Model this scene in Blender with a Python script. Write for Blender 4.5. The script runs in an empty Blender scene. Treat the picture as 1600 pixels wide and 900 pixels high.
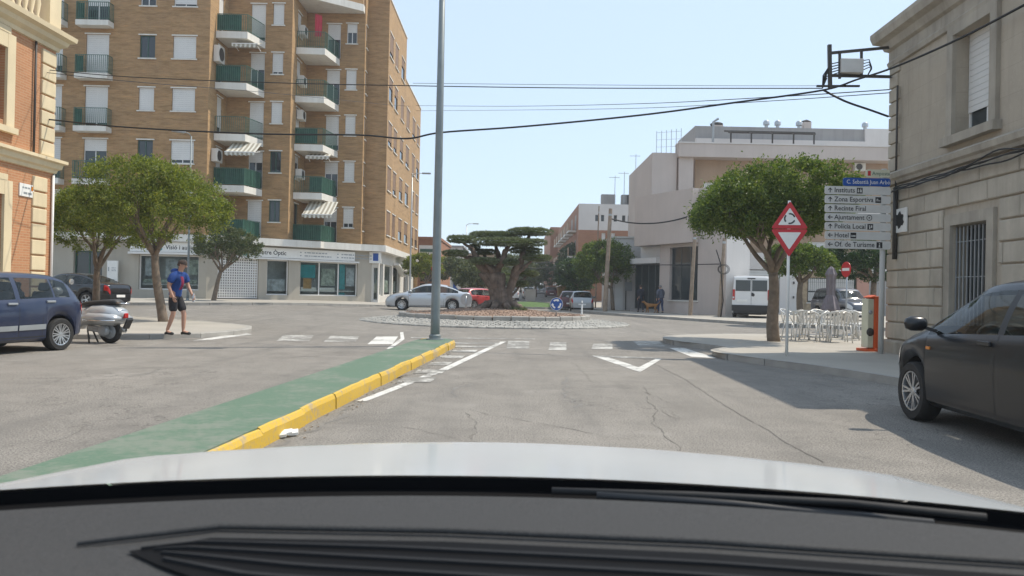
import bpy, bmesh, math, random
from mathutils import Vector, Matrix
random.seed(7)
SC = bpy.context.scene
COL = SC.collection
PI = math.pi
rad = math.radians

# ---------------------------------------------------------------- camera
CAM_H = 1.25
FPX = 1208.0                       # focal length in pixels of a 1600 px wide picture
PITCH = math.atan(6 / FPX)
ROLL = rad(1.2)
cam_d = bpy.data.cameras.new('camera')
cam = bpy.data.objects.new('camera', cam_d); COL.objects.link(cam)
cam_d.sensor_width = 36.0
cam_d.lens = FPX / 1600 * 36.0
cam_d.clip_start = 0.02; cam_d.clip_end = 3000
_F = Vector((0, math.cos(PITCH), math.sin(PITCH)))
_R0 = Vector((1, 0, 0)); _U0 = Vector((0, -math.sin(PITCH), math.cos(PITCH)))
_R = _R0 * math.cos(ROLL) + _U0 * math.sin(ROLL)
_U = _U0 * math.cos(ROLL) - _R0 * math.sin(ROLL)
CAMP = Vector((0, 0, CAM_H))
m3 = Matrix((_R, _U, -_F)).transposed()
cam.matrix_world = Matrix.Translation(CAMP) @ m3.to_4x4()
cam_d.dof.use_dof = True; cam_d.dof.focus_distance = 22; cam_d.dof.aperture_fstop = 9
SC.camera = cam
SC.render.resolution_x = 1024; SC.render.resolution_y = 576

# ---------------------------------------------------------------- world, sun, exposure
SUN_EL, SUN_AZ = rad(57), rad(20)          # azimuth: ahead of straight right
w = bpy.data.worlds.new('World'); SC.world = w; w.use_nodes = True
nt = w.node_tree; nt.nodes.clear()
wo = nt.nodes.new('ShaderNodeOutputWorld'); wb = nt.nodes.new('ShaderNodeBackground')
sk = nt.nodes.new('ShaderNodeTexSky'); sk.sky_type = 'NISHITA'; sk.sun_disc = False
sk.sun_elevation = SUN_EL; sk.sun_rotation = rad(90) - SUN_AZ
sk.altitude = 10; sk.air_density = 1.0; sk.dust_density = 0.4; sk.ozone_density = 2.0
wb.inputs['Strength'].default_value = 0.15
hz = nt.nodes.new('ShaderNodeMix'); hz.data_type = 'RGBA'; hz.inputs[0].default_value = .70   # thin high haze over the whole sky
hz.inputs[7].default_value = (4.05, 4.9, 5.85, 1)
nt.links.new(sk.outputs[0], hz.inputs[6]); nt.links.new(hz.outputs[2], wb.inputs[0]); nt.links.new(wb.outputs[0], wo.inputs[0])
sun_d = bpy.data.lights.new('sun', 'SUN'); sun_d.energy = 3.5; sun_d.angle = rad(0.55); sun_d.color = (1.0, 0.91, 0.78)
sun = bpy.data.objects.new('sun', sun_d); COL.objects.link(sun)
sdir = Vector((math.cos(SUN_EL) * math.cos(SUN_AZ), math.cos(SUN_EL) * math.sin(SUN_AZ), math.sin(SUN_EL)))
sun.rotation_euler = sdir.to_track_quat('Z', 'Y').to_euler(); sun.location = (30, 10, 40)
SC.view_settings.view_transform = 'Standard'; SC.view_settings.look = 'None'
SC.view_settings.exposure = 0.4; SC.view_settings.gamma = 1.0
SC.view_settings.use_curve_mapping = False

# ---------------------------------------------------------------- pixel -> place
def ray(px, py):
    return (_F * FPX + _R * (px - 800) + _U * (450 - py)).normalized()
def AT(px, py, D):                         # the point of that line of sight at distance D ahead
    d = ray(px, py); return CAMP + d * (D / d.y)
def GP(px, py, z=0.0):                     # where it meets height z
    d = ray(px, py); return CAMP + d * ((z - CAM_H) / d.z)
def sm(t):
    t = max(0.0, min(1.0, t)); return t * t * (3 - 2 * t)
def gz(x, y):                              # the land climbs gently towards the flats on the left
    return 0.35 * sm((y - 22) / 20) * sm(-x / 14) + 0.018 * max(0.0, min(y, 300) - 70)

# ---------------------------------------------------------------- mesh builder
ORG = [Vector((0, 0, 0))]                 # base of the thing being built: its parts are stored relative to it
class MB:
    def __init__(s): s.v = []; s.f = []; s.mi = []; s.cur = 0
    def face(s, pts):
        n = len(s.v); s.v += [tuple(p) for p in pts]; s.f.append(tuple(range(n, n + len(pts)))); s.mi.append(s.cur)
        return s
    def box(s, x0, x1, y0, y1, z0, z1):
        return s.obox(Vector(((x0 + x1) / 2, (y0 + y1) / 2, (z0 + z1) / 2)), Vector(((x1 - x0) / 2, 0, 0)), Vector((0, (y1 - y0) / 2, 0)), Vector((0, 0, (z1 - z0) / 2)))
    def obox(s, c, a, b, d):
        c, a, b, d = Vector(c), Vector(a), Vector(b), Vector(d)
        if a.cross(b).dot(d) < 0: a = -a
        n = len(s.v)
        for k in (-1, 1):
            for i, j in ((-1, -1), (1, -1), (1, 1), (-1, 1)):
                s.v.append(tuple(c + a * i + b * j + d * k))
        for q in ((3, 2, 1, 0), (4, 5, 6, 7), (0, 1, 5, 4), (1, 2, 6, 5), (2, 3, 7, 6), (3, 0, 4, 7)):
            s.f.append(tuple(n + i for i in q)); s.mi.append(s.cur)
        return s
    def bar(s, p, q, wd, ht=None, up=(0, 0, 1)):
        p, q = Vector(p), Vector(q); ht = wd if ht is None else ht
        d = (q - p); L = d.length; d.normalize(); up = Vector(up)
        if abs(d.dot(up)) > .98: up = Vector((0, 1, 0))
        sdv = d.cross(up).normalized(); u2 = sdv.cross(d)
        return s.obox((p + q) / 2, d * L / 2, sdv * wd / 2, u2 * ht / 2)
    def prism(s, poly, z0, z1, top=True, bottom=False):
        a = sum(poly[i][0] * poly[(i + 1) % len(poly)][1] - poly[(i + 1) % len(poly)][0] * poly[i][1] for i in range(len(poly)))
        if a < 0: poly = poly[::-1]
        n = len(s.v); k = len(poly)
        f0 = z0 if callable(z0) else (lambda x, y: z0); f1 = z1 if callable(z1) else (lambda x, y: z1)
        s.v += [(p[0], p[1], f0(*p[:2])) for p in poly] + [(p[0], p[1], f1(*p[:2])) for p in poly]
        for i in range(k):
            j = (i + 1) % k; s.f.append((n + i, n + j, n + k + j, n + k + i)); s.mi.append(s.cur)
        if top: s.f.append(tuple(range(n + k, n + 2 * k))); s.mi.append(s.cur)
        if bottom: s.f.append(tuple(range(n + k - 1, n - 1, -1))); s.mi.append(s.cur)
        return s
    def tube(s, pts, r, n=8, caps=True):
        pts = [Vector(p) for p in pts]; m = len(pts)
        rs = r if isinstance(r, (list, tuple)) else [r] * m
        b = len(s.v); prev = None
        for i, p in enumerate(pts):
            d = (pts[min(i + 1, m - 1)] - pts[max(i - 1, 0)]).normalized()
            if prev is None:
                a = Vector((0, 0, 1)) if abs(d.z) < .9 else Vector((1, 0, 0))
                e1 = d.cross(a).normalized()
            else:
                e1 = (prev - d * prev.dot(d)).normalized()
            prev = e1; e2 = d.cross(e1)
            for k in range(n):
                t = 2 * PI * k / n
                s.v.append(tuple(p + (e1 * math.cos(t) + e2 * math.sin(t)) * rs[i]))
        for i in range(m - 1):
            for k in range(n):
                s.f.append((b + i * n + k, b + i * n + (k + 1) % n, b + (i + 1) * n + (k + 1) % n, b + (i + 1) * n + k)); s.mi.append(s.cur)
        if caps:
            s.f.append(tuple(b + k for k in range(n - 1, -1, -1))); s.mi.append(s.cur)
            s.f.append(tuple(b + (m - 1) * n + k for k in range(n))); s.mi.append(s.cur)
        return s
    def lathe(s, prof, n=20, c=(0, 0, 0), ax=(0, 0, 1), closed=False):   # prof: (radius, height along axis)
        ax = Vector(ax).normalized(); c = Vector(c)
        e1 = ax.cross(Vector((0, 0, 1)) if abs(ax.z) < .9 else Vector((1, 0, 0))).normalized(); e2 = ax.cross(e1)
        b = len(s.v); m = len(prof)
        for (r, h) in prof:
            for k in range(n):
                t = 2 * PI * k / n
                s.v.append(tuple(c + ax * h + (e1 * math.cos(t) + e2 * math.sin(t)) * max(r, 1e-4)))
        for i in range(m if closed else m - 1):
            i2 = (i + 1) % m
            for k in range(n):
                s.f.append((b + i * n + k, b + i * n + (k + 1) % n, b + i2 * n + (k + 1) % n, b + i2 * n + k)); s.mi.append(s.cur)
        return s
    def grid(s, fn, us, vs, flip=False):
        b = len(s.v); nu = len(us); nv = len(vs)
        for u in us:
            for v in vs: s.v.append(tuple(fn(u, v)))
        for i in range(nu - 1):
            for j in range(nv - 1):
                q = (b + i * nv + j, b + (i + 1) * nv + j, b + (i + 1) * nv + j + 1, b + i * nv + j + 1)
                s.f.append(q[::-1] if flip else q); s.mi.append(s.cur)
        return s
    def build(s, name, mat, parent=None, smooth=False, bevel=0, loc=None, weld=False):
        g = ORG[0]; me = bpy.data.meshes.new(name); me.from_pydata([(v[0] - g.x, v[1] - g.y, v[2] - g.z) for v in s.v], [], s.f)
        mats = mat if isinstance(mat, (list, tuple)) else [mat]
        for m in mats: me.materials.append(m)
        if len(mats) > 1: me.polygons.foreach_set('material_index', s.mi)
        if weld:
            bm = bmesh.new(); bm.from_mesh(me); bmesh.ops.remove_doubles(bm, verts=bm.verts, dist=1e-4); bm.to_mesh(me); bm.free()
        if smooth:
            me.polygons.foreach_set('use_smooth', [True] * len(me.polygons))
            if smooth is not True: me.set_sharp_from_angle(angle=rad(smooth))
        me.update()
        o = bpy.data.objects.new(name, me); COL.objects.link(o)
        if parent: o.parent = parent
        if loc: o.location = loc
        if bevel:
            b = o.modifiers.new('bevel', 'BEVEL'); b.width = bevel; b.segments = 2; b.limit_method = 'ANGLE'; b.angle_limit = rad(40)
        return o
def tag(o, label=None, cat=None, group=None, kind=None):
    if label: o['label'] = label
    if cat: o['category'] = cat
    if group: o['group'] = group
    if kind: o['kind'] = kind
    return o
def thing(name, label, cat, loc=(0, 0, 0), rz=0, group=None):
    o = bpy.data.objects.new(name, None); COL.objects.link(o); o.empty_display_size = .2
    o.location = loc; o.rotation_euler = (0, 0, rz)
    return tag(o, label, cat, group)
def copy_tree(o, parent=None):
    c = o.copy(); COL.objects.link(c); c.parent = parent
    for ch in [k for k in bpy.data.objects if k.parent == o]: copy_tree(ch, c)
    return c
def text_mesh(txt, size, align='LEFT', bold=0):
    cu = bpy.data.curves.new('t', 'FONT'); cu.body = txt; cu.size = size; cu.align_x = align; cu.offset = bold; cu.resolution_u = 2
    o = bpy.data.objects.new('t', cu); COL.objects.link(o)
    bpy.context.view_layer.update()
    me = bpy.data.meshes.new_from_object(o.evaluated_get(bpy.context.evaluated_depsgraph_get()))
    bpy.data.objects.remove(o); bpy.data.curves.remove(cu)
    return me
def lettering(txt, origin, U, V, size, mat, parent, name='lettering', align='LEFT', bold=0, sx=1.0):
    me = text_mesh(txt, size, align, bold)
    U, V, O = Vector(U).normalized(), Vector(V).normalized(), Vector(origin) - ORG[0]
    for v in me.vertices: v.co = O + U * (v.co.x * sx) + V * v.co.y
    me.materials.clear(); me.materials.append(mat)
    o = bpy.data.objects.new(name, me); COL.objects.link(o); o.parent = parent
    return o

def print_lines(origin, U, V, rows, mat, parent, seed=0):      # rows of print too fine to read: (x, y, length, height)
    r = random.Random(seed); mb = MB(); U, V, O = Vector(U).normalized(), Vector(V).normalized(), Vector(origin)
    for x, y, L, h in rows:
        t = 0
        while t < L:
            w_ = min(L - t, h * r.uniform(1.2, 4)); a = O + U * (x + t) + V * y; mb.face([a, a + U * w_, a + U * w_ + V * h, a + V * h]); t += w_ + h * .7
    return tag(mb.build('fine_print', mat, parent), kind='stuff')
# ---------------------------------------------------------------- materials
MATS = {}
def _new(name):
    m = bpy.data.materials.new(name); m.use_nodes = True; t = m.node_tree
    return m, t, t.nodes['Principled BSDF']
def N(t, typ, **k):
    n = t.nodes.new(typ)
    for a, b in k.items():
        if a in n.inputs: n.inputs[a].default_value = b
        else: setattr(n, a, b)
    return n
def mixc(t, fac, a, b, mode='MIX'):
    n = t.nodes.new('ShaderNodeMix'); n.data_type = 'RGBA'; n.blend_type = mode
    for i, v in ((0, fac), (6, a), (7, b)):
        if hasattr(v, 'is_output'): t.links.new(v, n.inputs[i])
        elif i == 0: n.inputs[0].default_value = v
        else: n.inputs[i].default_value = (*v[:3], 1)
    return n.outputs[2]
def ramp(t, src, stops):
    r = t.nodes.new('ShaderNodeValToRGB'); e = r.color_ramp.elements
    while len(e) < len(stops): e.new(.5)
    for i, (p, c) in enumerate(stops):
        e[i].position = p; e[i].color = (c, c, c, 1) if not isinstance(c, tuple) else (*c, 1)
    t.links.new(src, r.inputs[0]); return r.outputs[0]
def coords(t, scale=(1, 1, 1), kind='pos'):
    if kind == 'pos': o = t.nodes.new('ShaderNodeNewGeometry').outputs['Position']
    else: o = t.nodes.new('ShaderNodeTexCoord').outputs['Object']
    mp = t.nodes.new('ShaderNodeMapping'); mp.inputs['Scale'].default_value = scale
    t.links.new(o, mp.inputs[0]); return mp.outputs[0]
def noise(t, co, sc, det=4, rough=.55, dist=0):
    n = N(t, 'ShaderNodeTexNoise', Scale=sc, Detail=det, Roughness=rough, Distortion=dist); t.links.new(co, n.inputs['Vector']); return n.outputs['Fac']
def bump(t, b, src, strength, dist=.01):
    n = N(t, 'ShaderNodeBump', Strength=strength, Distance=dist); t.links.new(src, n.inputs['Height']); t.links.new(n.outputs[0], b.inputs['Normal'])
def mat(name, col, rough=.6, var=.12, sc=2.0, metal=0, bmp=0, bsc=80, spec=.5, streak=0, coat=0, kind='pos', stain=None):
    if name in MATS: return MATS[name]
    m, t, b = _new(name)
    co = coords(t, (1, 1, 1), kind)
    n1 = noise(t, co, sc, 5)
    dark = tuple(c * (1 - var) for c in col); lite = tuple(min(.95, c * (1 + var)) for c in col)
    out = mixc(t, ramp(t, n1, [(.3, 0.), (.7, 1.)]), dark, lite)
    if streak:
        n2 = noise(t, coords(t, (2.2, 2.2, .16), kind), 1.6, 5, .65)
        out = mixc(t, ramp(t, n2, [(.45, 0.), (.75, streak)]), out, stain or tuple(c * .45 for c in col))
    t.links.new(out, b.inputs['Base Color'])
    b.inputs['Roughness'].default_value = rough; b.inputs['Metallic'].default_value = metal
    b.inputs['Specular IOR Level'].default_value = spec; b.inputs['Coat Weight'].default_value = coat; b.inputs['Coat Roughness'].default_value = .04
    if bmp: bump(t, b, noise(t, co, bsc, 3), bmp)
    MATS[name] = m; return m
def brick_mat(name, axis, c1, c2, mortar, bw=.25, bh=.065, ms=.008, bands=.25):
    m, t, b = _new(name)
    g = t.nodes.new('ShaderNodeNewGeometry'); sp = t.nodes.new('ShaderNodeSeparateXYZ'); t.links.new(g.outputs['Position'], sp.inputs[0])
    cb = t.nodes.new('ShaderNodeCombineXYZ'); t.links.new(sp.outputs[axis], cb.inputs[0]); t.links.new(sp.outputs[2], cb.inputs[1])
    br = N(t, 'ShaderNodeTexBrick', Scale=1.0); br.inputs['Mortar Size'].default_value = ms; br.inputs['Brick Width'].default_value = bw; br.inputs['Row Height'].default_value = bh
    br.inputs['Color1'].default_value = (*c1, 1); br.inputs['Color2'].default_value = (*c2, 1); br.inputs['Mortar'].default_value = (*mortar, 1); br.inputs['Bias'].default_value = -.1
    t.links.new(cb.outputs[0], br.inputs['Vector'])
    mp = t.nodes.new('ShaderNodeMapping'); mp.inputs['Scale'].default_value = (.42, 2.6, 1); t.links.new(cb.outputs[0], mp.inputs[0])
    n1 = noise(t, mp.outputs[0], 2.1, 6, .7)
    out = mixc(t, ramp(t, n1, [(.36, bands), (.52, 0.)]), br.outputs[0], tuple(c * .55 for c in c1))
    out = mixc(t, ramp(t, n1, [(.55, 0.), (.72, bands * .8)]), out, tuple(min(1, c * 1.6) for c in c2))
    n2 = noise(t, cb.outputs[0], .5, 4)
    out = mixc(t, ramp(t, n2, [(.35, .16), (.6, 0.)]), out, (.12, .08, .05))
    t.links.new(out, b.inputs['Base Color']); b.inputs['Roughness'].default_value = .85
    bump(t, b, br.outputs['Fac'], -.25, .01)
    MATS[name] = m; return m
def glass_mat(name, col=(.03, .035, .04), rough=.05, alpha=1.0, spec=.6):
    m, t, b = _new(name)
    b.inputs['Base Color'].default_value = (*col, 1); b.inputs['Roughness'].default_value = rough; b.inputs['Specular IOR Level'].default_value = spec
    if alpha < 1:
        tr = t.nodes.new('ShaderNodeBsdfTransparent'); tr.inputs[0].default_value = (.93, .96, .95, 1)
        mx = t.nodes.new('ShaderNodeMixShader'); mx.inputs[0].default_value = alpha
        t.links.new(tr.outputs[0], mx.inputs[1]); t.links.new(b.outputs[0], mx.inputs[2]); t.links.new(mx.outputs[0], t.nodes['Material Output'].inputs[0])
    MATS[name] = m; return m
def paint_mat(name, col, rough=.3, metal=0., flake=0, dust=.12, coat=.6):
    m, t, b = _new(name)
    co = coords(t, (1, 1, 1), 'obj'); n1 = noise(t, co, 3.5, 5)
    out = mixc(t, ramp(t, n1, [(.4, 0.), (.8, dust)]), col, (.33, .29, .24))
    t.links.new(out, b.inputs['Base Color']); b.inputs['Roughness'].default_value = rough; b.inputs['Metallic'].default_value = metal
    b.inputs['Coat Weight'].default_value = coat; b.inputs['Coat Roughness'].default_value = .08
    MATS[name] = m; return m

mat('white_paint', (.74, .73, .70), .55, .05)
mat('off_white', (.62, .60, .55), .7, .07, 1.2, streak=.22)
mat('grey_metal', (.33, .35, .36), .45, .08, 3, metal=.3)
mat('galv', (.42, .44, .45), .42, .1, 4, metal=.55)
mat('dark_metal', (.05, .045, .04), .55, .1, 3)
mat('black_plastic', (.022, .022, .023), .5, .1)
mat('rubber', (.022, .021, .02), .8, .2, 6, bmp=.1)
mat('shutter', (.66, .65, .62), .55, .04, 1.5)
mat('frame_white', (.72, .71, .68), .4, .03)
mat('frame_green', (.03, .09, .065), .4, .1)
mat('rail_green', (.045, .12, .085), .45, .12)
mat('screen_green', (.022, .085, .058), .75, .3, 4)
mat('slab_white', (.70, .68, .62), .75, .06, 1.2, streak=.25, stain=(.3, .25, .2))
mat('chrome', (.75, .75, .75), .16, .02, metal=1)
mat('alu', (.6, .61, .62), .3, .05, metal=.9)
mat('red_lens', (.45, .012, .01), .15, .05)
mat('amber_lens', (.6, .2, .02), .15, .05)
mat('sign_white', (.78, .77, .73), .45, .04, 5)
mat('sign_red', (.52, .012, .02), .4, .06)
mat('sign_blue', (.005, .07, .32), .4, .06)
mat('sign_black', (.02, .02, .022), .5, .05)
mat('teal', (.01, .26, .28), .5, .06)
mat('wood_pole', (.30, .23, .17), .85, .22, 5, streak=.35, bmp=.3, bsc=20)
mat('cable', (.012, .012, .012), .6, .1)
glass_mat('pane_dark', (.035, .045, .05), .04)
glass_mat('pane_shop', (.02, .035, .04), .04, .16)
glass_mat('car_glass', (.012, .018, .018), .03, .55, .8)
glass_mat('head_glass', (.55, .57, .58), .06)
# ================================================================ the setting: ground, road, pavements
def asphalt_mat():
    m, t, b = _new('asphalt'); co = coords(t)
    base = (.32, .295, .258)
    n0 = noise(t, co, .22, 5, .6); n1 = noise(t, co, 1.7, 6, .65); n2 = noise(t, co, 62, 3, .85); n3 = noise(t, co, 190, 2, .7)
    out = mixc(t, ramp(t, n0, [(.35, 0.), (.65, 1.)]), tuple(c * .86 for c in base), tuple(c * 1.1 for c in base))
    out = mixc(t, ramp(t, n1, [(.35, .5), (.6, 0.)]), out, tuple(c * .62 for c in base))
    out = mixc(t, ramp(t, n2, [(.38, .95), (.53, 0.)]), out, (.06, .056, .05))
    out = mixc(t, ramp(t, n2, [(.54, 0.), (.7, .6)]), out, (.38, .36, .33))
    out = mixc(t, ramp(t, n3, [(.38, .45), (.5, 0.)]), out, (.09, .085, .08))
    n6 = noise(t, co, .55, 4, .7, .6)
    out = mixc(t, ramp(t, n6, [(.56, 0.), (.66, .38)]), out, (.12, .112, .10))
    out = mixc(t, ramp(t, noise(t, co, .8, 3, .6), [(.6, 0.), (.72, .35)]), out, (.36, .335, .30))
    # worn streaks along the driving direction
    n5 = noise(t, coords(t, (1.1, .07, 1)), 1.3, 4, .6)
    out = mixc(t, ramp(t, n5, [(.5, 0.), (.68, .42)]), out, (.14, .132, .12))
    # fine alligator cracking where the surface is tired
    wv = t.nodes.new('ShaderNodeVectorMath'); wv.operation = 'ADD'
    nz = N(t, 'ShaderNodeTexNoise', Scale=2.5, Detail=4); t.links.new(co, nz.inputs['Vector'])
    t.links.new(co, wv.inputs[0]); t.links.new(nz.outputs['Color'], wv.inputs[1])
    vo = N(t, 'ShaderNodeTexVoronoi', Scale=1.9); vo.feature = 'DISTANCE_TO_EDGE'; t.links.new(wv.outputs[0], vo.inputs['Vector'])
    cr = ramp(t, vo.outputs['Distance'], [(.004, 1.), (.02, 0.)])
    tired = ramp(t, noise(t, co, .33, 3, .6), [(.47, 0.), (.62, .62)])
    mm = t.nodes.new('ShaderNodeMath'); mm.operation = 'MULTIPLY'; t.links.new(cr, mm.inputs[0]); t.links.new(tired, mm.inputs[1])
    out = mixc(t, mm.outputs[0], out, (.055, .05, .045))
    t.links.new(out, b.inputs['Base Color']); b.inputs['Roughness'].default_value = .86; b.inputs['Specular IOR Level'].default_value = .3
    ad = t.nodes.new('ShaderNodeMath'); ad.operation = 'ADD'; t.links.new(n2, ad.inputs[0]); t.links.new(n3, ad.inputs[1])
    bump(t, b, ad.outputs[0], .4, .008)
    MATS['asphalt'] = m; return m
asphalt_mat()
def worn_paint(name, col, under=(.2, .19, .17), thr=.5):
    m, t, b = _new(name); co = coords(t)
    n1 = noise(t, co, 9, 6, .75); n2 = noise(t, co, 1.2, 3)
    ad = t.nodes.new('ShaderNodeMath'); ad.operation = 'ADD'; t.links.new(n1, ad.inputs[0]); t.links.new(n2, ad.inputs[1])
    f = ramp(t, ad.outputs[0], [((thr * 2 - .1) / 1.0 if thr * 2 <= 1 else .9, 0.), (min(1, thr * 2 + .06), 1.)])
    dv = t.nodes.new('ShaderNodeMath'); dv.operation = 'MULTIPLY'; dv.inputs[1].default_value = .5
    t.links.new(ad.outputs[0], dv.inputs[0])
    f = ramp(t, dv.outputs[0], [(thr - .04, 0.), (thr + .05, 1.)])
    out = mixc(t, f, col, under); out = mixc(t, ramp(t, noise(t, co, 40, 3), [(.35, .35), (.5, 0.)]), out, under)
    t.links.new(out, b.inputs['Base Color']); b.inputs['Roughness'].default_value = .75
    bump(t, b, n1, .25, .006)
    MATS[name] = m; return m
worn_paint('mark', (.62, .61, .57), thr=.55); worn_paint('mark_worn', (.52, .51, .47), thr=.47)
worn_paint('kerb_yellow', (.57, .37, .04), (.33, .28, .21), .555)
worn_paint('green_floor', (.095, .16, .105), (.165, .195, .15), .525)
mat('crack', (.12, .11, .095), .9, .2)
mat('concrete', (.36, .34, .30), .85, .1, 1.3, bmp=.2, bsc=60)
mat('concrete_kerb', (.33, .315, .285), .85, .14, 2.5, bmp=.3, bsc=40)
mat('pavement', (.36, .335, .29), .85, .09, .8, bmp=.15, bsc=60)
mat('earth', (.25, .20, .14), .95, .2, .05)
mat('gravel_red', (.27, .185, .135), .95, .4, 9, bmp=.9, bsc=45)
mat('cobble', (.33, .32, .29), .8, .32, 5, bmp=.3, bsc=30)
mat('grass', (.07, .13, .03), .9, .3, 6, bmp=.6, bsc=30)

def lines(a, b, st): return [a + (b - a) * i / max(1, round((b - a) / st)) for i in range(max(1, round((b - a) / st)) + 1)]
gx = [-1500, -600, -250, -120] + lines(-60, 60, 6) + [120, 250, 600, 1500]
gy = [-400, -100, -30] + lines(-14, 130, 4) + [160, 200, 250, 300, 500, 900, 1600]
ground = MB().grid(lambda x, y: (x, y, gz(x, y) - .03), gx, gy).build('ground', MATS['earth'], smooth=True); tag(ground, kind='structure')
road = MB().grid(lambda x, y: (x, y, gz(x, y)), lines(-60, 60, 2), lines(-14, 130, 2) + [160, 200, 250, 300]).build('road', MATS['asphalt'], smooth=True); tag(road, kind='structure')

def densify(poly, st):
    out = []
    for i, p in enumerate(poly):
        q = poly[(i + 1) % len(poly)]; L = math.hypot(q[0] - p[0], q[1] - p[1]); n = max(1, int(L / st))
        out += [(p[0] + (q[0] - p[0]) * k / n, p[1] + (q[1] - p[1]) * k / n) for k in range(n)]
    return out
def smooth_path(pts, it=2):
    for _ in range(it):
        o = [pts[0]]
        for a, b in zip(pts, pts[1:]):
            o += [(a[0] * .75 + b[0] * .25, a[1] * .75 + b[1] * .25), (a[0] * .25 + b[0] * .75, a[1] * .25 + b[1] * .75)]
        pts = o + [pts[-1]]
    return pts
def pavement(name, kerbpath, back, h=.13, matname='pavement', kw=.16, stones=1.0, kmat='concrete_kerb', it=2):
    path = smooth_path(kerbpath, it)
    # the kerb runs outside; the slab starts kw further in (to the left of the path's direction)
    inner = []
    for i, p in enumerate(path):
        a = path[max(0, i - 1)]; b = path[min(len(path) - 1, i + 1)]
        d = Vector((b[0] - a[0], b[1] - a[1])).normalized(); inner.append((p[0] - d.y * kw, p[1] + d.x * kw))
    bm = bmesh.new()
    poly = densify(inner + list(back), 3.0)
    vs = [bm.verts.new((x, y, 0)) for x, y in poly]; f = bm.faces.new(vs)
    if f.normal.z < 0: f.normal_flip()
    bmesh.ops.triangulate(bm, faces=[f])
    for _ in range(2):
        bmesh.ops.subdivide_edges(bm, edges=[e for e in bm.edges if e.calc_length() > 5], cuts=1)
        bmesh.ops.triangulate(bm, faces=bm.faces)
    for v in bm.verts: v.co.z = gz(v.co.x, v.co.y) + h
    bm.normal_update()
    for f in bm.faces:
        if f.normal.z < 0: f.normal_flip()
    me = bpy.data.meshes.new(name); bm.to_mesh(me); bm.free(); me.materials.append(MATS[matname])
    o = bpy.data.objects.new(name, me); COL.objects.link(o); tag(o, kind='structure')
    # kerb stones, one by one
    segs = []; acc = []; L = 0
    for i in range(len(path) - 1):
        p, q = Vector(path[i]), Vector(path[i + 1]); n = max(1, int((q - p).length / .25))
        for k in range(n): segs.append(p.lerp(q, k / n))
    segs.append(Vector(path[-1]))
    i = 0
    while i < len(segs) - 1:
        j = i; L = 0
        while j < len(segs) - 1 and L < stones: L += (segs[j + 1] - segs[j]).length; j += 1
        a, b = segs[i], segs[j]; d = (b - a); LL = d.length; d.normalize(); nrm = Vector((-d.y, d.x))
        g = .006; jz = random.uniform(-.004, .004)
        mb = MB(); c0 = a + d * g; c1 = b - d * g
        za, zb = gz(a.x, a.y), gz(b.x, b.y)
        pr = [(0, -.1), (0, h - .02), (.02, h + .004 + jz), (kw, h + .004 + jz), (kw, -.1)]
        va = [(*(c0 + nrm * u), za + z) for u, z in pr]; vb = [(*(c1 + nrm * u), zb + z) for u, z in pr]
        n0 = len(mb.v); mb.v += va + vb; k = len(pr)
        for r in range(k - 1): mb.f.append((n0 + r, n0 + r + 1, n0 + k + r + 1, n0 + k + r)); mb.mi.append(0)
        mb.f.append(tuple(n0 + r for r in range(k - 1, -1, -1))); mb.f.append(tuple(n0 + k + r for r in range(k))); mb.mi += [0, 0]
        mb.build('kerb_stone', MATS[kmat], o)
        i = j
    return o
# right corner with the cafe terrace
pavement('pavement', [(6.5, -14), (6.45, 4), (6.3, 9), (5.75, 11.4), (5.45, 12.8), (4.85, 14.0), (4.3, 15.4), (4.3, 16.3), (4.9, 16.9), (5.1, 17.5), (4.7, 18.3), (4.2, 19.2), (4.1, 20.4), (4.6, 21.8), (6.2, 23.2), (9, 24.0), (14, 24.3), (30, 23.6), (60, 22)], [(60, -14)], .12)
# far right side of the crossing
pavement('pavement', [(60, 28.5), (20, 30), (13.5, 31.4), (11.2, 33.4), (8.6, 39.0), (5.5, 46), (4.2, 51), (4.3, 58), (6, 100), (9, 210)], [(30, 210), (60, 100)], .13)
# villa corner on the left
pavement('pavement', [(-7.4, 22.3), (-7.0, 21.2), (-7.0, 19.4), (-7.6, 17.8), (-9.2, 17.1), (-12, 16.95), (-16, 16.9), (-60, 16.9)][::-1] + [(-9.5, 24.4), (-14, 27), (-24, 28.6), (-60, 29)], [], .12)
# in front of the flats, far left
pavement('pavement', [(-60, 33), (-24, 33.4), (-15, 36.2), (-8.6, 43.4), (-6.6, 46.5), (-5.9, 52), (-4.4, 75), (1.2, 210)][::-1], [(-60, 60), (-60, 210)][::-1] if False else [(-60, 33), (-60, 210)], .13)

# ---- painted markings: thin sheets 4 mm above the road
def marking(name, pxs, m='mark', dz=.004):
    pts = [GP(*p) for p in pxs]
    pts = densify([(p.x, p.y) for p in pts], .6)
    mb = MB(); mb.face([(x, y, gz(x, y) + dz) for x, y in pts]); o = mb.build(name, MATS[m])
    n = o.data.polygons[0].normal
    if n.z < 0: o.data.flip_normals()
    o.parent = road; return o
marking('edge_line', [(557, 627), (573, 627), (700, 578), (791, 534), (782, 534), (690, 576)])
for q in [[(652, 583), (640, 588), (700, 576), (655, 600), (617, 604)],]: pass
for x0, x1, y0, y1 in ((668, 700, 566, 571), (682, 722, 555.5, 559.5), (694, 742, 547, 550.5), (703, 762, 540.5, 543.5), (708, 778, 535, 537.5), (645, 690, 578, 584), (619, 672, 590, 598)):
    sk_ = (y1 - y0) * 1.4
    marking('hatch_stripe', [(x0 + sk_, y0), (x1 + sk_, y0), (x1, y1), (x0, y1)], 'mark_worn', .0055)
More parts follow.
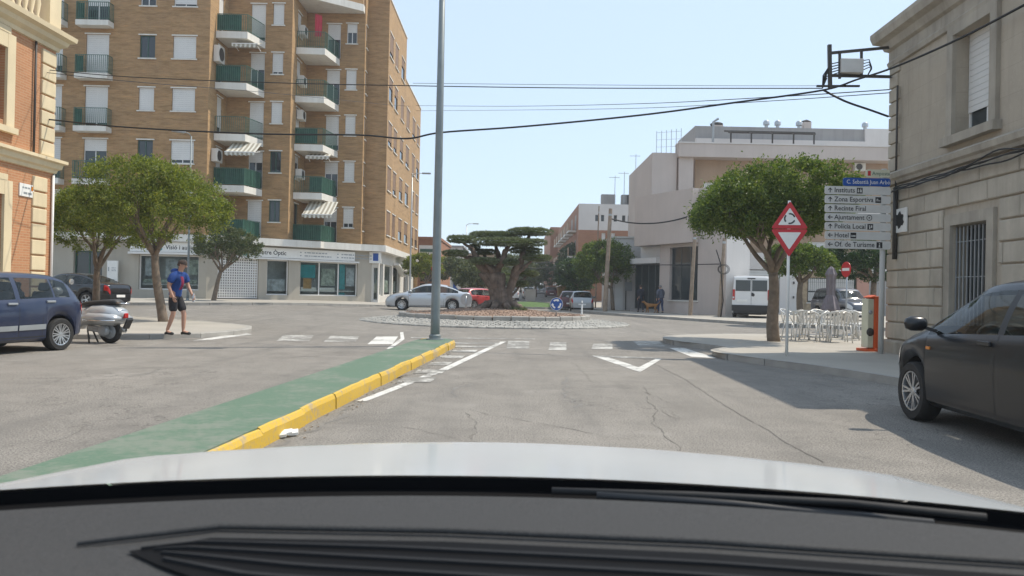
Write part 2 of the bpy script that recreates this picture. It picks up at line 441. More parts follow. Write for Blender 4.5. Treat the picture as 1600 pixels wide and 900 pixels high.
for x0, x1, y0, y1, m_ in ((794, 827, 533, 545, 'mark_worn'), (860, 885, 535, 547.5, 'mark_worn'), (927, 957, 537, 546, 'mark_worn'), (432, 490, 524, 533, 'mark_worn'), (506, 562, 525, 534, 'mark_worn'), (574, 622, 526, 538, 'mark')):
    kx = (y1 - y0) * (-.5 if x0 > 700 else 1.2) * (1 if x0 < 700 else (.5 if x0 < 840 else .1))
    marking('crossing_bar', [(x0 + (kx if x0 < 700 else 0), y0), (x1, y0), (x1 - (kx * .6 if x0 < 700 else 0), y1), (x0 - (3 if x0 > 700 else 0), y1)], m_)
marking('crossing_bar', [(1046, 544), (1069, 544), (1121, 560), (1080, 557.5)])
marking('crossing_bar', [(988, 533), (1030, 533), (1040, 542), (1000, 542)], 'mark_worn')
marking('kerb_line', [(297, 533), (330, 531), (394, 522.5), (385, 520.5), (340, 526)])
marking('give_way_triangle', [(925, 556), (1000, 582), (1034, 561), (1024, 561), (998, 574), (952, 559)])
marking('give_way_triangle', [(925, 556), (952, 559), (1024, 561), (1034, 561), (1020, 558.6), (960, 556.5)], 'mark_worn', .0045)
marking('stop_line', [(642, 527), (836, 529), (836, 530.4), (642, 528.6)], 'mark_worn')
marking('stop_line', [(604, 545), (610, 546), (632, 530), (630, 519), (625, 519.5), (626, 529)])
# ---- long cracks and sealed seams
def crack(pxs, wd=.016, seed=0, jit=.07):
    r = random.Random(seed); pts = [Vector((GP(*p).x, GP(*p).y)) for p in pxs]; dense = []
    for a, b in zip(pts, pts[1:]):
        n = max(2, int((b - a).length / .09)); dense += [a.lerp(b, k / n) for k in range(n)]
    off = 0; mb = MB(); L = []; R = []
    for i, p in enumerate(dense):
        q = dense[min(i + 1, len(dense) - 1)]; a = dense[max(i - 1, 0)]; d = (q - a).normalized(); nr = Vector((-d.y, d.x))
        off = off * .8 + r.uniform(-jit, jit) * .45; ww = wd * r.uniform(.08, .6)
        c = p + nr * off; L.append(c + nr * ww / 2); R.append(c - nr * ww / 2)
    for i in range(len(L) - 1): mb.face([(*R[i], gz(*R[i]) + .003), (*R[i + 1], gz(*R[i + 1]) + .003), (*L[i + 1], gz(*L[i + 1]) + .003), (*L[i], gz(*L[i]) + .003)])
    mb.build('crack', MATS['crack'], road)
crack([(996, 556), (1060, 588), (1130, 630), (1210, 680), (1290, 727)], .03, 1, .03)
crack([(1005, 605), (1020, 640), (1015, 665), (1060, 708)], .022, 2)
crack([(735, 640), (800, 655), (870, 668), (940, 682), (1000, 690)], .016, 3)
crack([(540, 660), (640, 668), (720, 690), (800, 697)], .014, 4)
crack([(725, 645), (745, 668), (735, 690)], .014, 5)
crack([(1030, 640), (1060, 655), (1050, 640)], .013, 6)
crack([(60, 700), (140, 660), (260, 640), (340, 632)], .014, 7)
crack([(260, 610), (330, 590), (420, 585), (520, 575)], .012, 8)
crack([(840, 545), (900, 570), (930, 600)], .014, 9)
crack([(960, 600), (1000, 612), (1075, 640), (1120, 640)], .012, 10)
crack([(150, 600), (250, 600), (330, 585)], .012, 11)

mat('stain', (.17, .158, .14), .7, .2, 5)
def stain(pxs, wd, seed):
    n0 = set(bpy.data.objects); crack(pxs, wd, seed, .12)
    for o in set(bpy.data.objects) - n0: o.name = 'oil_stain'; o.data.materials[0] = MATS['stain']; o.location.z = -.0012
for i, (a, b, w_) in enumerate((((1136, 574), (1230, 588), .18), ((1170, 572), (1290, 588), .3), ((1195, 590), (1330, 602), .22), ((1290, 592), (1370, 601), .3), ((1215, 600), (1260, 607), .15), ((1020, 545), (1090, 550), .12), ((880, 590), (905, 640), .10), ((700, 620), (735, 600), .1), ((420, 560), (520, 552), .12), ((250, 575), (180, 590), .14), ((428, 697), (560, 628), .13), ((540, 637), (640, 585), .15), ((620, 594), (704, 551), .16))):
    mid = ((a[0] + b[0]) / 2, (a[1] + b[1]) / 2 + 2); stain([a, mid, b], w_, 50 + i)
# ---- the green median with its yellow kerb stones
med = thing('median_island', 'low green-painted traffic island with yellow kerb stones in the road', 'traffic island', (0, 0, 0))
dm = Vector((.062, 1, 0)).normalized()
def medpt(y, u, z): return (-1.91 + (y - 6) * .062 + u, y, z)      # u: across, 0 at the right foot
MW = .84
mbm = MB(); ys = [1.0 + i * .5 for i in range(33)]                   # to y = 17
right = [(medpt(y, -.045, 0)[0], y) for y in ys]; tip = []
for k in range(1, 8):
    a = PI * k / 8; cx = medpt(17, -MW / 2, 0)[0]; tip.append((cx + math.cos(a) * (MW / 2 - .045), 17 + math.sin(a) * .7))
left = [(medpt(y, -MW, 0)[0], y) for y in ys[::-1]]
mbm.prism(right + tip + left, -.05, .155); mbm.build('painted_top', MATS['green_floor'], med)
outer = [(medpt(y, 0, 0)[0], y) for y in lines(1, 17, .25)] + [(medpt(17, -MW / 2, 0)[0] + math.cos(PI * k / 24) * MW / 2, 17 + math.sin(PI * k / 24) * .77) for k in range(1, 24)]
i = 0
while i < len(outer) - 1:
    j = i; L = 0
    while j < len(outer) - 1 and L < .94: L += math.hypot(outer[j + 1][0] - outer[j][0], outer[j + 1][1] - outer[j][1]); j += 1
    if L > .15:
        mb = MB(); jx = random.uniform(-.012, .012); jz = random.uniform(-.008, .01); ch = random.uniform(.018, .03); n0 = 0; k = 6
        pr = [(0, -.06), (0.004, .11), (ch, .148), (.045, .156), (.055, .152), (.055, -.06)]
        for q in range(i, j + 1):
            a = Vector(outer[max(0, q - 1)]); b = Vector(outer[min(len(outer) - 1, q + 1)]); d = (b - a).normalized(); nn = Vector((-d.y, d.x)); p = Vector(outer[q])
            if q == i: p = p + d * .007
            if q == j: p = p - d * .007
            rr = random.uniform(-.004, .004)
            mb.v += [(p.x + nn.x * (u + jx + rr), p.y + nn.y * (u + jx + rr), z + (jz + rr if z > 0 else 0)) for u, z in pr]
        m_ = j - i + 1
        for a in range(m_ - 1):
            for r in range(k - 1): mb.f.append((a * k + r, a * k + r + 1, (a + 1) * k + r + 1, (a + 1) * k + r)); mb.mi.append(0)
        mb.f.append(tuple(range(k - 1, -1, -1))); mb.f.append(tuple((m_ - 1) * k + r for r in range(k))); mb.mi += [0, 0]
        o = mb.build('kerb_stone', MATS['kerb_yellow'], med); o.data.flip_normals()
    i = j
# litter and leaves along the gutter
def litter(n, seed):
    r = random.Random(seed); mb = MB()
    for _ in range(n):
        y = r.uniform(5, 17); x = medpt(y, 0, 0)[0] + abs(r.gauss(0, .09)) + .02; s = r.uniform(.006, .017); a = r.uniform(0, 6)
        c, s_ = math.cos(a) * s, math.sin(a) * s
        mb.face([(x - c, y - s_, .006), (x + s_, y - c, .008 + s * .5), (x + c, y + s_, .007), (x - s_, y + c, .009 + s * .4)])
    return mb
mat('dead_leaf', (.22, .16, .10), .9, .4, 12)
tag(litter(110, 5).build('leaf_litter', MATS['dead_leaf']), 'dry leaves and grit lying along the yellow kerb', 'litter', kind='stuff')
pp = GP(446, 681, .02); pb = MB()
for k in range(3): pb.obox(pp + Vector((.035 * k - .03, .05 * k, .012 + .01 * (k % 2))), (.035, .01, .004), (-.008, .03, .01), (0, -.004, .012))
tag(pb.build('paper_scrap', MATS['sign_white']), 'crumpled white paper scrap in the gutter beside the yellow kerb', 'litter')

# ---- the roundabout
RC = Vector((-.68, 31.4)); RZ = gz(*RC)
rb = thing('roundabout', 'raised round traffic island ringed by sloping grey cobbles', 'roundabout', (RC.x, RC.y, RZ))
def rz_at(r):
    if r > 3.75: return .05 + (5.4 - r) / 1.65 * .17
    return .37 + .2 * sm((3.6 - r) / 3.0)
MB().lathe([(5.36, -.3), (5.36, .0), (3.7, .16), (3.7, -.3)], 64).build('apron_bed', MATS['concrete'], rb, smooth=30)
cb_ = MB(); rr = random.Random(3); r0 = 3.92; ring = 0
while r0 < 5.16:
    n = int(2 * PI * r0 / .17); ph = rr.random()
    for k in range(n):
        a = 2 * PI * (k + ph) / n; rm = r0 + rr.uniform(-.008, .008); z = rz_at(rm) + rr.uniform(-.012, .012)
        er = Vector((math.cos(a), math.sin(a), -.1)); ea = Vector((-math.sin(a), math.cos(a), 0)); up = Vector((0, 0, 1))
        c = Vector((math.cos(a) * rm, math.sin(a) * rm, z - .03)); wr, wa = .052 * rr.uniform(.85, 1.05), .075 * rr.uniform(.8, 1.03)
        b0 = len(cb_.v)
        for kz, sc in ((-.05, 1), (.022, 1), (.04, .72)):
            for i_, j_ in ((-1, -1), (1, -1), (1, 1), (-1, 1)): cb_.v.append(tuple(c + er * wr * i_ * sc + ea * wa * j_ * sc + up * kz))
        for L_ in (0, 4):
            for q in range(4): cb_.f.append((b0 + L_ + q, b0 + L_ + (q + 1) % 4, b0 + L_ + 4 + (q + 1) % 4, b0 + L_ + 4 + q)); cb_.mi.append(0)
        cb_.f.append((b0 + 8, b0 + 9, b0 + 10, b0 + 11)); cb_.mi.append(0)
    r0 += .122
tag(cb_.build('cobbles', MATS['cobble'], rb), kind='stuff')
def ring_stones(r_in, r_out, zt_in, zt_out, n, m, name):
    for k in range(n):
        a0 = 2 * PI * (k + .03) / n; a1 = 2 * PI * (k + .97) / n; jz = random.uniform(-.01, .01); mb = MB()
        sec = [(r_out, -.3), (r_out, zt_out - .03), (r_out - .03, zt_out), (r_in, zt_in), (r_in, -.3)]
        kk = len(sec); A = [a0, (a0 + a1) / 2, a1]
        for a in A: mb.v += [(math.cos(a) * r, math.sin(a) * r, z + (jz if z > 0 else 0)) for r, z in sec]
        for i_ in range(2):
            for j_ in range(kk - 1): mb.f.append((i_ * kk + j_, (i_ + 1) * kk + j_, (i_ + 1) * kk + j_ + 1, i_ * kk + j_ + 1)); mb.mi.append(0)
        mb.f.append(tuple(range(kk))); mb.f.append(tuple(2 * kk + j_ for j_ in range(kk - 1, -1, -1))); mb.mi += [0, 0]
        mb.build(name, MATS[m], rb)
ring_stones(5.2, 5.42, .085, .07, 110, 'cobble', 'edge_stone')
ring_stones(3.68, 3.86, .37, .37, 36, 'concrete_kerb', 'kerb_stone')
MB().lathe([(3.7, .3)] + [(r, rz_at(r) - .015) for r in (3.66, 3.2, 2.6, 2, 1.4, .8, .3, .01)], 64).build('gravel_mound', MATS['gravel_red'], rb, smooth=True)
gs = MB(); r_ = random.Random(11)
for _ in range(2600):
    a = r_.uniform(0, 2 * PI); q = 3.6 * math.sqrt(r_.random()); s = r_.uniform(.01, .03); c = Vector((math.cos(a) * q, math.sin(a) * q, rz_at(q) + s * .1 - .01))
    ax = Vector((r_.uniform(-1, 1), r_.uniform(-1, 1), .3)).normalized(); b_ = ax.cross(Vector((0, 0, 1))).normalized()
    gs.obox(c, ax * s, b_ * s * .7, ax.cross(b_) * s * .5)
mat('gravel_stone', (.31, .22, .165), .9, .5, 7)
tag(gs.build('gravel', MATS['gravel_stone'], rb), kind='stuff')

# grass island beyond the roundabout
gi = thing('grass_island', 'oval strip of mown grass behind the roundabout with pale kerb', 'grass island', (2.2, 66, gz(2.2, 66)))
MB().prism([(math.cos(a) * 3.2 - .5, math.sin(a) * 8) for a in [2 * PI * k / 24 for k in range(24)]], -.1, .14).build('kerb', MATS['concrete_kerb'], gi)
MB().lathe([(1, 0), (.8, .1), (.4, .16), (.01, .18)], 24).build('mound', MATS['grass'], gi, smooth=True)
o = [k for k in bpy.data.objects if k.parent == gi and k.name.startswith('mound')][0]; o.scale = (3.0, 7.7, 1.6); o.location = (-.5, 0, .145)
# ================================================================ buildings
Z = Vector((0, 0, 1))
def wall(mb, O, U, Nn, u0, u1, z0, z1, holes=(), depth=.15):
    O, U, Nn = Vector(O), Vector(U).normalized(), Vector(Nn).normalized()
    us = sorted({u0, u1} | {min(max(h[i], u0), u1) for h in holes for i in (0, 1)}); zs = sorted({z0, z1} | {min(max(h[i], z0), z1) for h in holes for i in (2, 3)})
    P = lambda u, z, d=0: O + U * u + Z * (z - O.z) + Nn * d
    fl = U.cross(Z).dot(Nn) < 0
    def q(a): mb.face(a[::-1] if fl else a)
    for i in range(len(us) - 1):
        for j in range(len(zs) - 1):
            cu, cz = (us[i] + us[i + 1]) / 2, (zs[j] + zs[j + 1]) / 2
            if any(h[0] < cu < h[1] and h[2] < cz < h[3] for h in holes): continue
            q([P(us[i], zs[j]), P(us[i + 1], zs[j]), P(us[i + 1], zs[j + 1]), P(us[i], zs[j + 1])])
    for a, b, c, d in [h[:4] for h in holes]:
        q([P(a, c), P(a, c, -depth), P(a, d, -depth), P(a, d)][::-1] if False else [P(a, c, -depth), P(a, c), P(a, d), P(a, d, -depth)][::-1])
        q([P(b, c), P(b, c, -depth), P(b, d, -depth), P(b, d)])
        q([P(a, d), P(b, d), P(b, d, -depth), P(a, d, -depth)])
        q([P(a, c, -depth), P(b, c, -depth), P(b, c), P(a, c)])
    return mb
def fbox(mb, O, U, Nn, u0, u1, z0, z1, d0, d1):
    O, U, Nn = Vector(O), Vector(U).normalized(), Vector(Nn).normalized()
    c = O + U * (u0 + u1) / 2 + Nn * (d0 + d1) / 2; c.z = (z0 + z1) / 2
    return mb.obox(c, U * abs(u1 - u0) / 2, Nn * abs(d1 - d0) / 2, Z * (z1 - z0) / 2)
def window(par, O, U, Nn, u0, u1, z0, z1, sh=0., frame='frame_white', depth=.14, sill=True, mull=1, pane='pane_dark', head=True, name='window', fw=.05, shm='shutter'):
    mb = MB(); g = .003
    B = lambda a, b, c, d, e=-depth + .01, f=-depth + .06: fbox(mb, O, U, Nn, a, b, c, d, e, f)
    B(u0 + g, u0 + fw, z0 + g, z1 - g); B(u1 - fw, u1 - g, z0 + g, z1 - g); B(u0 + fw, u1 - fw, z0 + g, z0 + fw); B(u0 + fw, u1 - fw, z1 - fw, z1 - g)
    for k in range(mull):
        c = u0 + (u1 - u0) * (k + 1) / (mull + 1); B(c - fw / 2, c + fw / 2, z0 + fw, z1 - fw, -depth + .012, -depth + .055)
    o = mb.build(name, MATS[frame], par)
    p = MB(); fbox(p, O, U, Nn, u0 + fw * .5, u1 - fw * .5, z0 + fw * .5, z1 - fw * .5, -depth + .018, -depth + .03); p.build('pane', MATS[pane], o)
    if sh > 0:
        s = MB(); zz = z1 - .004; bot = z1 - (z1 - z0) * sh + .006; n = max(3, int((zz - bot) / .11))
        for k in range(n):
            a = zz - (zz - bot) * k / n; b = zz - (zz - bot) * (k + 1) / n
            fbox(s, O, U, Nn, u0 + .012, u1 - .012, b + .006, a, -depth + .064, -depth + .078)
        s.build('shutter', MATS[shm], o)
    if sill:
        s = MB(); fbox(s, O, U, Nn, u0 - .08, u1 + .08, z0 - .07, z0 - .002, -.02, .07); s.build('sill', MATS['slab_white'], o)
    if head:
        s = MB(); fbox(s, O, U, Nn, u0 - .08, u1 + .08, z1 + .002, z1 + .07, -.02, .035); s.build('lintel', MATS['slab_white'], o)
    return o
def onplane(px, py, O, U, Nn):
    d = ray(px, py); O = Vector(O); Nn = Vector(Nn); t = (O - CAMP).dot(Nn) / d.dot(Nn); p = CAMP + d * t
    return (p - O).dot(Vector(U).normalized()), p.z
def railing(pts, z0, z1, name, par, m='rail_green', gap=.11, r=.011):
    mb = MB(); pts = [Vector(p) for p in pts]
    for a, b in zip(pts, pts[1:]):
        n = max(1, int((b - a).length / gap))
        for k in range(n + 1):
            p = a.lerp(b, k / n); mb.bar((p.x, p.y, z0), (p.x, p.y, z1), r * 2 if k else r * 3)
        mb.bar((a.x, a.y, z1), (b.x, b.y, z1), .04, .03); mb.bar((a.x, a.y, z0 + .08), (b.x, b.y, z0 + .08), .03, .02)
    return mb.build(name, MATS[m], par)
def screen(pts, z0, z1, par, m='screen_green'):
    mb = MB(); pts = [Vector(p) for p in pts]; c = sum(pts, Vector((0, 0, 0))) / len(pts)
    for a, b in zip(pts, pts[1:]):
        n = max(2, int((b - a).length / .12)); nn = (b - a).cross(Z).normalized()
        for k in range(n):
            p, q = a.lerp(b, k / n), a.lerp(b, (k + 1) / n); w0, w1 = .012 * math.sin(k * 2.1), .012 * math.sin((k + 1) * 2.1)
            p = p + nn * w0; q = q + nn * w1
            mb.face([(p.x, p.y, z0), (q.x, q.y, z0), (q.x, q.y, z1), (p.x, p.y, z1)])
    return mb.build('privacy_screen', MATS[m], par)
def stripes_mat(name, c1, c2, axis, per):
    m, t, b = _new(name); g = t.nodes.new('ShaderNodeNewGeometry'); sp = t.nodes.new('ShaderNodeSeparateXYZ'); t.links.new(g.outputs['Position'], sp.inputs[0])
    mu = t.nodes.new('ShaderNodeMath'); mu.operation = 'MULTIPLY'; mu.inputs[1].default_value = 1 / per; t.links.new(sp.outputs[axis], mu.inputs[0])
    fr = t.nodes.new('ShaderNodeMath'); fr.operation = 'FRACT'; t.links.new(mu.outputs[0], fr.inputs[0])
    out = mixc(t, ramp(t, fr.outputs[0], [(.0, 0.), (.48, 0.), (.52, 1.), (1., 1.)]), c1, c2)
    out = mixc(t, ramp(t, noise(t, g.outputs['Position'], 3), [(.4, 0.), (.8, .25)]), out, (.3, .28, .25))
    t.links.new(out, b.inputs['Base Color']); b.inputs['Roughness'].default_value = .85; MATS[name] = m
stripes_mat('awning', (.62, .60, .52), (.30, .27, .21), 0, .26)
def ac_unit(par, O, U, Nn, u, z, wd=.8, ht=.55, dp=.3, name='air_conditioner'):
    b = MB(); fbox(b, O, U, Nn, u, u + wd, z, z + ht, .03, dp); o = b.build(name, MATS['off_white'], par, bevel=.02)
    f = MB(); c = Vector(O) + Vector(U).normalized() * (u + wd * .4) + Vector(Nn).normalized() * (dp + .004); c.z = z + ht / 2
    f.lathe([(ht * .4, 0), (ht * .4, .012), (ht * .34, .012), (ht * .34, .004), (.05, .004), (.05, .014), (.001, .014)], 16, c, Nn); f.build('fan', MATS['dark_metal'], o)
    return o
brick_mat('brick_flat_x', 0, (.43, .255, .108), (.34, .185, .076), (.33, .24, .15), bands=.85)
brick_mat('brick_flat_y', 1, (.44, .265, .115), (.37, .215, .085), (.40, .30, .19), bands=.5)
brick_mat('brick_villa', 1, (.49, .225, .105), (.42, .18, .08), (.48, .30, .17), ms=.01, bands=.14)
brick_mat('brick_red', 0, (.36, .165, .09), (.30, .13, .07), (.32, .2, .14), bands=.2)
mat('stucco_ground', (.42, .385, .32), .85, .06, .7, bmp=.12, bsc=30, streak=.18)
mat('villa_stone', (.66, .55, .36), .8, .07, 1.5, bmp=.15, bsc=30, streak=.15)
mat('roller', (.62, .62, .60), .5, .05); mat('brown_shutter', (.22, .13, .07), .6, .1)

# ---------------------------------------------------------------- the block of flats
APL = (-14.5, 48, gz(-14.5, 48) + .13)
apt = thing('apartment_building', 'tall brown-brick block of flats with stepped front, green balconies and optician shop below', 'building', APL)
ORG[0] = Vector(APL)
zf = lambda k: 4.15 + 3.0 * k                    # upper floor levels
A0, B0, C0, D0 = 44.2, 47.0, 50.3, 51.2
xA, xB, xC, xE = -17.6, -13.7, -9.9, -8.5
X, Y = Vector((1, 0, 0)), Vector((0, 1, 0))
holesA, winA = [], []
OA = Vector((0, A0, 0))
def colx(p0, p1, py, D): return AT(p0, py, D).x, AT(p1, py, D).x
cA = [colx(76, 97, 135, A0), colx(133, 169, 135, A0), colx(217, 241, 135, A0), colx(269, 305, 135, A0)]
cA.insert(0, (cA[0][0] - 4.2, cA[0][0] - 3.0))
random.seed(21)
for k in range(5):
    for c, (a, b) in enumerate(cA):
        if c in (1, 2): zb, zt = zf(k) + .05, zf(k) + 2.35
        else: zb, zt = zf(k) + 1.05, zf(k) + 2.35
        holesA.append((a, b, zb, zt)); winA.append((k, c, a, b, zb, zt))
w_ = MB(); wall(w_, OA, X, -Y, -31, xA, 4.15, 21, holesA); w_.build('facade', MATS['brick_flat_x'], apt)
for k, c, a, b, zb, zt in winA:
    if c in (1, 2): sh = {0: .4, 1: .3, 2: .9, 3: .95, 4: .6}[k] if c == 2 else random.choice((.5, .8, .95))
    elif c == 3: sh = {2: .97, 3: 0, 1: 0}.get(k, .5)
    else: sh = {1: .85, 2: .97, 3: .97, 4: .9}.get(k, .6)
    fr = 'frame_green' if sh < .2 else 'frame_white'
    wn = window(apt, OA, X, -Y, a, b, zb, zt, sh, fr, sill=c not in (1, 2))
    if c in (1, 2):
        s = MB(); s.box(a - .3, b + .25, A0 - .62, A0 - .002, zf(k) - .32, zf(k) - .02); bal = s.build('balcony', MATS['slab_white'], apt)
        pts = [(a - .27, A0 - .03, 0), (a - .27, A0 - .58, 0), (b + .22, A0 - .58, 0), (b + .22, A0 - .03, 0)]
        railing(pts, zf(k), zf(k) + 1.0, 'railing', bal)
        if (k + c) % 2 == 0 or k > 2: screen([(a - .25, A0 - .55, 0), (a + .15, A0 - .55, 0)], zf(k) + .05, zf(k) + .95, bal)
# returns facing right
def ret(x, ya, yb, ztop, wins, m='brick_flat_y', z0=4.15):
    O = Vector((x, 0, 0)); hs = [(a, b, c, d) for a, b, c, d, s in wins]
    q = MB(); wall(q, O, Y, X, ya, yb, z0, ztop, hs); q.build('side_wall', MATS[m], apt)
    for a, b, c, d, s in wins: window(apt, O, Y, X, a, b, c, d, s, 'frame_white' if s > .2 else 'frame_green', mull=0)
ret(xA, A0, B0, 21, [(B0 - 1.5, B0 - .7, zf(k) + .05, zf(k) + 2.3, .8) for k in range(5)])
ret(xB, B0, C0, 21, [(B0 + 1.2, B0 + 2.1, zf(k) + .9, zf(k) + 2.35, (0, .3, .95, .9, .9)[k]) for k in range(5)])
ret(xC, C0, D0, 22, [(C0 + .3, C0 + .75, zf(k) + .9, zf(k) + 2.35, .6) for k in range(5)])
# B and C fronts
def front(D, xa, xb, ztop, wins):
    O = Vector((0, D, 0)); q = MB(); wall(q, O, X, -Y, xa, xb, 4.15, ztop, [h[:4] for h in wins]); q.build('facade', MATS['brick_flat_x'], apt)
    for a, b, c, d, s in wins: window(apt, O, X, -Y, a, b, c, d, s, 'frame_white' if s > .2 else 'frame_green', sill=(d - c) < 2)
wb = colx(424, 441, 160, B0); db = (xA + 1.4, wb[0] - .45); wc = colx(540, 556, 160, C0); dc = (xB + 1.35, wc[0] - .4)
front(B0, xA, xB, 21, [(wb[0], wb[1], zf(k) + 1.05, zf(k) + 2.35, (0, 0, .97, .9, .97)[k]) for k in range(5)] + [(db[0], db[1], zf(k) + .05, zf(k) + 2.3, (.95, .3, .95, .45, .9)[k]) for k in range(5)])
front(C0, xB, xC, 22, [(wc[0], wc[1], zf(k) + 1.05, zf(k) + 2.35, (.8, .97, .97, .97, .45)[k]) for k in range(5)] + [(dc[0], dc[1], zf(k) + .05, zf(k) + 2.3, (.4, .35, .85, .4, .45)[k]) for k in range(5)])
front(D0, xC, xE, 20.6, [])
# lit side wall with its rows of windows
ycols = [(51.7, 53.2), (54.1, 55.5), (57.1, 58.7), (60.2, 62.0), (63.9, 65.6), (66.8, 68.4)]
OE = Vector((xE, 0, 0)); hs = []; hs2 = []
for k in range(5):
    for i, (a, b) in enumerate(ycols):
        if k == 4 and i > 2: continue
        (hs if i < 4 and a < 60 else hs2).append((a, b, zf(k) + .75, zf(k) + 2.35))
q = MB(); wall(q, OE, Y, X, D0, 59.6, 4.15, 20.6, hs); q.build('side_wall', MATS['brick_flat_y'], apt)
q = MB(); wall(q, OE, Y, X, 59.6, 69.2, 4.15, 17.4, hs2); q.build('side_wall', MATS['brick_flat_y'], apt)
for h in hs + hs2: window(apt, OE, Y, X, *h, random.choice((.4, .6, 1, 1, .8)) * .97, 'brown_shutter', .09, mull=0, shm='brown_shutter')
# roofs and copings, closed volumes behind the fronts
r = MB(); r.box(-31, xA - .01, A0 + .01, 69, 20.6, 20.9); r.box(xA - .02, xB - .01, B0 + .01, 69, 20.55, 20.85); r.box(xB - .02, xC - .01, C0 + .01, 60, 21.4, 21.7); r.box(xC - .02, xE - .01, D0 + .01, 59.6, 20.2, 20.45); r.box(xC - .02, xE - .01, 59.62, 69.1, 17.0, 17.25)
r.build('roof', MATS['concrete'], apt)
r = MB(); r.box(xC + .03, xE + .05, D0 - .05, D0 + .22, 20.6, 20.7); r.box(xE - .2, xE + .05, D0 + .222, 59.65, 20.6, 20.7); r.box(xE - .2, xE + .05, 59.66, 69.25, 17.4, 17.5); r.box(xC + .03, xE - .01, 59.56, 59.62, 17.2, 20.6); r.build('coping', MATS['slab_white'], apt)
r = MB(); r.box(-31, xE - .02, 69.2, 69.4, .2, 17.3); r.box(-31.2, -31, A0, 69, .2, 20.9); r.build('rear_wall', MATS['brick_flat_x'], apt)
# notch balconies
def notch(k, xs, ys, xe, ye, fx, scr, frontbars=True):
    z1 = zf(k); poly = [(xs + .02, ye - .02), (xs + .02, ys), (fx, ys + .08), (xe, ye - .02)]
    s = MB(); s.prism(poly, z1 - .42, z1 - .02, bottom=True); bal = s.build('balcony', MATS['slab_white'], apt)
    pts = [(poly[1][0] + .05, poly[1][1] + .05, 0), (poly[2][0] - .03, poly[2][1] + .05, 0), (poly[3][0] - .06, poly[3][1] - .05, 0)]
    railing(pts, z1, z1 + 1.0, 'railing', bal)
    if scr:
        P = [Vector((p[0], p[1] + .03, 0)) for p in pts]
        if scr == 1: P = [P[0], P[0].lerp(P[1], .8)]
        elif scr == 2: P = [P[0], P[1], P[1].lerp(P[2], .96)]
        elif scr == 3: P = [P[0].lerp(P[1], .55), P[1], P[1].lerp(P[2], .96)]
        screen(P, z1 + .04, z1 + .97, bal)
    return bal
for k in range(5): notch(k, xA, A0 + .85, AT(415, 60, B0).x, B0, AT(387, 50, A0 + .95).x, (2, 2, 0, 1, 1)[k])
for k in range(5): notch(k, xB, B0 + .85, AT(531, 90, C0).x, C0, AT(508, 75, B0 + .95).x, (2, 3, 1, 0, 0)[k])
s = MB(); s.prism([(xB + .02, C0 - .03), (xB + .02, B0 + .1), (xC - .05, C0 - .5), (xC - .05, C0 - .03)], 19.15, 19.6, bottom=True); s.build('roof_canopy', MATS['slab_white'], apt)
s = MB(); s.prism([(xB + .06, C0 - .035), (xB + .06, B0 + .3), (xC - .1, C0 - .42), (xC - .1, C0 - .035)], 19.61, 22.0); s.build('parapet', MATS['brick_flat_x'], apt)
# awnings
def awning(xa, xb, y0, z0, out, drop):
    mb = MB(); n = max(2, int((xb - xa) / .13))
    for i in range(n):
        a, b = xa + (xb - xa) * i / n, xa + (xb - xa) * (i + 1) / n; sag = lambda t: -.04 * math.sin(PI * t)
        for t0, t1 in ((0, .33), (.33, .66), (.66, 1)):
            mb.face([(a, y0 - out * t0, z0 - drop * t0 + sag(t0)), (a, y0 - out * t1, z0 - drop * t1 + sag(t1)), (b, y0 - out * t1, z0 - drop * t1 + sag(t1)), (b, y0 - out * t0, z0 - drop * t0 + sag(t0))])
        e = .16 + .05 * (i % 2)
        mb.face([(a, y0 - out, z0 - drop), (a, y0 - out - .01, z0 - drop - e), (b, y0 - out - .01, z0 - drop - e), (b, y0 - out, z0 - drop)])
    o = mb.build('awning', MATS['awning'], apt)
    f = MB(); f.bar((xa, y0 - out, z0 - drop + .01), (xb, y0 - out, z0 - drop + .01), .05); f.bar((xa + .1, y0, z0 - .5), (xa + .1, y0 - out, z0 - drop), .03); f.bar((xb - .1, y0, z0 - .5), (xb - .1, y0 - out, z0 - drop), .03); f.build('awning_arm', MATS['frame_white'], o)
awning(xA + 1.0, AT(412, 75, B0 - 1).x, B0 - 1.2, zf(4) - .45, .9, .35)
awning(xA + .9, AT(412, 240, B0 - 1).x, B0 - 1.4, zf(2) - .45, 1.2, .75)
awning(xB + .7, AT(522, 250, C0 - 1).x, C0 - 1.6, zf(2) - .45, .7, .28)
awning(xB + .8, AT(531, 330, C0 - 1).x, C0 - 1.5, zf(1) - .45, 1.7, 1.0)
# air conditioners
for (x, D, px, k, dz) in ((xA, 0, 0, 4, -1.9), (xA, 0, 0, 2, -1.7)): ac_unit(apt, Vector((x, 0, 0)), Y, X, A0 + .5, zf(k) + dz, .85, .95 if k == 4 else .75, .38)
for k, dz in ((4, .9), (3, .75), (2, 1.6), (1, .9)): ac_unit(apt, Vector((xB, 0, 0)), Y, X, B0 + 1.2, zf(k) + dz, .8, .6, .42)
# laundry on the top balcony
l = MB(); P0 = AT(492, 45, B0 + 1.1)
for i in range(5):
    a = P0.x + i * .09; l.face([(a, P0.y - .02 * (i % 2), 16.9), (a + .09, P0.y - .02 * ((i + 1) % 2), 16.9), (a + .085, P0.y, 18.3 - .05 * i), (a + .01, P0.y, 18.3)])
mat('cloth_red', (.45, .03, .06), .9, .15); tag(l.build('laundry', MATS['cloth_red']), 'red cloth drying on the top right balcony of the brick flats', 'laundry').location = Vector(APL)
# first-floor slab edge
s = MB(); s.prism([(-31, A0 - .12), (xA + .1, A0 - .12), (xB + .08, B0 - .12), (xC + .05, C0 - .15), (xE + .12, D0 - .25), (xE + .12, 69.1), (-31, 69.1)], 3.72, 4.14, bottom=True); s.build('slab_edge', MATS['slab_white'], apt)
